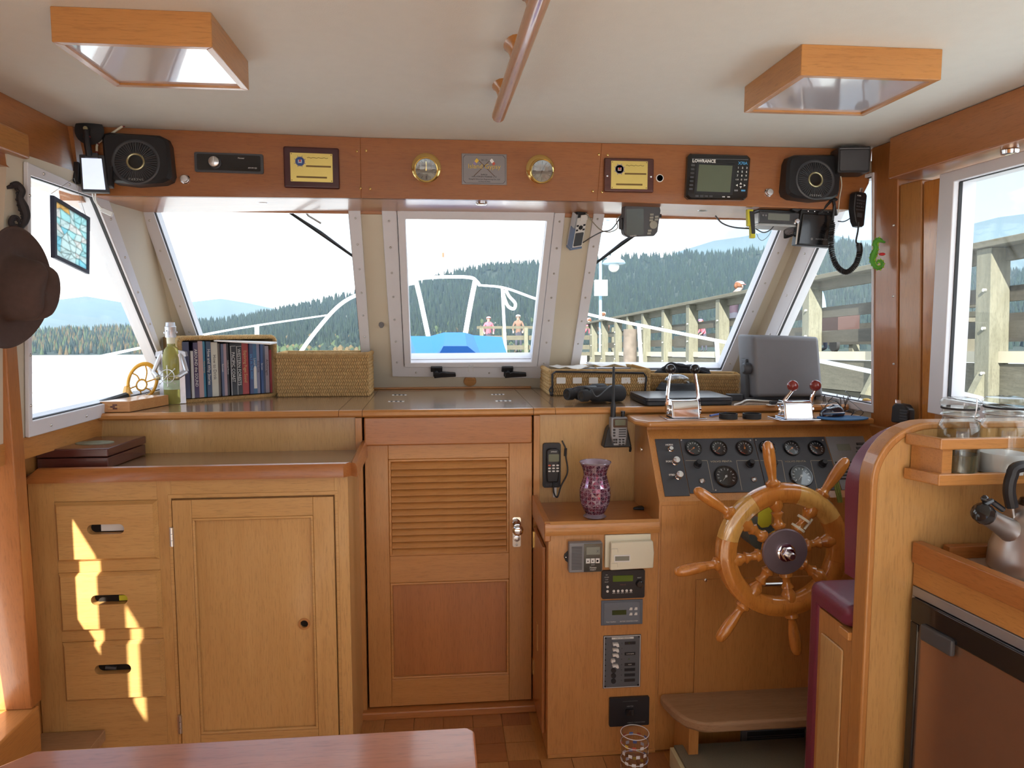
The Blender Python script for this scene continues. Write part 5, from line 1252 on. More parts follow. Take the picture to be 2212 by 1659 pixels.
# second hand microphone low on the starboard jamb
m = frame(P(1971,890,x=1.47),(.35,-1,0),(0,0,1)) 
m.translation = P(1969,892,x=1.475)-Vector((.03,0,0))
h2 = thing('spare_microphone', 'black ribbed hand microphone clipped low on the starboard jamb', 'microphone', loc=m.translation)
B(m).poly2([(-.028,.020),(-.018,.030),(.018,.028),(.032,.014),(.034,-.030),(-.030,-.032)],-.016,.016).done('body', M_('black_plastic'), h2, bevel=.006)
for r in range(4): B(m).box(.004,.030,-.018+r*.009,-.014+r*.009,.016,.019).done('grille_rib', M_('dark_grey'), h2)
B(m).box(-.024,-.004,.030,.040,-.004,.004).done('clip', M_('chrome'), h2)
# green seahorse on the post
def seahorse(m, s_, mt, name, label, cat, curl=1):
    t = thing(name, label, cat, loc=m.translation)
    pts = bez([(.10,.42,0),(-.02,.44,0),(-.10,.34,0),(-.06,.20,0),(-.12,.02,0),(-.16,-.16,0),(-.08,-.34,0),(.06,-.42,0),(.16,-.32,0),(.10,-.20,0),(.0,-.22,0),(.0,-.29,0)],6)
    n = len(pts); rad = []
    key = [.055,.085,.080,.070,.105,.085,.065,.060,.052,.044,.036,.025]
    for i in range(n):
        f_ = i/(n-1)*(len(key)-1); j = min(int(f_),len(key)-2); rad.append((key[j]*(1-(f_-j))+key[j+1]*(f_-j))*s_)
    b = B(); b.tube([m@(p*s_) for p in pts],rad,8); body = b.done('body', M_(mt), t)
    sp = B()
    for i in range(4,n-6,3):
        d = (pts[i+1]-pts[i-1]).normalized(); nrm = Vector((-d.y,d.x,0)); c = pts[i]-nrm*0.0
        for sg in (1,-1) if mt=='toy_green' else (1,): sp.sphere(m@((c+nrm*sg*rad[i]/s_)*s_),.03*s_,6,4)
    sp.done('back_spikes', M_('toy_yellow') if mt=='toy_green' else M_(mt), t)
    B().tube([m@(Vector((.08,.41,0))*s_),m@(Vector((.20,.36,0))*s_)],[.05*s_,.03*s_],8).done('snout', M_(mt), t)
    return t
mat('toy_green', (.10,.38,.04), .5); mat('toy_yellow', (.38,.60,.05), .5); mat('toy_red', (.75,.05,.06), .45); mat('carved_dark', (.030,.025,.028), .6)
gx = P(1906,550,x=1.435).x; m = frame(P(1905,550,y=2.31)-Vector((.012,0,0)), (.10,-1,0), (0,0,1)); m = frame(P(1905,550,y=2.31)-Vector((.014,.0,0)),(.55,-.83,0),(0,0,1))
g = seahorse(m,.105,'toy_green','toy_seahorse','bright green toy seahorse magnet on the starboard post','toy')
B().sphere(m@Vector((.016,.0,.006)),.010,10,6,(1,1,.5)).done('red_heart', M_('toy_red'), g)
m = frame(PL(24,447,LW)+LWN*.012,(.15,1,0),(0,0,1)); m = m@Matrix.Rotation(pi,4,'Y')@Matrix.Rotation(radians(180),4,'Y')
seahorse(frame(PL(26,447,LW)+LWN*.014,(.45,.9,0),(0,0,1))@Matrix.Diagonal((-1,1,1,1)),.125,'carved_dark','carved_seahorse','dark carved seahorse hook on the cream strip above the hat','carving')

# ------------------------------------------------------------------ stained glass panel and hat on the port side
SG = (Vector(LW[0])+LWN*.045, LWN)
c4 = [PL(u,v,SG) for u,v in ((107,421),(186,469),(185,592),(109,556))]
sg = thing('stained_glass', 'black framed stained glass panel of sea creatures hanging in the port window', 'stained glass', loc=(c4[0]+c4[1]+c4[2]+c4[3])/4)
i4 = mid(c4,[sum(c4,Vector())/4]*4,.13)
B().ring(c4,i4,LWN*.012).done('panel_frame', mat('slate_frame',(.045,.055,.10),.5), sg, bevel=.001)
cols = [mat('glass_%d'%i,c,.15,trans=.0,var=.1) for i,c in enumerate(((.66,.93,.97),(.80,.95,.96),(.92,.96,.93),(.50,.84,.95),(.95,.72,.40)))]
for m_ in cols:
    nt_ = m_.node_tree; pb_ = [n for n in nt_.nodes if n.type=='BSDF_PRINCIPLED'][0]; out_ = [n for n in nt_.nodes if n.type=='OUTPUT_MATERIAL'][0]
    tl_ = nt_.nodes.new('ShaderNodeBsdfTranslucent'); ms = nt_.nodes.new('ShaderNodeMixShader'); ms.inputs[0].default_value = .8
    nt_.links.new(pb_.inputs['Base Color'].links[0].from_socket, tl_.inputs['Color']); nt_.links.new(pb_.outputs[0], ms.inputs[1]); nt_.links.new(tl_.outputs[0], ms.inputs[2]); nt_.links.new(ms.outputs[0], out_.inputs['Surface'])
def sgp(a, b_): return (i4[0]*(1-a)+i4[1]*a)*(1-b_)+(i4[3]*(1-a)+i4[2]*a)*b_+LWN*.006
rs = random.Random(3); NX, NY = 5, 8
grid = [[(min(1,max(0,(i+(rs.uniform(-.38,.38) if 0<i<NX else 0))/NX)), min(1,max(0,(j+(rs.uniform(-.38,.38) if 0<j<NY else 0))/NY))) for i in range(NX+1)] for j in range(NY+1)]
lead = B()
for j in range(NY):
    for i in range(NX):
        q = [sgp(*grid[j][i]),sgp(*grid[j][i+1]),sgp(*grid[j+1][i+1]),sgp(*grid[j+1][i])]
        ci = 4 if (j==0 and i in (0,1)) else rs.choice((0,0,1,1,2,3))
        B().prism(q, LWN*.002).done('glass_piece', cols[ci], sg)
        c = sum(q,Vector())/4
        lead.tube([q[0],c.lerp(q[1],.75)+(q[1]-q[0])*.1,q[1]],.0009,5); lead.tube([q[0],c.lerp(q[3],.8),q[3]],.0009,5)
        if rs.random() < .6: lead.tube([q[1],c,q[3]],.0007,5)
lead.done('lead_lines', M_('gasket'), sg)
hk = PL(160,385,SG); B().tube([c4[0],hk,c4[1]],.0006,5).done('hanging_string', M_('mid_grey'), sg)
ax = Vector((.985,-.08,-.13)).normalized()
hc0 = P(20,621,x=-1.04); upv = Vector((.08,.10,1)); upv = (upv-ax*upv.dot(ax)).normalized(); sx_ = upv.cross(ax)
HM = (Matrix((sx_,upv,ax)).transposed()*.87).to_4x4(); HM.translation = hc0
ht = thing('felt_hat', 'brown felt hat with a wide brim hanging on the port wall', 'hat', loc=hc0)
b = B(HM); n = 40; rows_ = []
prof = [(.172,.006,1.0),(.160,-.004,.97),(.125,-.006,.85),(.092,.000,.72),(.086,.010,.72),(.084,.040,.72),(.080,.075,.72),(.074,.100,.72),(.062,.112,.70),(.035,.104,.6),(.0005,.094,.5)]
for r,z,e in prof:
    for k in range(n):
        a = 2*pi*k/n; rx = r*(.78 if r < .1 else .78+.12*(r-.09)/.08); ry = r*(1.0)
        zz = z + (.018*abs(cos(a))**2 if r > .15 else 0) - (.022*max(0,1-abs(cos(a))*2.2)*(1 if .03<r<.085 and z>.09 else 0))
        b_x = rx*cos(a); b_y = ry*sin(a)
        rows_.append((b_x,b_y,zz))
fs_ = []
for j in range(len(prof)-1):
    for k in range(n): fs_.append((j*n+k,j*n+(k+1)%n,(j+1)*n+(k+1)%n,(j+1)*n+k))
b.add(rows_,fs_); o = b.done('crown_and_brim', M_('felt_hat'), ht, sub=1, angle=3)
md = o.modifiers.new('solid','SOLIDIFY'); md.thickness = .004; md.offset = -1
b = B(HM); vs_ = []; 
for z,ex in ((.008,1.012),(.030,1.015)):
    for k in range(n): a = 2*pi*k/n; rr = .0855-.04*(z-.008); vs_.append((rr*ex*.78*cos(a),rr*ex*sin(a),z))
b.add(vs_,[(k,(k+1)%n,(k+1)%n+n,k+n) for k in range(n)]); b.done('hat_band', M_('hat_band'), ht)
B(HM).box(-.004,.004,.083,.086,.012,.028).done('band_pin', M_('steel'), ht)
# ------------------------------------------------------------------ wicker baskets
def weave_wall(b, a, d, up, w_, h_, pitch=.0088, rowh=.0125):
    "rows of plump twisted strands on a wall starting at a, running along d, rising along up; n points outward"
    n = d.cross(up).normalized(); rows = max(2,int(h_/rowh)); cols = max(2,int(w_/pitch))
    for r in range(rows):
        for c in range(cols):
            t = (c+.5+(.5 if r%2 else 0))/cols
            if t > 1: continue
            p = a+d*(w_*t)+up*(h_*(r+.5)/rows)
            x = (d*(.40 if r%2 else -.40)+up*.9).normalized(); z = n; y = z.cross(x)
            m = Matrix((x,y,z)).transposed().to_4x4(); m.translation = p+n*random.uniform(-.0006,.0008)
            b.sphere((0,0,0),1,6,4,(.0082,.0040,.0048),m)
def basket(label, corner, xd, w_, dp, h_, open_dir='up', group=None, rim=.009):
    "corner: front left bottom; xd: unit vector along the front; depth runs away from the viewer"
    t = thing('wicker_basket', label, 'basket', loc=corner, group=group)
    xd = Vector(xd).normalized(); yd = Vector((0,0,1)).cross(xd).normalized(); up = Vector((0,0,1)); c = Vector(corner)
    m = Matrix((xd,yd,up)).transposed().to_4x4(); m.translation = c
    th = .008
    if open_dir == 'up':
        b = B(m).box(0,w_,0,th,0,h_).box(0,w_,dp-th,dp,0,h_).box(0,th,th,dp-th,0,h_).box(w_-th,w_,th,dp-th,0,h_).box(th,w_-th,th,dp-th,0,th)
        b.done('liner', M_('seagrass_dark'), t)
        wv = B(); weave_wall(wv,c,xd,up,w_,h_); weave_wall(wv,c+yd*dp,-yd,up,dp,h_); weave_wall(wv,c+xd*w_,yd,up,dp,h_)
        wv.done('weave', M_('seagrass'), t, kind='stuff')
        rp = [Vector(p) for p in ((0,0,h_),(w_,0,h_),(w_,dp,h_),(0,dp,h_))]
    else:                                            # lying on its side, mouth toward the viewer
        b = B(m).box(0,w_,dp-th,dp,0,h_).box(0,th,0,dp-th,0,h_).box(w_-th,w_,0,dp-th,0,h_).box(th,w_-th,0,dp-th,0,th).box(th,w_-th,0,dp-th,h_-th,h_)
        b.done('liner', M_('seagrass_dark'), t)
        wv = B(); weave_wall(wv,c+xd*w_,yd,up,dp,h_); weave_wall(wv,c+up*h_,xd,yd,w_,dp,.011,.010)
        wv.done('weave', M_('seagrass'), t, kind='stuff')
        rp = [Vector(p) for p in ((.0,0,.004),(w_,0,.004),(w_,0,h_),(.0,0,h_))]
    rr = []; n = 5
    for i in range(4):
        a, b_, c_ = rp[i-1], rp[i], rp[(i+1)%4]; r = .020
        p0 = b_+(a-b_).normalized()*r; p1 = b_+(c_-b_).normalized()*r
        for k in range(n+1): f_ = k/n; rr.append((1-f_)**2*p0+2*f_*(1-f_)*b_+f_*f_*p1)
    rr = [m@p for p in rr]
    B().tube(rr,rim*.8,8,closed=True).done('rim_core', M_('seagrass_dark'), t)
    rope = B(); L = [(rr[(i+1)%len(rr)]-rr[i]).length for i in range(len(rr))]; T = sum(L); N = int(T/.0052)
    for q in range(N):
        d_ = T*q/N; i = 0
        while d_ > L[i]: d_ -= L[i]; i += 1
        p = rr[i].lerp(rr[(i+1)%len(rr)],d_/L[i]); tn = (rr[(i+1)%len(rr)]-rr[i]).normalized()
        x = tn.orthogonal().normalized() if abs(tn.y)>.9 else (Vector((0,1,0)) if open_dir!='up' else Vector((0,0,1))); x = (x-tn*x.dot(tn)).normalized()
        x2 = (tn*.5+tn.cross(x)*.85).normalized(); z2 = (tn.cross(x2)).normalized(); y2 = z2.cross(x2)
        mm = Matrix((x2,y2,z2)).transposed().to_4x4(); mm.translation = p
        rope.sphere((0,0,0),1,6,4,(rim*1.12,.0036,rim*1.05),mm)
    rope.done('rim_rope', M_('seagrass'), t, kind='stuff')
    return t, m
bl, br_ = P(393,871,z=ZC), P(597,856,z=ZC)
xd = (br_-bl); BW = xd.length; hgt = P(470,731,y=bl.y+.02).z-ZC
bk1, BM = basket('wicker basket lying on its side as a bookcase of upright books', bl+Vector((0,0,.001)), xd, BW, .20, hgt, 'side')
c2, c3 = P(601,858,z=ZC), P(797,856,z=ZC)
basket('empty wicker basket beside the book basket', c2+Vector((0,.0,.001)), c3-c2, (c3-c2).length, .17, P(700,766,y=c2.y+.02).z-ZC)
c2, c3 = P(1188,855,z=ZC), P(1402,853,z=ZC)
bk3, m3 = basket('low wicker basket filled with papers behind the binoculars', c2+Vector((0,0,.001)), c3-c2, (c3-c2).length, .29, P(1290,802,y=c2.y+.01).z-ZC)
c4_, c5 = P(1404,853,z=ZC), P(1606,857,z=ZC)
bk4, m4 = basket('low wicker basket holding a black bag behind the compass', c4_+Vector((.004,.06,.001)), c5-c4_, (c5-c4_).length, .14, P(1500,812,y=c4_.y+.01).z-ZC)
# tuft of raffia at the near corner is the left end of the paper basket; papers on top
h3 = P(1290,802,y=c2.y+.01).z-ZC
w3_ = (c3-c2).length
for k,(a,b_,w_,d_,rz,lb) in enumerate(((.04,.02,.16,.15,8,'crumpled white paper sheet on the paper basket near the window'),(.16,.04,.15,.13,-6,'white folded chart sheet on top of the paper basket'))):
    mm = m3 @ Matrix.Translation((a,b_,h3+.004+.004*k)) @ Matrix.Rotation(radians(rz),4,'Z'); b = B(mm); n = 6
    vs_ = [(w_*i/n,d_*j/n,.006*sin(i*1.7+k)*cos(j*1.3)+.006*(k+1)) for j in range(n+1) for i in range(n+1)]
    b.add(vs_,[(j*(n+1)+i,j*(n+1)+i+1,(j+1)*(n+1)+i+1,(j+1)*(n+1)+i) for j in range(n) for i in range(n)])
    o = solo(b,'paper_sheet',M_('paper'),lb,'paper',mm.translation); o.modifiers.new('s','SOLIDIFY').thickness = .0015
for k in range(6):
    u = 1212+k*35; p = P(u,822,y=c2.y-.007); w_ = .036
    solo(B(frame(p,c3-c2,(0,0,1))).poly2(rrect(w_,.024,.003),0,.001), 'label_card', M_('paper'), 'white card tucked along the front of the paper basket, %s from the left' % ('first','second','third','fourth','fifth','sixth')[k], 'card', p, group='white cards along the paper basket')
# black tubular rack rail standing before the basket
rk_ = thing('tube_rack', 'black bent tube rail standing in front of the paper basket', 'rail', loc=P(1194,856,z=ZC))
yk_ = c2.y-.02
a0 = P(1194,855,z=ZC+.003); a0.y = yk_; a1 = P(1193,808,y=yk_); a2 = P(1200,803,y=yk_); a3 = P(1390,806,y=yk_); a4 = P(1396,814,y=yk_); a5 = P(1393,852,y=yk_); a5.z = ZC+.003
B().tube([a0,a1,a2,a3,a4,a5],.0042,8).done('tube', M_('black_plastic'), rk_)
B().tube(bez([a0+Vector((0,-.001,.04)),a0+Vector((-.012,-.004,.02)),a0+Vector((.0,-.006,.0))],4),.003,6).done('strap', M_('black_plastic'), rk_)
B().sphere(a0+Vector((-.004,-.006,.006)),.008,10,6).done('foot', M_('black_plastic'), rk_)
B().sphere(a5+Vector((0,0,.004)),.007,10,6).done('foot', M_('black_plastic'), rk_)

# ------------------------------------------------------------------ books in the basket
spines = [  # (left px, right px, top px, colour, title, text colour) in the photograph
 (392,410,738,(.035,.045,.12),'', None),(410,414,738,(.55,.55,.60),'',None),(410,418,758,(.55,.55,.55),'',None),(418,429,740,(.05,.025,.09),'AROUND the SOUND','w'),
 (429,440,737,(.50,.33,.32),'',None),(440,446,738,(.03,.22,.36),'Marine Biology','y'),(446,457,738,(.035,.07,.14),'How and Why Stories','w'),(457,472,740,(.62,.62,.54),'How to Drink','k'),
 (472,478,743,(.13,.105,.085),'',None),(478,484,744,(.10,.13,.22),'Raincoast',None),(484,491,744,(.42,.30,.33),'',None),(491,497,743,(.035,.03,.035),'Collected Poems','w'),
 (497,511,743,(.015,.014,.016),'PACIFIC COAST','w'),(511,524,744,(.014,.014,.015),'WESTERN FORESTS','w'),(524,539,743,(.42,.045,.04),'Exploring Puget Sound','g'),
 (539,547,744,(.055,.08,.20),'SALT IN THE WIND','b'),(547,556,743,(.055,.16,.32),'Local Fishes','w'),(556,563,746,(.30,.30,.42),'Boat Guide','k'),(563,569,746,(.045,.10,.26),'San Juan','w'),
 (569,574,748,(.07,.09,.16),'',None),(574,583,751,(.45,.42,.50),'Anchorages','k'),(583,588,760,(.40,.07,.09),'',None)]
tcol = {'w':M_('white_print'),'k':M_('plate_ink'),'y':M_('gold_text'),'g':M_('gold_text'),'b':M_('blue_print')}
mat('gold_text', (.60,.45,.20), .5)
inv = BM.inverted(); lean = radians(2.0)
def bx_(u):                                            # x along the basket mouth
    a = P(u,800,y=bl.y); d = ray(u,800); n = BM.to_3x3()@Vector((0,1,0)); t = ((BM@Vector((0,.02,0)))-CAM).dot(n)/d.dot(n); return (inv@(CAM+d*t)).x
bookname = ['dark navy','pale grey thin','short white','purple','dusty pink','blue-green','dark blue','cream','brown','slate blue','mauve','black thin','black','second black','red','navy lettered','sky blue','lilac','royal blue','dark slate','pale violet','short crimson']
for i,(u0,u1,vt_,c,ti,tk) in enumerate(spines):
    if i == 1: continue
    x0, x1 = bx_(u0), bx_(u1)
    if i == 3: x0 = bx_(418)
    if i == 2: x0, x1 = bx_(411), bx_(417.5)
    h_ = P((u0+u1)/2,vt_,y=bl.y+.03).z-ZC-.014; dpt = .13
    t_ = x1-x0-.0012; xx = x0+.0006; y0 = .018+.004*((i*7)%3) if i != 2 else .012
    m = BM @ Matrix.Translation((xx,y0,.0125))
    if i > 6: m = m @ Matrix.Shear('YZ',4,(0,0)) @ Matrix.Rotation(0,4,'Y')
    bo = thing('book', '%s book standing in the wicker basket%s' % (bookname[i].capitalize().lower(), ', titled '+ti if ti else ''), 'book', loc=m.translation, rot=m.to_euler(), group='books in the wicker basket')
    cm = mat('book_cover_%d'%i, c, .38, var=.05, coat=.2)
    B().box(0,t_,0,.002,0,h_).box(0,.0016 if t_>.006 else .0008,0.002,dpt,0,h_).box(t_-(.0016 if t_>.006 else .0008),t_,.002,dpt,0,h_).done('cover', cm, bo, local=True, bevel=.0004 if t_>.006 else 0)
    B().box(.0016 if t_>.006 else .0008,t_-(.0016 if t_>.006 else .0008),.002,dpt-.004,.003,h_-.003).done('page_block', M_('paper'), bo, local=True)
    if ti:
        sz = min(t_*.85, .016); L = h_*.80; n_ = len(ti); fit = min(1.0, L/(n_*sz*.56))
        tm = m @ frame((t_/2,-.0002,h_*.54),(0,0,-1),(1,0,0))
        text(ti, sz, tcol[tk] if tk else M_('white_print'), bo, tm, name='spine_title', sx=fit, depth=.0003)
    if i in (12,13):
        mm = m@frame((0,-.0002,0),(1,0,0),(0,0,1)); B(mm).box(t_*.06,t_*.94,h_-.012,h_-.0105,0,.0005).box(t_*.10,t_*.18,.0,h_-.012,0,.0005).done('spine_rule', M_('white_print'), bo)
    if i == 16:
        mm = m@frame((0,-.0002,0),(1,0,0),(0,0,1)); B(mm).poly2([(t_*.1,.02),(t_*.9,.02),(t_*.85,h_*.5),(t_*.5,h_*.56),(t_*.15,h_*.5)],0,.0005).done('spine_picture', M_('paper'), bo)
pmh = P(520,741,y=bl.y+.03).z-ZC
m = BM @ Matrix.Translation((bx_(462),.02,.0)); fb = B()
za, zb2 = P(470,737,y=bl.y+.03).z, P(582,741,y=bl.y+.03).z
p = [P(462,735,y=bl.y+.045),P(583,741,y=bl.y+.055)]
o = B().hexa([p[0],p[1],p[1]-Vector((0,0,.006)),p[0]-Vector((0,0,.004))],[q+Vector((0,.12,0)) for q in (p[0],p[1],p[1]-Vector((0,0,.006)),p[0]-Vector((0,0,.004)))])
solo(o,'booklet',M_('paper'),'thin white booklet lying flat on top of the upright books','booklet',p[0])

# ------------------------------------------------------------------ bottle dressed as a sailor
bb_ = P(375,872,z=ZC); k = mpp(bb_); bm_ = Matrix.Translation(bb_)
bo = thing('sailor_bottle', 'green glass bottle dressed in a metal sailor suit holding a tiny wheel', 'bottle holder', loc=bb_)
R = 18.5*k; Hn = 165*k
B(bm_).lathe([(0,.003),(R*.9,.001),(R,.006),(R,62*k),(R*1.02,85*k),(R*1.0,100*k),(R*.80,117*k),(R*.45,124*k),(R*.42,152*k),(0,152*k)],24).done('bottle', M_('bottle_glass'), bo)
B(bm_).lathe([(R*1.005,32*k),(R*1.005,52*k)],24).done('label_band', M_('label_pastel'), bo)
B(bm_).lathe([(R*.44,126*k),(R*.47,143*k)],18).done('neck_sleeve', M_('ivory_plastic'), bo)
hd_ = Matrix.Translation(bb_+Vector((0,0,143*k)))
B(hd_).lathe([(R*.60,0),(R*.60,19*k),(R*.62,20*k),(R*.62,23*k),(R*.55,24*k),(R*.50,32*k),(0,33*k)],20).done('tin_head', M_('tin'), bo)
fc = B(hd_); fc.box(-.003,.003,-R*.72,-R*.55,6*k,13*k); fc.sphere((-R*.25,-R*.58,14*k),.0022,8,5).sphere((R*.25,-R*.58,14*k),.0022,8,5); fc.box(-.005,.005,-R*.62,-R*.55,2*k,3.5*k)
fc.sphere((R*.64,0,10*k),.005,8,5).sphere((-R*.64,0,10*k),.005,8,5); fc.done('face_parts', M_('tin'), bo)
for s_ in (-1,1):
    sh = bb_+Vector((s_*R*1.05,0,112*k)); el = bb_+Vector((s_*34*k,-.02,70*k)); hn = bb_+Vector((s_*19*k,-.045,59*k))
    B().hexa([sh+Vector((-s_*.006,-.010,.006)),sh+Vector((s_*.018,-.010,.0)),sh+Vector((s_*.02,-.010,-.016)),sh+Vector((-s_*.002,-.010,-.020))],[sh+Vector((-s_*.006,.012,.006)),sh+Vector((s_*.018,.012,.0)),sh+Vector((s_*.02,.012,-.016)),sh+Vector((-s_*.002,.012,-.020))]).done('epaulette', M_('tin'), bo)
    B().tube([sh,el],[.009,.0075],8).done('upper_arm', M_('tin'), bo); B().tube([el,hn],[.0075,.0085],8).done('forearm', M_('tin'), bo); B().sphere(hn,.010,10,7).done('hand', M_('brass_dull'), bo)
    # coat tails
    x0 = s_*R*.86; x1 = s_*27*k
    B().hexa([bb_+Vector((x0,-.012,.002)),bb_+Vector((x1,-.004,.002)),bb_+Vector((x1*.98,-.004,105*k)),bb_+Vector((x0,-.012,108*k))],[bb_+Vector((x0,-.009,.002)),bb_+Vector((x1,-.001,.002)),bb_+Vector((x1*.98,-.001,105*k)),bb_+Vector((x0,-.009,108*k))]).done('coat_tail', M_('tin'), bo)
wm = frame(bb_+Vector((.002,-.055,62*k)),(1,0,0),(0,0,1)); wb2 = B(wm); wb2.torus(14*k,.0016,None,28,6)
for q in range(4):
    a = radians(45*q); d = Vector((cos(a),sin(a),0))*22*k; wb2.tube([-d,d],.0011,6); wb2.sphere(d,.0026,8,5); wb2.sphere(-d,.0026,8,5)
wb2.sphere((0,0,0),.004,10,6); wb2.done('tiny_wheel', M_('steel'), bo)
mat('tin', (.55,.55,.58), .35, .75, var=.15, scale=60); mat('label_pastel', (.42,.52,.36), .6, var=.35, scale=40)

# ------------------------------------------------------------------ bug racket, inlaid wood block
p0 = P(225,876,z=ZC); fr_ = thing('bug_racket', 'yellow electric bug racket with black handle leaning by the port window', 'racket', loc=P(290,868,z=ZC))
rc = P(308,824,y=2.76); sx_ = Vector((.94,.34,0)); su_ = Vector((.10,-.05,1)).normalized(); rm = frame(rc,sx_,su_)@Matrix.Rotation(radians(-16),4,'Z')
k = mpp(rc)
B(rm).torus(34*k,.0068,None,36,8,.80,1.15).done('hoop', M_('racket_yellow'), fr_)
B(rm).torus(11*k,.003,Matrix.Translation((0,-8*k,0)),20,6,.9,1.1).done('inner_ring', M_('racket_yellow'), fr_)
cr = B(rm)
for a0_,a1_ in ((100,60),(160,130),(20,45),(215,200),(325,340),(270,270)):
    a_, b_ = radians(a0_), radians(a1_); p_ = Vector((27*k*cos(a_),39*k*sin(a_),0)); q_ = Vector((10*k*cos(b_),-8*k+12*k*sin(b_),0)); cr.tube(bez([p_,p_.lerp(q_,.5)+Vector((3*k,2*k,0)),q_],4),.0024,6)
cr.done('struts', M_('racket_yellow'), fr_)
ms_ = B(rm); n = 15
for q in range(-n,n+1):
    x = q*27*k/n; h_ = 38*k*math.sqrt(max(0,1-(x/(27*k))**2)); ms_.add([(x-.0004,-h_,0),(x+.0004,-h_,0),(x+.0004,h_,0),(x-.0004,h_,0)],[(0,1,2,3)])
    y = q*38*k/n; w_ = 27*k*math.sqrt(max(0,1-(y/(38*k))**2)); ms_.add([(-w_,y-.0004,0),(w_,y-.0004,0),(w_,y+.0004,0),(-w_,y+.0004,0)],[(0,1,2,3)])
ms_.done('wire_mesh', M_('steel'), fr_, kind='stuff')
th0 = rm@Vector((-26*k,-22*k,0)); th1 = P(272,856,y=2.66)
B().tube([th0,th1],[.011,.013],8).done('throat', M_('racket_yellow'), fr_)
hh = P(208,889,y=2.52); hh.z = ZC+.016
B().tube([th1,th1.lerp(hh,.4),hh],[.014,.0155,.0165],10).done('handle', M_('black_plastic'), fr_)
mat('racket_yellow', (.80,.40,.04), .45)
q0, q1 = P(215,894,z=ZC+.0), P(365,869,z=ZC)
q0 = Vector((q0.x+.006,max(q0.y,YD-.02),ZC+.001)); xd = Vector((q1.x-q0.x,q1.y-q0.y,0)).normalized()
a_ = P(280,895,z=ZC)
m = Matrix.Translation(P(213,893,z=ZC+.001)); m.translation.y = YD-.012
bm2 = thing('wood_block', 'inlaid olive-wood box with striped ends on the port end of the counter', 'wooden box', loc=m.translation)
e0 = P(216,893,y=YD-.012); e1 = P(280,893,y=YD-.012); f1 = P(365,875,z=ZC); hz = P(250,868,y=YD-.012).z
sd_ = Vector((f1.x-e1.x,f1.y-e1.y,0)); wv_ = Vector((e1.x-e0.x,0,0))
E0 = Vector((e0.x,YD-.012,ZC+.001)); 
def quadbox(o,a,b_,z0,z1): return B().hexa([o+Vector((0,0,z0)),o+a+Vector((0,0,z0)),o+a+Vector((0,0,z1)),o+Vector((0,0,z1))],[o+b_+Vector((0,0,z0)),o+a+b_+Vector((0,0,z0)),o+a+b_+Vector((0,0,z1)),o+b_+Vector((0,0,z1))])
hb_ = hz-ZC
quadbox(E0,wv_,sd_,0,hb_).done('body', M_('olive_wood'), bm2, bevel=.002)
for r in range(3):
    for c in range(2):
        o = E0+wv_*(.28+.16*c+.08*(r%2))+Vector((0,-.001,.010+r*(hb_-.018)/3)); quadbox(o,wv_*.15,Vector((0,.001,0)),0,(hb_-.018)/3*.8).done('inlay', M_('mahogany' if (r+c)%2 else 'teak_x'), bm2)

# cork disc on the wall, pillar hook, washer box
cd_ = frame(PL(1015,822,WS)-WSN*.001,(1,0,0),(0,-.573,.819)); o = B(cd_).lathe([(.027,0),(.027,.006),(.024,.009),(0,.009)],24)
solo(o,'cork_stopper',M_('olive_wood'),'round brown wooden disc below the centre window','disc',cd_.translation)
pk = frame(PL(824,700,WS)-WSN*.001,(1,0,0),(0,-.573,.819)); solo(B(pk).poly2(circle(.011,8),0,.008).poly2(rrect(.012,.018,.003),.008,.013),'pillar_catch',M_('mid_grey'),'small grey catch on the cream pillar left of the centre window','catch',pk.translation)

# ------------------------------------------------------------------ binoculars
bc = P(1215,868,z=ZC); bi = thing('binoculars', 'pair of black rubber binoculars lying on the counter', 'binoculars', loc=P(1275,872,z=ZC))
def barrel(pa, pb):
    B().turn(pa,pb,[(.020,0),(.0215,.03),(.0215,.14),(.016,.16),(.016,.22),(.023,.28),(.027,.36),(.027,.62),(.029,.68),(.031,.72),(.031,.97),(.028,1.0)],20).done('barrel', M_('rubber'), bi)
    B().turn(pa-(pb-pa)*.004,pa+(pb-pa)*.01,[(0,0),(.014,.1),(.015,1)],16).done('eyepiece', M_('black_gloss'), bi)
z_ = ZC+.032
A1 = P(1224,858,y=2.60); A1.z = z_; B1 = A1+Vector((.155,.09,0)); A2 = P(1255,866,y=2.545); A2.z = z_; B2 = A2+Vector((.165,.085,0))
barrel(A1,B1); barrel(A2,B2)
B().tube([A1.lerp(B1,.5),A2.lerp(B2,.5)],.012,8).done('bridge', M_('rubber'), bi)
c = A1.lerp(B2,.35)+Vector((0,0,.016)); B().turn(c,c+Vector((.04,.022,0)),[(.010,0),(.011,.1),(.011,.9),(.010,1)],14).done('focus_wheel', M_('black_plastic'), bi)
B().tube(bez([A1+Vector((.02,0,.02)),A2+Vector((.0,.03,.03)),A2+Vector((.03,-.01,.026)),A2+Vector((.05,-.03,.0)),A2+Vector((.10,.01,.028)),B2+Vector((-.03,-.02,.026)),B2+Vector((0,-.03,-.005))],6),.0022,6).done('neck_strap', M_('dark_grey'), bi)

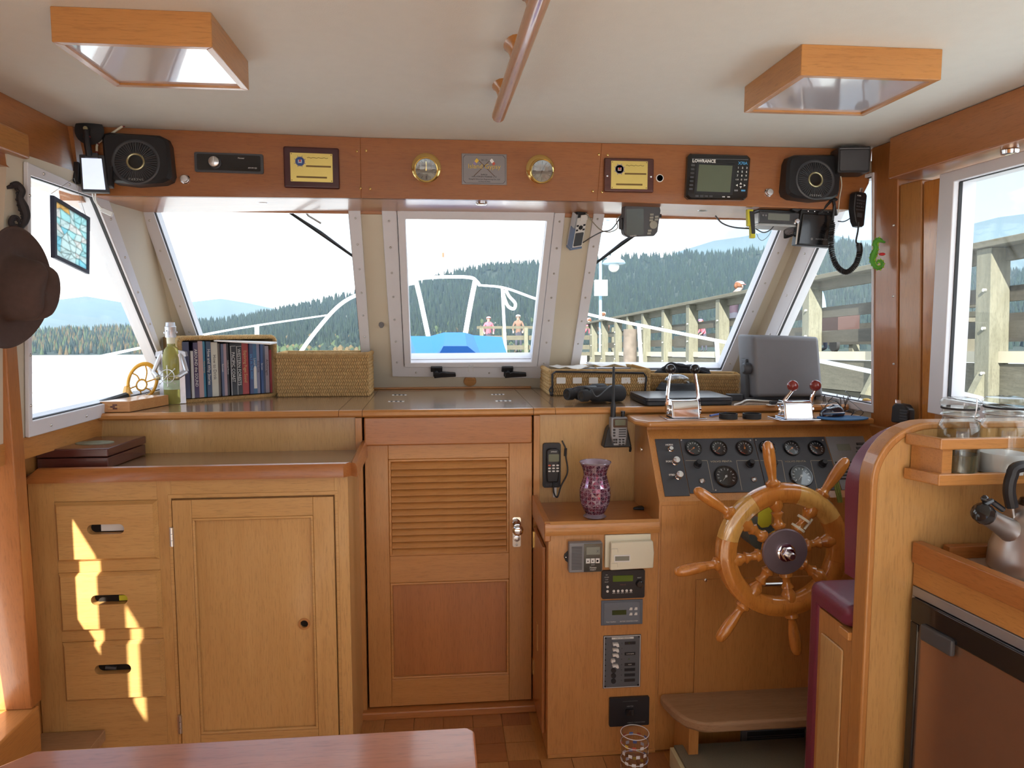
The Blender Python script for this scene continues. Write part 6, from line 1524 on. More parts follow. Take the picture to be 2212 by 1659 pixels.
# laptop, compass, bag, monitor
lx = [P(u,v,z=ZC+.002) for u,v in ((1395,882),(1580,880),(1560,862),(1372,862))]
lt_ = thing('laptop', 'closed black laptop lying on the counter behind the chrome levers', 'laptop', loc=sum(lx,Vector())/4)
x0, x1 = P(1396,883,y=YD-.01).x, P(1583,881,y=YD-.01).x; y0 = YD-.012; y1 = y0+.235
B().poly2(rrect(x1-x0,y1-y0,.012,4,(x0+x1)/2,(y0+y1)/2),ZC+.002,ZC+.015).done('base', M_('black_plastic'), lt_, bevel=.002)
B().poly2(rrect(x1-x0,y1-y0,.012,4,(x0+x1)/2,(y0+y1)/2),ZC+.0165,ZC+.028).done('lid', mat('laptop_lid',(.035,.037,.042),.28), lt_, bevel=.003)
pw = P(1604,866,z=ZC); pl_ = B().tube(bez([P(1587,874,z=ZC+.012),P(1600,870,z=ZC+.008),P(1615,864,z=ZC+.006),P(1650,866,z=ZC+.005),P(1680,868,z=ZC+.005)],6),.003,6); solo(pl_,'laptop_lead',M_('white_plastic'),'white power lead running from the laptop past the monitor','cable',P(1587,876,z=ZC))
m = Matrix.Translation(P(1586,864,z=ZC)); solo(B(m).poly2(rrect(.055,.05,.012),0,.022),'black_adapter',M_('black_plastic'),'small black adapter block between laptop and monitor','adapter',m.translation,bevel=.006)
cc_ = Vector((P(1462,850,y=2.83).x,2.83,ZC+.001)); k = mpp(cc_); cm_ = Matrix.Translation(cc_)
co = thing('ship_compass', 'black domed ship compass standing behind the chrome levers', 'compass', loc=cc_)
zt_ = P(1462,808,y=2.83).z-ZC; R = 45*k
B(cm_).lathe([(R*1.0,0),(R*1.04,zt_*.06),(R*1.04,zt_*.14),(R*.98,zt_*.18)],36).done('base_ring', M_('mahogany'), co)
B(cm_).lathe([(R*1.0,zt_*.18),(R*.99,zt_*.30),(R*.90,zt_*.36),(R*.84,zt_*.50),(R*.72,zt_*.60),(R*.68,zt_*.58)],36,caps=False).done('bezel', M_('rubber'), co)
B(cm_).lathe([(0,zt_*.46),(R*.66,zt_*.48)],28).done('card', M_('dark_grey'), co)
B(cm_).torus(R*.5,.0012,Matrix.Translation((0,0,zt_*.485)),28,6).done('card_ring', M_('white_print'), co)
B(cm_).lathe([(R*.69*cos(pi/2*q/10),zt_*.52+zt_*.48*sin(pi/2*q/10)) for q in range(0,11)],36,caps=False).done('dome', M_('compass_dome'), co)
glass_mat('compass_dome', (.85,.87,.87), 1.6)
hb2 = m4 @ Vector((.07,.03,P(1500,812,y=c4_.y+.01).z-ZC))
bg_ = B(); nn = [(0,0,0),(.03,.0,.018),(.07,.01,.028),(.12,.01,.022),(.17,.01,.012)]
for (x,y,z),r in zip(nn,(.028,.034,.036,.034,.026)): bg_.sphere(hb2+Vector((x,y+.03,z*.6)),r,12,8,(1.3,1.0,.75))
bg_.tube(bez([hb2+Vector((-.01,0,.02)),hb2+Vector((.02,-.005,.045)),hb2+Vector((.06,-.005,.035)),hb2+Vector((.10,-.008,.03)),hb2+Vector((.19,0,.0))],5),.006,7)
solo(bg_,'black_bag',M_('black_cloth'),'soft black bag heaped in the wicker basket behind the compass','bag',hb2)
mat('black_cloth', (.014,.014,.018), .85)
# monitor with a grey sun cover on a bracket
my = 2.62; mq = [P(u,v,y=my) for u,v in ((1620,724),(1766,728),(1776,857),(1628,858))]
mo = thing('radar_monitor', 'boxy grey radar monitor with cover on a black bracket', 'monitor', loc=(P(1690,880,y=my).x,my+.04,ZC))
o = B(); c = sum(mq,Vector())/4
i_ = [p.lerp(c,.06)+Vector((0,-.018,0)) for p in mq]
o.add(mq+i_,[(0,1,5,4),(1,2,6,5),(2,3,7,6),(3,0,4,7),(4,5,6,7)]); o.add(mq+[p+Vector((0,.12,0)).lerp(c+Vector((0,.12,0))-p,.0) for p in mq],[(0,1,5,4),(1,2,6,5),(2,3,7,6),(3,0,4,7),(7,6,5,4)])
o.done('sun_cover', M_('grey_plastic'), mo, bevel=.010, segs=3)
bz0 = mq[3]; B().box(bz0.x+.0,mq[2].x-.002,my-.004,my+.13,ZC+.012,mq[3].z+.004).done('base_pan', M_('dark_grey'), mo, bevel=.004)
lx_ = mq[3].x-.018
B().box(lx_-.004,lx_+.016,my+.03,my+.07,ZC+.002,mq[0].z-.09).done('bracket_arm', M_('dark_grey'), mo, bevel=.003)
B().box(lx_-.004,mq[2].x+.01,my+.02,my+.09,ZC+.001,ZC+.010).done('bracket_foot', M_('dark_grey'), mo)
kn = P(1613,796,y=my+.015); B().turn(kn+Vector((.012,0,0)),kn-Vector((.016,0,0)),[(.020,0),(.022,.3),(.021,.8),(.016,1)],18).done('tilt_knob', M_('dark_grey'), mo)
cl2 = thing('clear_clip', 'small clear plastic clip in front of the monitor base', 'clip', loc=P(1678,874,z=ZC))
B(Matrix.Translation(P(1676,876,z=ZC))).box(-.03,.03,-.012,.012,.001,.004).done('plate', M_('white_plastic'), cl2); B(Matrix.Translation(P(1672,876,z=ZC))).box(-.014,.014,-.01,.01,.004,.016).done('block', M_('black_plastic'), cl2, bevel=.002)

# ------------------------------------------------------------------ on the console top
for u,lb in ((1573,'flat black rubber ring cap on the console, nearer the black-knobbed levers'),(1624,'flat black rubber ring cap on the console, nearer the red-knobbed levers')):
    c = P(u,904,z=zl); R = 19.5*mpp(c); solo(B(Matrix.Translation(c)).lathe([(R,0),(R,.017),(R*.86,.017),(R*.86,.004),(0,.004)],28),'lens_cap',M_('rubber'),lb,'cap',c,group='black ring caps on the console')
c = P(1552,896,z=zl); e_ = P(1534,898,z=zl+.005); f_ = P(1568,892,z=zl+.005); solo(B().tube([e_,f_],.0035,8),'blue_pen',M_('blue_pen'),'blue pen lying behind the black ring caps','pen',c)
mat('blue_pen', (.06,.12,.45), .4)
c = P(1598,900,z=zl); solo(B(Matrix.Translation(c)).box(-.012,.012,-.004,.004,0,.004),'wood_chip',M_('teak_x'),'small tan wood chip between the two black ring caps','chip',c)
mp_ = P(1820,904,z=zl); pad = solo(B(Matrix.Translation(mp_)).poly2([(.085*cos(a)*1.0,.052*sin(a)) for a in [2*pi*q/24 for q in range(24)]],.0005,.004),'mouse_pad',mat('pad_blue',(.03,.15,.36),.7),'blue oval mouse pad on the starboard end of the console','mouse pad',mp_)
mo2 = P(1797,898,z=zl+.004); mm = Matrix.Translation(mo2)@Matrix.Rotation(radians(15),4,'Z')
ms2 = thing('computer_mouse', 'glossy black and silver computer mouse on the blue pad', 'mouse', loc=mo2)
bb2 = B(mm); vs_ = []; n = 14; 
for j in range(7):
    t = j/6; 
    for q in range(n):
        a = 2*pi*q/n; vs_.append((.047*cos(a)*cos(t*pi/2)**.6 if t<1 else 0,.029*sin(a)*cos(t*pi/2)**.6 if t<1 else 0,.001+.032*sin(t*pi/2)*(1+.15*cos(a))))
bb2.add(vs_,[(j*n+q,j*n+(q+1)%n,(j+1)*n+(q+1)%n,(j+1)*n+q) for j in range(6) for q in range(n)]); bb2.done('shell', mat('mouse_navy',(.012,.016,.035),.12,coat=.8), ms2, angle=2)
B(mm).tube([(-.044,-.008,.010),(-.030,-.026,.012),(0,-.030,.012),(.03,-.022,.010)],.004,6).done('side_strip', M_('steel'), ms2)
gl = thing('eyeglasses', 'wire framed eyeglasses lying behind the computer mouse', 'glasses', loc=P(1838,892,z=zl))
g0 = P(1832,893,z=zl+.012); g1 = P(1852,894,z=zl+.010)
gb = B(); 
for c in (g0,g1): gb.torus(.022,.0011,frame(c,(1,.2,0),(0,-.5,.7)),24,5,1,.72)
gb.tube([g0+Vector((.02,0,.006)),g1+Vector((-.02,0,.006))],.001,5)
gb.tube(bez([g0+Vector((-.022,0,.006)),P(1812,868,z=zl+.05),P(1806,862,z=zl+.05)],4),.0012,5).tube(bez([g1+Vector((.022,0,.006)),P(1836,866,z=zl+.04),P(1822,860,z=zl+.05)],4),.0012,5)
gb.done('wire_frame', M_('dark_grey'), gl)
for c in (g0,g1): B(frame(c,(1,.2,0),(0,-.5,.7))).lathe([(0,.0004),(.0215,.0004)],20,sy=.72).done('lens', M_('clear_glass'), gl)
tg = B(); rs = random.Random(11)
for q in range(9):
    a = P(1790+q*8,880+rs.uniform(-8,8),z=zl+.01); pts = [a+Vector((rs.uniform(-.03,.03),rs.uniform(0,.05),rs.uniform(-.008,.05))) for _ in range(5)]; pts.sort(key=lambda p:p.x); tg.tube(bez(pts,4),.0014,5)
solo(tg,'cable_tangle',M_('black_plastic'),'tangle of thin black cables behind the computer mouse','cables',P(1820,885,z=zl))
c = P(1873,890,z=zl); cu_ = thing('striped_pouch', 'striped cloth pouch with yellow top in the starboard corner', 'pouch', loc=c)
B(Matrix.Translation(c)).lathe([(0,0),(.022,.001),(.028,.02),(.026,.035),(.016,.042),(0,.043)],16).done('pouch', mat('pouch_plum',(.30,.16,.16),.8,var=.3,scale=20), cu_)
for q in range(3): B(Matrix.Translation(c+Vector((0,0,.010+.010*q)))).torus(.0272,.0022,None,18,5).done('stripe', M_('ivory_plastic'), cu_)
B(Matrix.Translation(c+Vector((-.004,0,.042)))).sphere((0,0,0),.014,10,6,(1,1,.5)).done('yellow_top', mat('sponge_yellow',(.72,.48,.12),.8), cu_)
# lanyard behind the wheel
ly = B(); 
for q in range(3): ly.tube(bez([P(1800+q*4,1035,y=2.19),P(1806+q*4,1060,y=2.18),P(1812+q*3,1085,y=2.18)],4),.0035,6)
solo(ly,'cord_lanyard',mat('lanyard_green',(.22,.26,.06),.8,var=.5,scale=120),'green and brown cord lanyard hanging from the console right of the wheel','lanyard',P(1805,1035,y=2.19))

# ------------------------------------------------------------------ on the bulkhead and shelf right of the door
def wfr(u, v, out=0.0, y=YD): return frame(P(u,v,y=y-out),(1,0,0),(0,0,1))
m = wfr(1191,1004); rm_ = thing('wired_remote', 'black autopilot remote with small screen in a holder on the bulkhead', 'remote', loc=m.translation)
B(m).poly2(rrect(.062,.155,.008),0,.012).done('holder', M_('black_plastic'), rm_, bevel=.003)
B(m).poly2([(-.018,-.056),(.020,-.056),(.025,-.02),(.025,.052),(.018,.060),(-.014,.060),(-.020,.052),(-.020,-.02)],.012,.030).done('handset', M_('black_plastic'), rm_, bevel=.006)
B(m).poly2(rrect(.036,.026,.003),.030,.0315,Matrix.Translation((.004,.030,0))).done('screen', M_('lcd_green'), rm_)
for r in range(3):
    for c in range(3): B(m).poly2(rrect(.009,.005,.002),.030,.032,Matrix.Translation((-.011+c*.014,.004-r*.010,0))).done('key', M_('red_key' if (r,c)==(0,0) else 'white_print'), rm_)
text('SIMRAD',.006,M_('white_print'),rm_,m@Matrix.Translation((.004,.051,.0303))); text('SIMRAD',.012,M_('dark_grey'),rm_,m@Matrix.Translation((0,-.068,.0123)))
mat('red_key', (.65,.12,.06), .5)
pts = [wfr(1196,1032,.02).translation,wfr(1196,1062,.02).translation,wfr(1204,1074,.02).translation,wfr(1212,1050,.02).translation,wfr(1226,1020,.02).translation,wfr(1222,985,.02).translation,wfr(1222,970,.02).translation,wfr(1214,952,.02).translation]
B().tube(bez(pts,6),.0026,6).done('wrist_cord', M_('black_plastic'), rm_); B().tube([wfr(1222,968,.02).translation,wfr(1221,985,.02).translation],.0048,8).done('cord_bead', M_('black_plastic'), rm_)
m = wfr(1198,1054); solo(B(m).box(-.006,.006,-.032,.030,0,.006),'cable_conduit',M_('white_plastic'),'short white cable trunking below the wired remote','conduit',m.translation)
# handheld VHF in charging cradle
m = wfr(1328,930); hv = thing('handheld_radio', 'grey handheld radio with long antenna standing in its cradle on the bulkhead', 'radio', loc=m.translation)
B(m).poly2([(-.050,-.052),(.050,-.052),(.036,.008),(.028,.022),(-.028,.022),(-.036,.008)],0,.046).done('cradle', M_('black_plastic'), hv, bevel=.005)
B(m).poly2([(-.020,-.042),(.024,-.042),(.029,-.004),(.029,.055),(-.029,.055),(-.029,-.004)],.030,.066).done('body', M_('radio_grey'), hv, bevel=.005)
B(m).poly2(rrect(.048,.030,.004),.066,.069,Matrix.Translation((.002,.036,0))).done('screen_bezel', M_('black_gloss'), hv); B(m).poly2(rrect(.036,.019,.002),.069,.070,Matrix.Translation((.002,.038,0))).done('screen', M_('lcd_green'), hv)
for r in range(4): B(m).box(-.002,.022,.012-r*.008,.015-r*.008,.066,.0685).done('speaker_slot', M_('black_plastic'), hv)
for r in range(3): B(m).poly2(rrect(.008,.006,.002),.066,.069,Matrix.Translation((-.018,.013-r*.010,0))).done('key', M_('black_plastic'), hv)
for r in range(3):
    for c in range(2): B(m).poly2(rrect(.008,.005,.002),.066,.0685,Matrix.Translation((.002+c*.012,-.021-r*.0085,0))).done('key', M_('black_plastic'), hv)
for r in range(2):
    for c in range(2): B(m).poly2(rrect(.0065,.0065,.001),.066,.0685,Matrix.Translation((-.018+c*.008,-.021-r*.009,0))).done('key', M_('black_plastic'), hv)
mat('radio_grey', (.27,.28,.30), .4, .3)
a = m@Vector((-.018,.052,.048)); B().turn(a,a+Vector((0,0,.175)),[(.009,0),(.009,.25),(.005,.32),(.0042,.95),(.003,1)],12).done('antenna', M_('black_plastic'), hv)
a = m@Vector((.016,.052,.048)); B().turn(a,a+Vector((0,0,.022)),[(.006,0),(.006,.5),(.0075,.55),(.0075,1)],12).done('volume_knob', M_('black_plastic'), hv)
b0 = wfr(1358,962,.01).translation; solo(B().tube(bez([b0,wfr(1362,968,.01).translation,wfr(1361,975,.004).translation],4),.004,6),'cradle_plug',M_('black_plastic'),'black cradle plug at the right foot of the handheld radio','plug',b0)
# mosaic vase
vc = P(1285,1098,z=SZ-.012); vy = 2.30; vc = Vector((P(1285,1090,y=vy).x,vy,SZ-.0115)); k = mpp(vc); vm = Matrix.Translation(vc)
va = thing('mosaic_vase', 'purple mosaic glass hurricane vase standing on the cabinet shelf', 'vase', loc=vc)
vp = [(22,0),(24,2),(19,6),(24,14),(31,26),(33,40),(32,54),(27,66),(24,76),(26,86),(31,94),(33,98)]
Hs = (P(1285,998,y=vy).z-vc.z)/98
VP_ = [(r*k,z*Hs) for r,z in vp]
B(vm).lathe(VP_+[(r-.003,z) for r,z in reversed(VP_)],36).done('glass_body', M_('vase_glass'), va)
B(vm).lathe([(22*k,0),(25*k,2*Hs),(19.5*k,6*Hs)],30).done('foot', M_('vase_foot'), va)
mat('vase_glass', (.42,.33,.40), .35, var=.2); mat('vase_foot', (.35,.30,.36), .15, .5); 
vt_c = [mat('tessera_%d'%i,c,.06,.55,var=.1) for i,c in enumerate(((.22,.04,.09),(.26,.13,.21),(.10,.04,.08),(.46,.38,.46),(.20,.06,.12)))]
def vr(z):
    for (r0,z0),(r1,z1) in zip(VP_,VP_[1:]):
        if z0 <= z <= z1: return r0+(r1-r0)*(z-z0)/(z1-z0+1e-9)
    return VP_[-1][0]
rs = random.Random(5); rows_ = 13; z0_ = 8*Hs; z1_ = 96*Hs; tris = [B() for _ in vt_c]
for r in range(rows_):
    za, zb3 = z0_+(z1_-z0_)*r/rows_+.0006, z0_+(z1_-z0_)*(r+1)/rows_-.0006; n = 22
    for q in range(n):
        a0_, a1_ = 2*pi*(q+.06)/n, 2*pi*(q+.94)/n
        def pt(a,z,o=.0008): R = vr(z)+o; return (R*cos(a),R*sin(a),z)
        if q%2 == r%2: t1, t2 = [pt(a0_,za),pt(a1_,za),pt(a0_,zb3)], [pt(a1_,za+.0009),pt(a1_,zb3),pt(a0_+.03,zb3)]
        else: t1, t2 = [pt(a0_,za),pt(a1_,za),pt(a1_,zb3)], [pt(a0_,za+.0009),pt(a1_-.03,zb3),pt(a0_,zb3)]
        for t in (t1,t2): tris[rs.choice((0,0,1,2,2,3,4))].add(t,[(0,1,2)],vm)
for b,m_ in zip(tris,vt_c): b.done('mosaic_tesserae', m_, va, kind='stuff', smooth=False)
B(vm).torus(33*k,.0022,Matrix.Translation((0,0,98*Hs)),36,6).done('rim', M_('vase_foot'), va)
c = P(1388,1100,z=SZ-.012); ky_ = B(Matrix.Translation(c)).poly2([(-.035,-.006),(-.014,-.014),(.022,-.012),(.034,.0),(.018,.010),(-.016,.010)],.0005,.010); solo(ky_,'black_key_fob',M_('black_plastic'),'flat black key fob lying at the corner of the shelf','key fob',c,bevel=.003)

# ------------------------------------------------------------------ panels on the cabinet front
def ffr(u, v, out=.003): return frame(P(u,v,y=YC-out),(1,0,0),(0,0,1))
kf_ = mpp(P(1300,1250,y=YC))
m = ffr(1262,1199); gm = thing('gas_alarm', 'grey gas alarm with speaker grille and small screen on the cabinet front', 'alarm', loc=m.translation)
B(m).poly2([(-.052,-.046),(.052,-.046),(.052,.046),(-.052,.046)],0,.026).done('case', M_('mid_grey'), gm, bevel=.003)
B(m).box(-.006,.050,-.044,.044,.026,.0275).done('black_face', M_('black_gloss'), gm)
for r in range(16): B(m).box(-.044,-.012,-.036+r*.0046,-.0338+r*.0046,.026,.0272).done('grille_slot', M_('dark_grey'), gm)
B(m).box(.001,.043,.010,.034,.0275,.0285).done('screen', M_('lcd_grey'), gm); text('X',.012,M_('dark_grey'),gm,m@Matrix.Translation((.036,.020,.0288)),depth=.0003)
for c in range(3):
    B(m).box(.000+c*.0148,.0125+c*.0148,-.017,-.002,.0275,.029).done('icon_button', M_('white_plastic'), gm)
    B(m).lathe([(0,.0292),(.0035 if c==2 else .0022,.0292)],10,Matrix.Translation((.006+c*.0148,-.010,0))).done('icon', M_('plate_ink'), gm)
text('Xintex',.008,M_('white_print'),gm,m@Matrix.Translation((.022,-.031,.0279)),depth=.0003); text('FIREBOY',.005,M_('white_print'),gm,m@Matrix.Translation((.022,-.038,.0279)),depth=.0003); text('sensor',.0045,M_('white_print'),gm,m@Matrix.Translation((.022,-.022,.0279)),depth=.0003)
B(m).poly2([(-.052,.016),(-.062,.006),(-.064,-.004),(-.060,-.014),(-.052,-.020)],0,.006).done('mount_ear', M_('black_plastic'), gm); B(m).sphere((-.058,-.003,.006),.003,8,5).done('screw', M_('chrome'), gm)
m = ffr(1356,1190); th = thing('thermostat', 'ivory heating thermostat with small window on the cabinet front', 'thermostat', loc=m.translation)
B(m).box(-.074,.070,-.048,.055,0,.010).done('back_plate', M_('ivory_plastic'), th, bevel=.002)
B(m).poly2([(-.062,-.050),(.074,-.047),(.076,0),(.072,.038),(-.060,.036)],.010,.030).done('cover', M_('ivory_plastic'), th, bevel=.004)
B(m).box(-.050,-.0,-.024,-.002,.030,.0312).done('window_bezel', M_('white_plastic'), th); B(m).box(-.047,-.003,-.020,-.006,.0312,.0318).done('window_lcd', M_('lcd_grey'), th)
for y0 in (.006,-.040): 
    B(m).tube([(-.058,y0+.012,.0302),(-.040,y0+.012,.0302),(-.038,y0,.0302)],.0005,4).done('flap_line', M_('key_grey'), th)
m = ffr(1345,1260); iv = thing('inverter_panel', 'black inverter control with green display and small buttons', 'control panel', loc=m.translation)
B(m).poly2(rrect(.136,.090,.006),0,.010).done('bezel', M_('black_plastic'), iv, bevel=.003)
B(m).box(-.034,.030,.010,.029,.010,.0112).done('display', M_('lcd_lime'), iv); B(m).lathe([(.012,.010),(.011,.022),(.009,.024),(0,.024)],20,Matrix.Translation((.050,.002,0))).done('knob', M_('black_gloss'), iv)
mat('lcd_lime', (.085,.15,.008), .2)
for c in range(5): B(m).lathe([(.0042,.010),(.0038,.012),(0,.0125)],12,Matrix.Translation((-.030+c*.0135,-.020,0))).done('push_key', M_('white_plastic'), iv); text('MENU',.0035,M_('white_print'),iv,m@Matrix.Translation((-.030+c*.0135,-.027,.0102)),depth=.0002)
for r in range(2): B(m).lathe([(.0042,.010),(.0038,.012),(0,.0125)],12,Matrix.Translation((-.050,-.006-r*.014,0))).done('push_key', M_('white_plastic'), iv)
for r,tx in enumerate(('INV','POWER','CHG','FAULT')): text(tx,.004,M_('white_print'),iv,m@Matrix.Translation((-.053,.032-r*.0075,.0102)),depth=.0002)
text('SELECT',.004,M_('white_print'),iv,m@Matrix.Translation((.050,.020,.0102)),depth=.0002); text('TRACE',.006,M_('brown_print'),iv,m@Matrix.Translation((-.002,-.001,.0102)),depth=.0002); mat('brown_print',(.16,.05,.04),.5)
m = ffr(1343,1322); bp2 = thing('battery_monitor', 'blue-grey battery monitor with tiny display below the inverter control', 'control panel', loc=m.translation)
mat('panel_blue', (.115,.14,.18), .4)
B(m).box(-.066,.066,-.040,.040,0,.004).done('plate', M_('panel_blue'), bp2, bevel=.001); B(m).box(-.058,.057,-.034,.034,.004,.006).done('face', mat('panel_blue2',(.15,.175,.215),.4), bp2, bevel=.001)
B(m).box(-.032,.013,-.006,.009,.006,.007).done('display', M_('lcd_olive'), bp2)
for x,y in ((.027,.012),(.043,.012),(.027,-.005),(.043,-.005)): B(m).poly2([(-.005,-.004),(.005,-.004),(.005,.004),(-.002,.004)],.006,.0075,Matrix.Translation((x,y,0))).done('touch_key', M_('white_print'), bp2)
text('Heart Interface',.005,M_('white_print'),bp2,m@Matrix.Translation((-.035,-.028,.0062)),depth=.0002); text('BATTERY MONITOR SYSTEM',.0045,M_('white_print'),bp2,m@Matrix.Translation((.022,-.028,.0062)),depth=.0002)
m = ffr(1343,1428); sw2 = thing('breaker_panel', 'grey circuit breaker panel with white rocker toggles', 'breaker panel', loc=m.translation)
W_, H_ = .120, .172
B(m).box(-W_/2,W_/2,-H_/2,H_/2,0,.004).done('plate', M_('panel_slate'), sw2, bevel=.001); mat('panel_slate', (.10,.11,.125), .45)
o_ = [(-W_/2+.002,-H_/2+.002),(W_/2-.002,-H_/2+.002),(W_/2-.002,H_/2-.002),(-W_/2+.002,H_/2-.002)]; i_ = [(x*.975,y*.982) for x,y in o_]
B(m).poly2(o_,.004,.0045,holes=[i_]).done('border_line', M_('white_print'), sw2)
B(m).box(-.034,.036,.074,.080,.004,.005).done('title_strip', M_('white_print'), sw2); text('CIRCUIT BREAKERS',.0055,M_('plate_ink'),sw2,m@Matrix.Translation((.001,.077,.0052)),depth=.0002)
for r in range(8):
    y = .060-r*.0174
    if r < 5:
        s_ = -1 if r == 3 else 1
        B(m).poly2([(-.010,.005),(.008,.004),(.010,-.006),(.004,-.007),(-.002,-.002),(-.010,-.003)] if s_>0 else [(-.014,.004),(-.002,.005),(-.002,-.003),(-.008,-.003),(-.010,-.007),(-.015,-.005)],.004,.016,Matrix.Translation((-.022,y,0))).done('toggle', M_('white_plastic'), sw2, bevel=.001)
    else: B(m).lathe([(.008,.004),(.008,.007),(0,.007)],16,Matrix.Translation((-.027,y,0))).done('blank_plug', M_('black_plastic'), sw2)
    if r not in (1,3): B(m).box(.008,.042,y-.0045,y+.0045,.004,.0055).done('name_tag', M_('black_plastic'), sw2)
    if r in (2,4): text('WATER HEATER' if r==2 else 'RADAR',.0042,M_('white_print'),sw2,m@Matrix.Translation((.025,y,.0058)),depth=.0002,sx=.8)
    if r in (0,3): B(m).lathe([(.0016,.004),(.0014,.0055),(0,.0058)],8,Matrix.Translation((.022,y,0))).done('pilot_light', M_('lcd_lime'), sw2)
    B(m).lathe([(.0022,.004),(.002,.005),(0,.005)],8,Matrix.Translation((-.053,y,0))).done('index_dot', M_('black_plastic'), sw2); B(m).lathe([(.0015,.004),(.001,.005)],8,Matrix.Translation((-.001,y,0))).done('led', M_('dark_grey'), sw2)
sc_ = B(m)
for x in (-.053,.053):
    for y in (-.079,.079): sc_.sphere((x,y,.004),.0032,8,5)
sc_.done('screws', M_('black_plastic'), sw2)
m = ffr(1358,1534); kx2 = thing('switch_plate', 'black rectangular selector plate low on the cabinet front', 'switch plate', loc=m.translation)
B(m).poly2(rrect(.128,.094,.004),0,.010).done('plate', M_('black_plastic'), kx2, bevel=.003); B(m).poly2(rrect(.026,.020,.003),.010,.016).done('rocker', M_('black_gloss'), kx2)
text('HEATER',.006,M_('mid_grey'),kx2,m@Matrix.Translation((.002,.018,.0103)),depth=.0002); text('WEBASTO THERMOSYSTEMS',.005,M_('mid_grey'),kx2,m@Matrix.Translation((.022,-.036,.0103)),depth=.0002,sx=.9); B(m).box(-.022,.026,.034,.036,.010,.0106).done('trim_line', M_('dark_grey'), kx2)

# ------------------------------------------------------------------ glass tumbler on the floor, mahogany box on the cabinet
tc2 = P(1371,1655,y=2.02); tc2 = Vector((P(1371,1600,y=2.08).x,2.08,.0012)); k = mpp(tc2)
tu = thing('tumbler', 'tall clear tumbler printed with small signal flags on the floor', 'tumbler', loc=tc2)
zt_ = P(1371,1582,y=2.08).z; R = 30*k; tm = Matrix.Translation(tc2)
B(tm).lathe([(0,.001),(R*.92,.001),(R*.94,.006),(R,zt_),(R*.95,zt_),(R*.89,.012),(0,.010)],32).done('glass', M_('tumbler_glass'), tu)
glass_mat('tumbler_glass', (.96,.96,.98), .8)
rs = random.Random(2); cl_s = ['flag_yellow','flag_red','flag_white','flag_white','badge_blue','flag_white']
fb = {c:B(tm) for c in cl_s}
for r in range(4):
    z = zt_*(.18+.19*r)
    for q in range(11):
        a0_ = 2*pi*(q+.5*(r%2))/11; R2 = R*(.94+.06*z/zt_)+.0006; a1_ = a0_+.28; h_ = .010
        fb[rs.choice(cl_s)].add([(R2*cos(a),R2*sin(a),zz) for a,zz in ((a0_,z),(a1_,z),(a1_,z+h_),(a0_,z+h_))],[(0,1,2,3)])
for c,b in fb.items():
    if b.v: b.done('printed_flags', M_(c), tu, kind='stuff')
for z in (.40,.78,1.0): B(tm).torus(R*(.945+.055*z),.0012,Matrix.Translation((0,0,zt_*z*.99)),32,6).done('printed_band', M_('flag_white'), tu)
b0 = P(80,1012,y=2.235); CTz = CT+.0125
mb = thing('mahogany_box', 'dark mahogany keepsake box with oval emblem on the port cabinet', 'box', loc=(-1.02,2.33,CTz))
f0 = [P(82,1008,z=CTz),P(232,1004,z=CTz),P(316,996,z=CTz)]
ya_ = 2.245; x0 = P(80,1010,y=ya_).x; x1 = P(233,1006,y=ya_).x; hb_ = P(160,974,y=ya_).z-CTz+.006
mm = Matrix.Translation((x0,ya_,CTz)) @ Matrix.Rotation(radians(0),4,'Z')
sk = Vector((P(316,990,y=2.47).x-x1,2.47-ya_,0))
wv_ = Vector((x1-x0,0,0)); O = Vector((x0,ya_,CTz))
quadbox(O,wv_,sk,.001,hb_*.56).done('box_body', M_('mahogany'), mb, bevel=.003); quadbox(O+Vector((-.002,-.002,0)),wv_+Vector((.004,0,0)),sk+Vector((0,.004,0)),hb_*.59,hb_).done('box_lid', M_('mahogany'), mb, bevel=.004)
c = O+wv_*.55+sk*.45+Vector((0,0,hb_)); B(Matrix.Translation(c)).lathe([(.055,0),(.055,.0015),(0,.0018)],32,sy=.62).done('oval_emblem', mat('emblem_moss',(.20,.22,.15),.5,var=.5,scale=60), mb)
# ------------------------------------------------------------------ the boat's own foredeck, rails and wipers (cabin frame)
dk = tag(B().prism([Vector(p) for p in ((-1.75,3.24,.80),(1.95,3.24,.80),(1.7,5.2,.86),(.6,7.4,.95),(-.45,7.4,.95),(-1.5,5.2,.86))],(0,0,.06)).done('foredeck', M_('white_paint')), 'white foredeck of the boat', kind='structure')
tag(B().box(-1.75,-1.26,-2.9,3.2,.15,.22).done('side_deck', M_('white_paint')), 'port side deck', kind='structure')
tag(B().box(1.60,1.98,-2.9,3.2,.15,.22).done('side_deck', M_('white_paint')), 'starboard side deck', kind='structure')
pu = thing('bow_rail', 'white tubular bow rail and pulpit around the foredeck', 'railing', loc=(.05,5.5,.9))
wr_ = M_('rail_white'); mat('rail_white', (.86,.86,.86), .12, .25)
def tubep(name, pts, r=.016, n=6): return B().tube(bez(pts,n),r,10).done(name, wr_, pu)
tubep('pulpit_hoop', [P(893,612,y=7.2),P(900,603,y=7.2),P(940,599,y=7.3),P(985,598,y=7.3),P(1018,600,y=7.2),P(1030,608,y=7.15),P(1036,616,y=7.1)],.016)
tubep('pulpit_leg', [P(898,604,y=7.2),P(910,655,y=7.15),P(927,735,y=7.1)],.022); tubep('pulpit_leg', [P(1027,605,y=7.2),P(1016,660,y=7.15),P(1003,735,y=7.1)],.024)
tubep('starboard_rail', [P(1036,616,y=7.1),P(1090,622,y=6.6),P(1165,648,y=6.0),P(1275,680,y=5.5),P(1410,708,y=5.0),P(1560,738,y=4.6),P(1884,803,y=3.2),P(2120,862,y=2.55)],.0105)
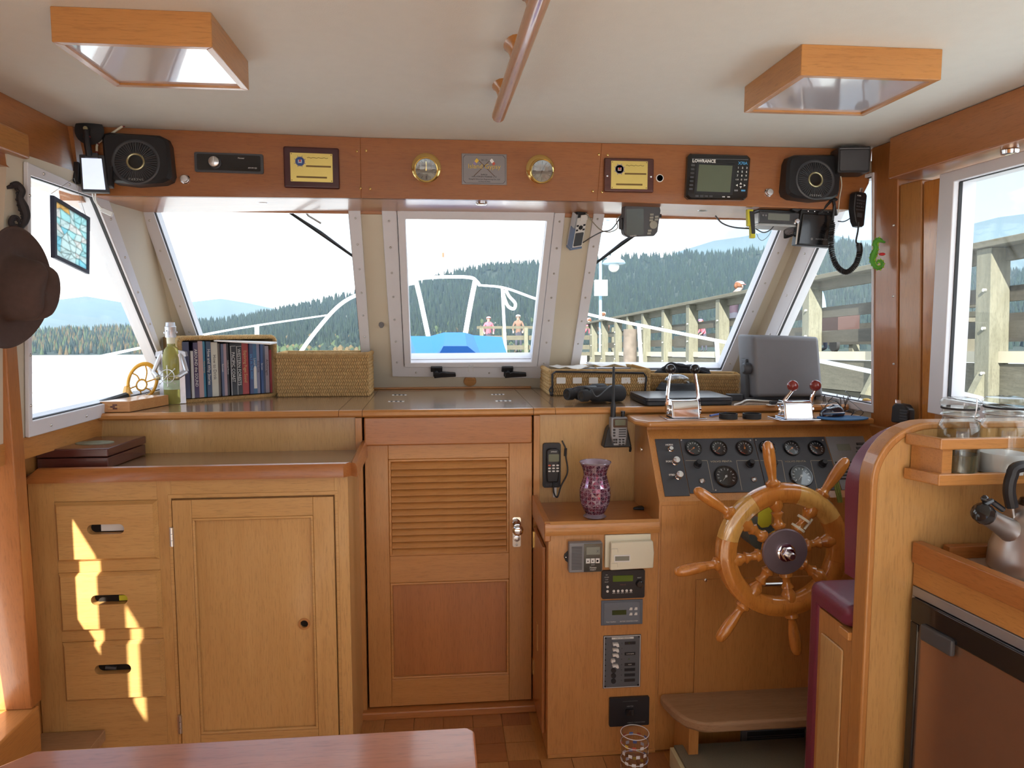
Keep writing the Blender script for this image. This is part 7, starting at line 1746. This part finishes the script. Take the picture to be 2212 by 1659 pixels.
tubep('port_rail', [P(893,612,y=7.2),P(835,622,y=7.0),P(775,636,y=6.8),P(735,658,y=6.5),P(695,700,y=6.2),P(652,757,y=6.0),P(640,790,y=5.9)],.016)
tubep('port_lifeline', [P(712,680,y=6.3),P(555,703,y=5.2),P(430,725,y=4.4),P(195,775,y=3.3),P(30,815,y=2.7)],.0065)
for u,v,v2,y in ((1085,621,775,6.65),(1380,703,830,5.1),(1548,738,840,4.62)): tubep('stanchion', [P(u,v,y=y),P(u+4,(v+v2)/2,y=y),P(u+8,v2,y=y)],.0135)
for u,v,v2,y,r in ((555,702,790,5.2,.015),(195,775,890,3.3,.010)): tubep('stanchion', [P(u,v,y=y),P(u,(v+v2)/2,y=y),P(u,v2,y=y)],r)
tubep('lower_line', [P(545,832,y=5.0),P(400,842,y=4.3),P(195,832,y=3.3),P(60,850,y=2.8)],.005)
rl = P(1092,625,y=6.6); solo(B().tube(bez([rl,P(1100,640,y=6.6),P(1113,655,y=6.6),P(1110,667,y=6.6),P(1098,662,y=6.6),P(1090,645,y=6.6),P(1086,628,y=6.6)],5),.014,8),'coiled_rope',M_('white_paint'),'white rope loop hung on the bow rail stanchion','rope',rl)
jk = P(957,600,y=7.4); js = thing('jack_staff', 'thin bow staff with red top beyond the pulpit', 'staff', loc=jk)
B().cyl(P(957,602,y=7.4),P(957,556,y=7.4),.008,8).done('staff', M_('white_paint'), js); B().cyl(P(957,556,y=7.4),P(957,546,y=7.4),.010,8).done('staff_top', M_('flag_red'), js)
# blue canvas cover
cv = B(); cy0, cy1 = 4.05, 5.0
row = lambda y,pts: [P(u,v,y=y) for u,v in pts]
fr0 = row(cy0,((893,800),(905,776),(945,771),(958,748),(1010,748),(1045,776),(1100,778),(1112,800)))
fr1 = row(4.35,((890,800),(900,772),(938,768),(958,745),(1008,745),(1040,770),(1098,772),(1108,800)))
fr2 = row(5.0,((886,800),(887,726),(930,726),(960,718),(1004,718),(1022,724),(1084,728),(1100,800)))
n = 8; cv.add(fr0+fr1+fr2,[(r*n+i,r*n+i+1,(r+1)*n+i+1,(r+1)*n+i) for r in range(2) for i in range(n-1)]+[tuple(range(n)),tuple(range(2*n,3*n))])
solo(cv,'canvas_cover',M_('blue_canvas'),'bright blue canvas cover over the foredeck hatch','cover',P(990,800,y=4.4),angle=.25)
# wipers outside the glass
def wp(u, v, o=.035): return PL(u,v,WS)+WSN*o
for (a,b_,c,d,e,lb) in (((640,452),(662,482),(690,497),(615,462),(762,563),'black windscreen wiper resting on the port windshield'),((1408,490),(1395,505),(1362,515),(1408,493),(1290,577),'black windscreen wiper resting on the starboard windshield')):
    t = thing('windscreen_wiper', lb, 'wiper', loc=wp(*a))
    B().tube([wp(*a,.05),wp(*b_,.055),wp(*c,.05)],.004,7).done('wiper_arm', M_('steel_dull'), t)
    p, q = wp(*d,.03), wp(*e,.03); B().tube([p,q],.0052,6).done('blade', M_('rubber'), t)
    B().tube([p.lerp(q,.12)+WSN*.004,p.lerp(q,.5)+WSN*.014,p.lerp(q,.88)+WSN*.004],.0036,6).done('bridge', M_('dark_grey'), t)

# ------------------------------------------------------------------ water and hills (sea frame)
def smesh(name, vs_, fs_, m, smooth=True):
    me = bpy.data.meshes.new(name); me.from_pydata([tuple(S(*p)) for p in vs_],[],fs_); me.materials.append(m)
    if smooth: me.polygons.foreach_set('use_smooth',[True]*len(me.polygons))
    o = bpy.data.objects.new(name, me); COL.objects.link(o); return o
WZ = -2.15
mw, nt, pb, out = _new('sea_water')
tc = nt.nodes.new('ShaderNodeTexCoord'); mp = nt.nodes.new('ShaderNodeMapping'); mp.inputs['Scale'].default_value = (.35,.9,1); nz = nt.nodes.new('ShaderNodeTexNoise'); nz.inputs['Scale'].default_value = 1.6; nz.inputs['Detail'].default_value = 5
bp = nt.nodes.new('ShaderNodeBump'); bp.inputs['Strength'].default_value = .35; bp.inputs['Distance'].default_value = .05
nt.links.new(tc.outputs['Object'], mp.inputs[0]); nt.links.new(mp.outputs[0], nz.inputs['Vector']); nt.links.new(nz.outputs['Fac'], bp.inputs['Height']); nt.links.new(bp.outputs[0], pb.inputs['Normal'])
pb.inputs['Base Color'].default_value = (.50,.54,.56,1); pb.inputs['Roughness'].default_value = .22; pb.inputs['IOR'].default_value = 1.33
wt = smesh('water', [(-9000,-3000,WZ),(9000,-3000,WZ),(9000,12000,WZ),(-9000,12000,WZ)], [(0,1,2,3)], mw); tag(wt, 'bright calm sea water around the boat', kind='structure')
def hz(u):                                                      # bearing of a pixel column
    d = sea_ray(u,760); L = math.hypot(d.x,d.y); return d.x/L, d.y/L, L
def interp(pts, u):
    if u <= pts[0][0]: return pts[0][1]
    for (a,b_),(c,d) in zip(pts,pts[1:]):
        if a <= u <= c: return b_+(d-b_)*(u-a)/(c-a)
    return pts[-1][1]
rh = random.Random(21)
def ridge(name, sil, D0, D1, m, label, step=8, rows=9, rough=.05, trees=0, treeh=(16,26), treemats=None, prof=1.25, houses=0, tsl=(.02,1.0)):
    cols = list(range(sil[0][0], sil[-1][0]+1, step)); vs_ = []; fs_ = []
    ph = [rh.uniform(0,6.28) for _ in range(6)]
    def pos(u, f):
        dx, dy, L = hz(u); v = interp(sil,u); d = sea_ray(u,v); k = D1/math.hypot(d.x,d.y); Zr = max(d.z*k, 4.0)
        wob = 1+rough*(sin(u*.021+ph[0])+.6*sin(u*.053+ph[1])+.4*sin(u*.11+ph[2]+f*5))
        if f <= 1: D = D0+(D1-D0)*f; Z = WZ+(Zr-WZ)*f**prof*(wob if f < .93 else 1)
        else: D = D1+(D1-D0)*(f-1)*1.2; Z = WZ+(Zr-WZ)*max(0,1-(f-1)*1.1)
        return dx*D, dy*D, Z
    fr_ = [i/rows for i in range(rows+1)]+[1.25,1.6]
    for u in cols: vs_ += [pos(u,f) for f in fr_]
    n = len(fr_)
    for i in range(len(cols)-1):
        for j in range(n-1): fs_.append((i*n+j,(i+1)*n+j,(i+1)*n+j+1,i*n+j+1))
    h = smesh(name, vs_, fs_, m); tag(h, label, kind='structure')
    if trees:
        for ti,tm in enumerate(treemats):
            tv = []; tf = []
            for _ in range(trees//len(treemats)):
                u = rh.uniform(sil[0][0],sil[-1][0]); f = tsl[0]+(tsl[1]-tsl[0])*rh.random()**.8
                x,y,z = pos(u,f); H = rh.uniform(*treeh); r = H*rh.uniform(.16,.26); k0 = len(tv); q = 6; a0 = rh.random()
                tv += [(x+r*cos(2*pi*i/q+a0),y+r*sin(2*pi*i/q+a0),z-1) for i in range(q)]+[(x+r*.62*cos(2*pi*i/q),y+r*.62*sin(2*pi*i/q),z+H*.42) for i in range(q)]+[(x,y,z+H)]
                tf += [(k0+i,k0+(i+1)%q,k0+q+(i+1)%q,k0+q+i) for i in range(q)]+[(k0+q+i,k0+q+(i+1)%q,k0+2*q) for i in range(q)]
            o = smesh('forest_trees', tv, tf, tm, False); tag(o, 'distant forest trees on the '+label, 'trees', kind='stuff')
    return pos
mat('forest_floor', (.012,.022,.016), .9, var=.4, scale=.02); mat('tree_dark', (.005,.013,.013), .9, var=.3, scale=.05); mat('tree_mid', (.009,.020,.015), .9, var=.35, scale=.05); mat('tree_autumn', (.07,.05,.02), .9, var=.35, scale=.05); mat('tree_light', (.035,.055,.022), .9, var=.3, scale=.05)
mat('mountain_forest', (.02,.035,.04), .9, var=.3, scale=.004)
TM = [M_('tree_dark'),M_('tree_dark'),M_('tree_mid'),M_('tree_mid')]
main_sil = [(330,712),(420,704),(500,694),(600,677),(700,655),(775,636),(880,628),(960,596),(1060,576),(1170,570),(1290,560),(1400,558),(1480,553),(1560,552),(1640,541),(1700,522),(1800,525),(1900,545),(2080,585),(2300,600),(2700,620)]
posM = ridge('wooded_hill', main_sil, 900, 2000, M_('forest_floor'), 'wooded hill across the water ahead', trees=15000, treeh=(14,22), treemats=TM, rough=.05)
posL = ridge('wooded_shore', [(-700,735),(-200,728),(60,722),(150,716),(240,712),(330,705),(420,712),(520,722)], 1500, 2100, M_('forest_floor'), 'low wooded shore to port', trees=5000, treeh=(12,20), treemats=[M_('tree_dark'),M_('tree_mid'),M_('tree_autumn'),M_('tree_light')], rough=.03)
# broadleaf fringe along the water under the main hill
fv = {k:([],[]) for k in ('tree_autumn','tree_light','tree_mid')}
for _ in range(900):
    u = rh.uniform(330,1250); f = rh.random()**2*.28; x,y,z = posM(u,f); H = rh.uniform(7,13); r = H*.42; k_ = rh.choice(('tree_autumn','tree_light','tree_mid','tree_mid','tree_light')); tv,tf = fv[k_]; k0 = len(tv); q = 6
    for zz,rr in ((0,.5),(.35,1),(.7,.8)): tv += [(x+r*rr*cos(2*pi*i/q+zz*3),y+r*rr*sin(2*pi*i/q+zz*3),z+H*zz) for i in range(q)]
    tv.append((x,y,z+H)); tf += [(k0+j*q+i,k0+j*q+(i+1)%q,k0+(j+1)*q+(i+1)%q,k0+(j+1)*q+i) for j in range(2) for i in range(q)]+[(k0+2*q+i,k0+2*q+(i+1)%q,k0+3*q) for i in range(q)]
for k_,(tv,tf) in fv.items(): tag(smesh('shore_trees', tv, tf, M_(k_), False), 'rounded broadleaf trees along the far shore', 'trees', kind='stuff')
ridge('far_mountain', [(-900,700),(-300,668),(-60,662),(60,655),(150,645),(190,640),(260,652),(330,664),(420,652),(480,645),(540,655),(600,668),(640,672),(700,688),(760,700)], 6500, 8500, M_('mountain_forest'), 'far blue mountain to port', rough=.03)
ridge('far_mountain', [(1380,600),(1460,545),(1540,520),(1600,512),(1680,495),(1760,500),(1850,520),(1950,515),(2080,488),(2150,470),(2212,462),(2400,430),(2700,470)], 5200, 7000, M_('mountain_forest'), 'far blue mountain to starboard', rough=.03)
# light haze over the strait (a real participating medium, beyond the pier)
hzm = bpy.data.materials.new('sea_haze'); hzm.use_nodes = True; nt = hzm.node_tree; nt.nodes.clear(); o_ = nt.nodes.new('ShaderNodeOutputMaterial'); vsn = nt.nodes.new('ShaderNodeVolumeScatter'); vsn.inputs['Color'].default_value = (.42,.70,1,1); vsn.inputs['Density'].default_value = HAZE; nt.links.new(vsn.outputs[0], o_.inputs['Volume'])
hv = [(x,y,z) for x in (-8800,8800) for y in (120,11800) for z in (WZ+.5,900)]
tag(smesh('sea_haze', hv, [(0,1,3,2),(4,6,7,5),(0,4,5,1),(2,3,7,6),(0,2,6,4),(1,5,7,3)], hzm, False), 'thin blue haze over the strait', kind='structure')
# houses on the far shore
ORD = 'first second third fourth fifth sixth seventh eighth ninth tenth eleventh twelfth thirteenth fourteenth fifteenth sixteenth seventeenth eighteenth nineteenth twentieth'.split()
hcols = [mat('house_%d'%i,c,.7) for i,c in enumerate(((.70,.69,.66),(.62,.58,.50),(.55,.60,.64),(.66,.60,.52)))]; mat('house_roof', (.16,.15,.15), .8); mat('house_glass', (.06,.08,.10), .2)
hs_px = [(612,743,15,'left of the white mast'),(636,746,10,''),(662,738,12,''),(684,742,14,''),(702,746,11,''),(722,738,13,''),(748,744,12,''),(768,740,10,''),(655,712,9,''),(705,690,12,''),(752,688,9,''),(1050,716,15,''),(1064,710,20,''),(1086,714,14,''),(945,735,10,''),(470,742,9,''),(520,744,9,''),(1130,690,9,''),(190,752,9,''),(262,754,8,'')]
for i,(u,v,wpx,_) in enumerate(hs_px):
    pos = posL if u < 330 else posM
    f = 0.0
    for q in range(60):                                          # walk up the slope until the pixel height fits
        x,y,z = pos(u,f); 
        d = sea_ray(u,v); zt_ = d.z*math.hypot(x,y)/math.hypot(d.x,d.y)
        if z >= zt_: break
        f += .012
    D = math.hypot(x,y); s_ = wpx/1600*D; w_, d_, h_ = s_, s_*.7, s_*.42
    a = math.atan2(x,y); m = Matrix.Translation((x,y,z)) @ Matrix.Rotation(-a+rh.uniform(-.5,.5),4,'Z')
    near = ('below the wooded hill' if u > 330 else 'on the port shore')
    t = thing('shore_house', 'small pale house %s, %s house along the far shore counted from port' % (near, ORD[sorted(h[0] for h in hs_px).index(u)]), 'house', loc=S(x,y,z), group='houses on the far shore')
    def sm(b): b.v = [S(*p) for p in b.v]; return b
    sm(B(m).box(-w_/2,w_/2,-d_/2,d_/2,-h_*.6,h_)).done('walls', hcols[i%4], t)
    rf_ = sm(B(m).add([(-w_*.55,-d_*.6,h_),(w_*.55,-d_*.6,h_),(w_*.55,d_*.6,h_),(-w_*.55,d_*.6,h_),(-w_*.55,0,h_*1.55),(w_*.55,0,h_*1.55)],[(0,1,5,4),(2,3,4,5),(0,4,3),(1,2,5),(0,3,2,1)])).done('roof', M_('house_roof'), t)
    for q in range(3): sm(B(m).box(-w_*.35+q*w_*.28,-w_*.18+q*w_*.28,-d_/2-.2,-d_/2,h_*.3,h_*.75)).done('window', M_('house_glass'), t)

# ------------------------------------------------------------------ the pier to starboard (sea frame)
def sb_(x0,x1,y0,y1,z0,z1): b = B().box(x0,x1,y0,y1,z0,z1); b.v = [S(*p) for p in b.v]; return b
PX = 5.8
pier = thing('timber_pier', 'weathered timber pier with railings alongside the boat', 'pier', loc=S(8,14,-2))
sb_(PX+.05,11.2,2.0,34,-.10,-.03).done('deck', M_('pier_wood_y'), pier)
sb_(PX-.02,PX+.05,2.0,29,-.14,-.02).done('deck_edge', mat('pier_edge',(.36,.33,.25),.8,var=.15,scale=3), pier)
sb_(PX+.0,PX+.16,2.0,29,-.58,-.15).done('stringer', M_('pier_wood_y'), pier)
sb_(PX+.3,PX+.46,2.0,29,-1.05,-.62).done('cross_beam', mat('pier_dark',(.09,.085,.065),.9,var=.3,scale=4), pier)
wood('pier_board', (.075,.07,.058), (.045,.043,.036), 'y', rough=.85, fine=40, coat=0)
ys_ = [3.55,5.42,7.30,9.2,11.1,13.0,14.8,16.65,18.57,20.5,22.2,23.8,25.8,27.6]
mat('bolt_steel',(.6,.6,.58),.4,.8)
for y in ys_:
    b = B().add([(PX-.12+dx,y-.11+dy,z) for z in (-.70,1.06) for dx,dy in ((0,0),(.22,0),(.22,.22),(0,.22))],[(0,1,2,3),(7,6,5,4),(0,4,5,1),(1,5,6,2),(2,6,7,3),(3,7,4,0)]); b.v = [S(*p) for p in b.v]
    po = b.done('post', M_('pier_wood'), pier, bevel=.012)
    for z in (.62,.22,-.25):
        q = B().cyl((PX-.15,y-.04,z),(PX-.11,y-.04,z),.018,8); q.v = [S(*p) for p in q.v]; q.done('bolt', M_('bolt_steel'), po)
    kb = B().add([(PX-.06,y-.05,-.12),(PX-.06,y+.05,-.12),(PX-.06,y+.05,-.62),(PX-.06,y-.05,-.62),(PX-.30,y-.05,-.58),(PX-.30,y+.05,-.58)],[(0,1,5,4),(3,4,5,2),(0,4,3),(1,2,5),(0,3,2,1)]); kb.v = [S(*p) for p in kb.v]; kb.done('knee', M_('pier_wood'), pier)
for y0,y1 in zip([2.0]+ys_[1::2],ys_[1::2]+[29.0]):
    sb_(PX-.16,PX+.20,y0+.01,y1-.01,1.06,1.13).done('cap_rail', M_('pier_wood_y'), pier, bevel=.01)
    sb_(PX+.10,PX+.15,y0+.01,y1-.01,.50,.66).done('rail_board', M_('pier_board'), pier); sb_(PX+.10,PX+.15,y0+.01,y1-.01,.12,.30).done('rail_board', M_('pier_board'), pier)
    sb_(PX+.04,PX+.12,y0+.01,y1-.01,.92,1.06).done('rail_board', M_('pier_wood_y'), pier)
for y in [4.5+2.4*i for i in range(11)]:
    sb_(11.0,11.2,y,y+.18,-.05,1.05).done('post', M_('pier_wood'), pier)
for z0,z1 in ((1.05,1.12),(.55,.70),(.15,.30)): sb_(10.95,11.02 if z0<1 else 11.25,2,34,z0,z1).done('rail_board', M_('pier_board'), pier)
# pier head running to port
sb_(1.45,PX+5.4,28.2,33,-.16,-.03).done('deck', M_('pier_wood_y'), pier)
for x in [1.5+.85*i for i in range(7)]: sb_(x,x+.14,28.1,28.25,-.9,.92).done('post', M_('pier_wood'), pier)
for z0,z1 in ((.88,.98),(.45,.62),(.08,.25)): sb_(1.4,PX,28.25,28.35,z0,z1).done('rail_board', M_('pier_wood_y'), pier)
for x in [1.6+1.6*i for i in range(4)]:
    q = B().cyl((x,29,-4),(x,29,-.1),.17,10); q.v = [S(*p) for p in q.v]; q.done('pile', M_('pier_dark'), pier)
for y in [3,6.4,9.9,13.9,17.6,21.4,25]:
    for x in (PX+.6,PX+4.6):
        q = B().cyl((x,y,-4),(x,y,-.6),.16,10); q.v = [S(*p) for p in q.v]; q.done('pile', M_('pier_dark'), pier)
p_ = PS(1361,760,X=5.35); q = B().cyl((5.35,p_.y,-4),(5.35,p_.y,.62),.19,14); q.v = [S(*p) for p in q.v]; q.done('mooring_pile', mat('pile_tar',(.12,.10,.085),.85,var=.5,scale=6), pier)
# street lamp on the pier
lp0 = PS(1297,650,Y=26.5); LX, LY = lp0.x, 26.5
lm = thing('pier_lamp', 'pale blue lamp post with hanging bell lantern on the pier', 'street lamp', loc=S(LX,LY,-.03)); lb_ = mat('lamp_blue',(.30,.50,.66),.4)
def sc(b, name, m, par=lm): b.v = [S(*p) for p in b.v]; return b.done(name, m, par)
sc(B().cyl((LX,LY,-.03),(LX,LY,4.6),.055,10), 'pole', lb_)
hx_ = PS(1326,575,Y=26.5); sc(B().tube([(LX,LY,4.5),(LX+.2,LY,4.75),(hx_.x,LY,4.72),(hx_.x,LY,hx_.z+.62)],.04,8), 'arm', lb_)
sc(B().lathe([(.05,.62),(.08,.5),(.10,.40),(.20,.34),(.20,.28),(.36,.20),(.42,.10),(.40,.08)],18,Matrix.Translation((hx_.x,LY,hx_.z))), 'lamp_hood', lb_)
sc(B().sphere((hx_.x,LY,hx_.z-.02),.20,14,8), 'globe', M_('paper'))
bx_p = PS(1298,622,Y=26.3); sc(B().box(bx_p.x-.22,bx_p.x+.22,26.2,26.4,bx_p.z-.28,bx_p.z+.28), 'sign_box', M_('white_paint'))
# bench and cart on the pier
bn = thing('pier_bench', 'dark wooden bench on the pier seen through the starboard window', 'bench', loc=S(8.0,10.9,-.03))
for z0,z1 in ((.48,.56),(.62,.72)): sc(B().box(7.8,7.9,10.0,12.2,z0,z1),'back_slat',M_('pier_dark'),bn)
sc(B().box(7.5,7.9,10.0,12.2,.40,.46),'seat_board',M_('pier_dark'),bn)
for y in (10.1,12.0): sc(B().box(7.55,7.85,y,y+.1,-.03,.40),'leg',M_('pier_dark'),bn)
ck = PS(1830,700,X=7.2); ct2 = thing('luggage_cart', 'dark red case strapped on a cart upon the pier', 'cart', loc=S(ck.x,ck.y,-.03))
sc(B().box(ck.x-.2,ck.x+.2,ck.y-.05,ck.y+.75,.30,.62),'case',mat('case_maroon',(.05,.026,.024),.5),ct2); sc(B().box(ck.x-.22,ck.x+.22,ck.y-.1,ck.y+.8,.22,.29),'tray',M_('pier_dark'),ct2)
for y in (ck.y,ck.y+.65): sc(B().cyl((ck.x-.26,y,.10),(ck.x-.20,y,.10),.13,14),'wheel',M_('rubber'),ct2)

# ------------------------------------------------------------------ people on the pier
mat('skin', (.42,.29,.235), .55); mat('plum_jacket', (.035,.022,.038), .8); mat('dark_trousers', (.05,.055,.08), .85); mat('pink_cap', (.55,.26,.29), .7); mat('auburn_hair', (.12,.048,.022), .7); mat('brown_jacket', (.16,.10,.08), .8); mat('white_cap', (.6,.56,.50), .7); mat('red_top', (.55,.10,.14), .8); mat('violet_hat', (.45,.15,.55), .7); mat('reflection_blue', (.25,.45,.65), .8); mat('black_shoe', (.03,.03,.03), .6)
def person(label, X, Y, H, yaw, top, cap, hair, lean=0.12, deck=-.03, detail=True):
    "one skinned body; the origin between the feet on the deck"
    h = H
    V = []; E = []; Rr = []
    def v(p, r, par=None):
        V.append(Vector(p)*h); Rr.append(r*h)
        if par is not None: E.append((par,len(V)-1))
        return len(V)-1
    pel = v((0,0,.53),.075); wa = v((0,lean*.18,.62),.072,pel); ch = v((0,lean*.45,.74),.082,wa); sh = v((0,lean*.60,.81),.062,ch); nk = v((0,lean*.72,.855),.031,sh)
    hd0 = v((0,lean*.9+.006,.895),.045,nk); hd1 = v((0,lean*1.0+.008,.935),.055,hd0); hd2 = v((0,lean*1.0,.972),.044,hd1); ns = v((0,lean*1.0+.064,.920),.009,hd1)
    for s_ in (-1,1):
        a = v((s_*.085,lean*.58,.80),.040,sh); b_ = v((s_*.125,lean*.55,.73),.033,a); e = v((s_*.145,lean*.5+.02,.635),.027,b_); w_ = v((s_*.130,lean*.5+.10,.56),.019,e); hn = v((s_*.125,lean*.5+.135,.535),.017,w_)
        for q,(ox,L) in enumerate(((-.014,.040),(-.005,.046),(.005,.044),(.013,.036))):
            f1 = v((s_*(.125+ox),lean*.5+.160,.525),.006,hn); v((s_*(.125+ox),lean*.5+.160+L*.5,.510),.005,f1)
        t1 = v((s_*.108,lean*.5+.140,.545),.0065,hn); v((s_*.098,lean*.5+.158,.540),.0055,t1)
        th_ = v((s_*.052,0,.47),.058,pel); kn = v((s_*.058,.012+.03*s_,.28),.040,th_); cf = v((s_*.058,-.006+.03*s_,.18),.034,kn); an = v((s_*.058,-.012+.04*s_,.045),.024,cf); v((s_*.062,.065+.04*s_,.022),.022,an)
    me = bpy.data.meshes.new('body'); me.from_pydata([tuple(p) for p in V],E,[]); o = bpy.data.objects.new('body', me); COL.objects.link(o)
    md = o.modifiers.new('skin','SKIN'); md.use_smooth_shade = True
    for i,r in enumerate(Rr): me.skin_vertices[0].data[i].radius = (r,r)
    me.skin_vertices[0].data[0].use_root = True
    o.modifiers.new('sub','SUBSURF').levels = 1
    dg = bpy.context.evaluated_depsgraph_get(); m2 = bpy.data.meshes.new_from_object(o.evaluated_get(dg)); bpy.data.objects.remove(o)
    m2.materials.clear()
    for mm in ('skin',top,'dark_trousers','black_shoe'): m2.materials.append(M_(mm))
    for p in m2.polygons:
        c = p.center/h; wrist = c.z < .575 and c.y > lean*.5+.085 and abs(c.x) > .085
        p.material_index = 0 if (c.z > .855 or wrist) else 3 if c.z < .05 else 2 if c.z < .545 and abs(c.x) < .105 else 1
        p.use_smooth = True
    base = S(X,Y,deck); rot = Matrix.Rotation(-TRIM,4,'X') @ Matrix.Rotation(yaw,4,'Z')
    t = thing('person', label, 'person', loc=base, rot=rot.to_euler())
    b = bpy.data.objects.new('body', m2); COL.objects.link(b); b.parent = t
    hc = Vector((0,lean*1.0,.94))*h
    HMt = Matrix.Translation(hc)
    # hair, cap with peak, eyes, mouth, ears
    B(HMt).lathe([(.058*h,-.022*h),(.062*h,.0),(.058*h,.026*h),(.040*h,.046*h),(0,.052*h)],16,Matrix.Translation((0,-.024*h,0)),sx=.94,sy=.86).done('hair', M_(hair), t, local=True)
    if hair == 'auburn_hair': B(HMt).sphere((0,-.075*h,-.01*h),.030*h,10,7,(.8,1,1.3)).done('ponytail', M_(hair), t, local=True)
    B(HMt).lathe([(.064*h,.012*h),(.064*h,.024*h),(.054*h,.046*h),(.03*h,.058*h),(0,.061*h)],16,sy=1.1).done('cap', M_(cap), t, local=True)
    B(HMt).poly2([(.050*h*cos(a),.040*h+.070*h*sin(a)) for a in [pi*q/10 for q in range(11)]],.012*h,.017*h).done('cap_peak', M_(cap), t, local=True)
    for s_ in (-1,1):
        B(HMt).sphere((s_*.020*h,.053*h,-.006*h),.0055*h,8,5).done('eye', M_('black_gloss'), t, local=True); B(HMt).sphere((s_*.055*h,0,-.012*h),.012*h,8,5,(.5,1,1.3)).done('ear', M_('skin'), t, local=True)
    B(HMt).box(-.013*h,.013*h,.050*h,.054*h,-.040*h,-.035*h).done('mouth', mat('lips',(.45,.14,.12),.5), t, local=True)
    return t
pw_ = PS(1580,600,X=6.9)
person('woman in plum jacket and pink cap with ponytail leaning on the pier rail', 6.6, PS(1580,640,X=6.6).y, 1.62, radians(-65), 'plum_jacket', 'pink_cap', 'auburn_hair', lean=.16)
pw_ = PS(1302,672,X=6.5); person('person in brown jacket and white cap on the pier by the lamp post', 6.5, pw_.y, 1.62, radians(-20), 'brown_jacket', 'white_cap', 'auburn_hair')
pw_ = PS(1278,690,X=6.6); person('person in red top further along the pier', 6.6, pw_.y, 1.5, radians(30), 'red_top', 'pink_cap', 'auburn_hair')
pw_ = PS(1055,700,Y=30); person('person in red top at the end of the pier head, left', pw_.x, 30, 1.45, radians(180), 'red_top', 'pink_cap', 'auburn_hair')
pw_ = PS(1120,698,Y=30.5); person('person in brown jacket at the pier head beside the rope loop', pw_.x, 30.5, 1.55, radians(170), 'brown_jacket', 'white_cap', 'auburn_hair')
pw_ = PS(1521,700,X=8.2); person('child in a violet hat behind the pier posts', 8.2, pw_.y, 1.02, radians(100), 'red_top', 'violet_hat', 'auburn_hair')
pw_ = PS(1776,660,X=7.6); person('pale blue figure added beyond the starboard corner in place of a reflection', 7.6, pw_.y, 1.55, radians(60), 'reflection_blue', 'white_cap', 'auburn_hair')  # figure modelled in place of a ghost reflection in the side window
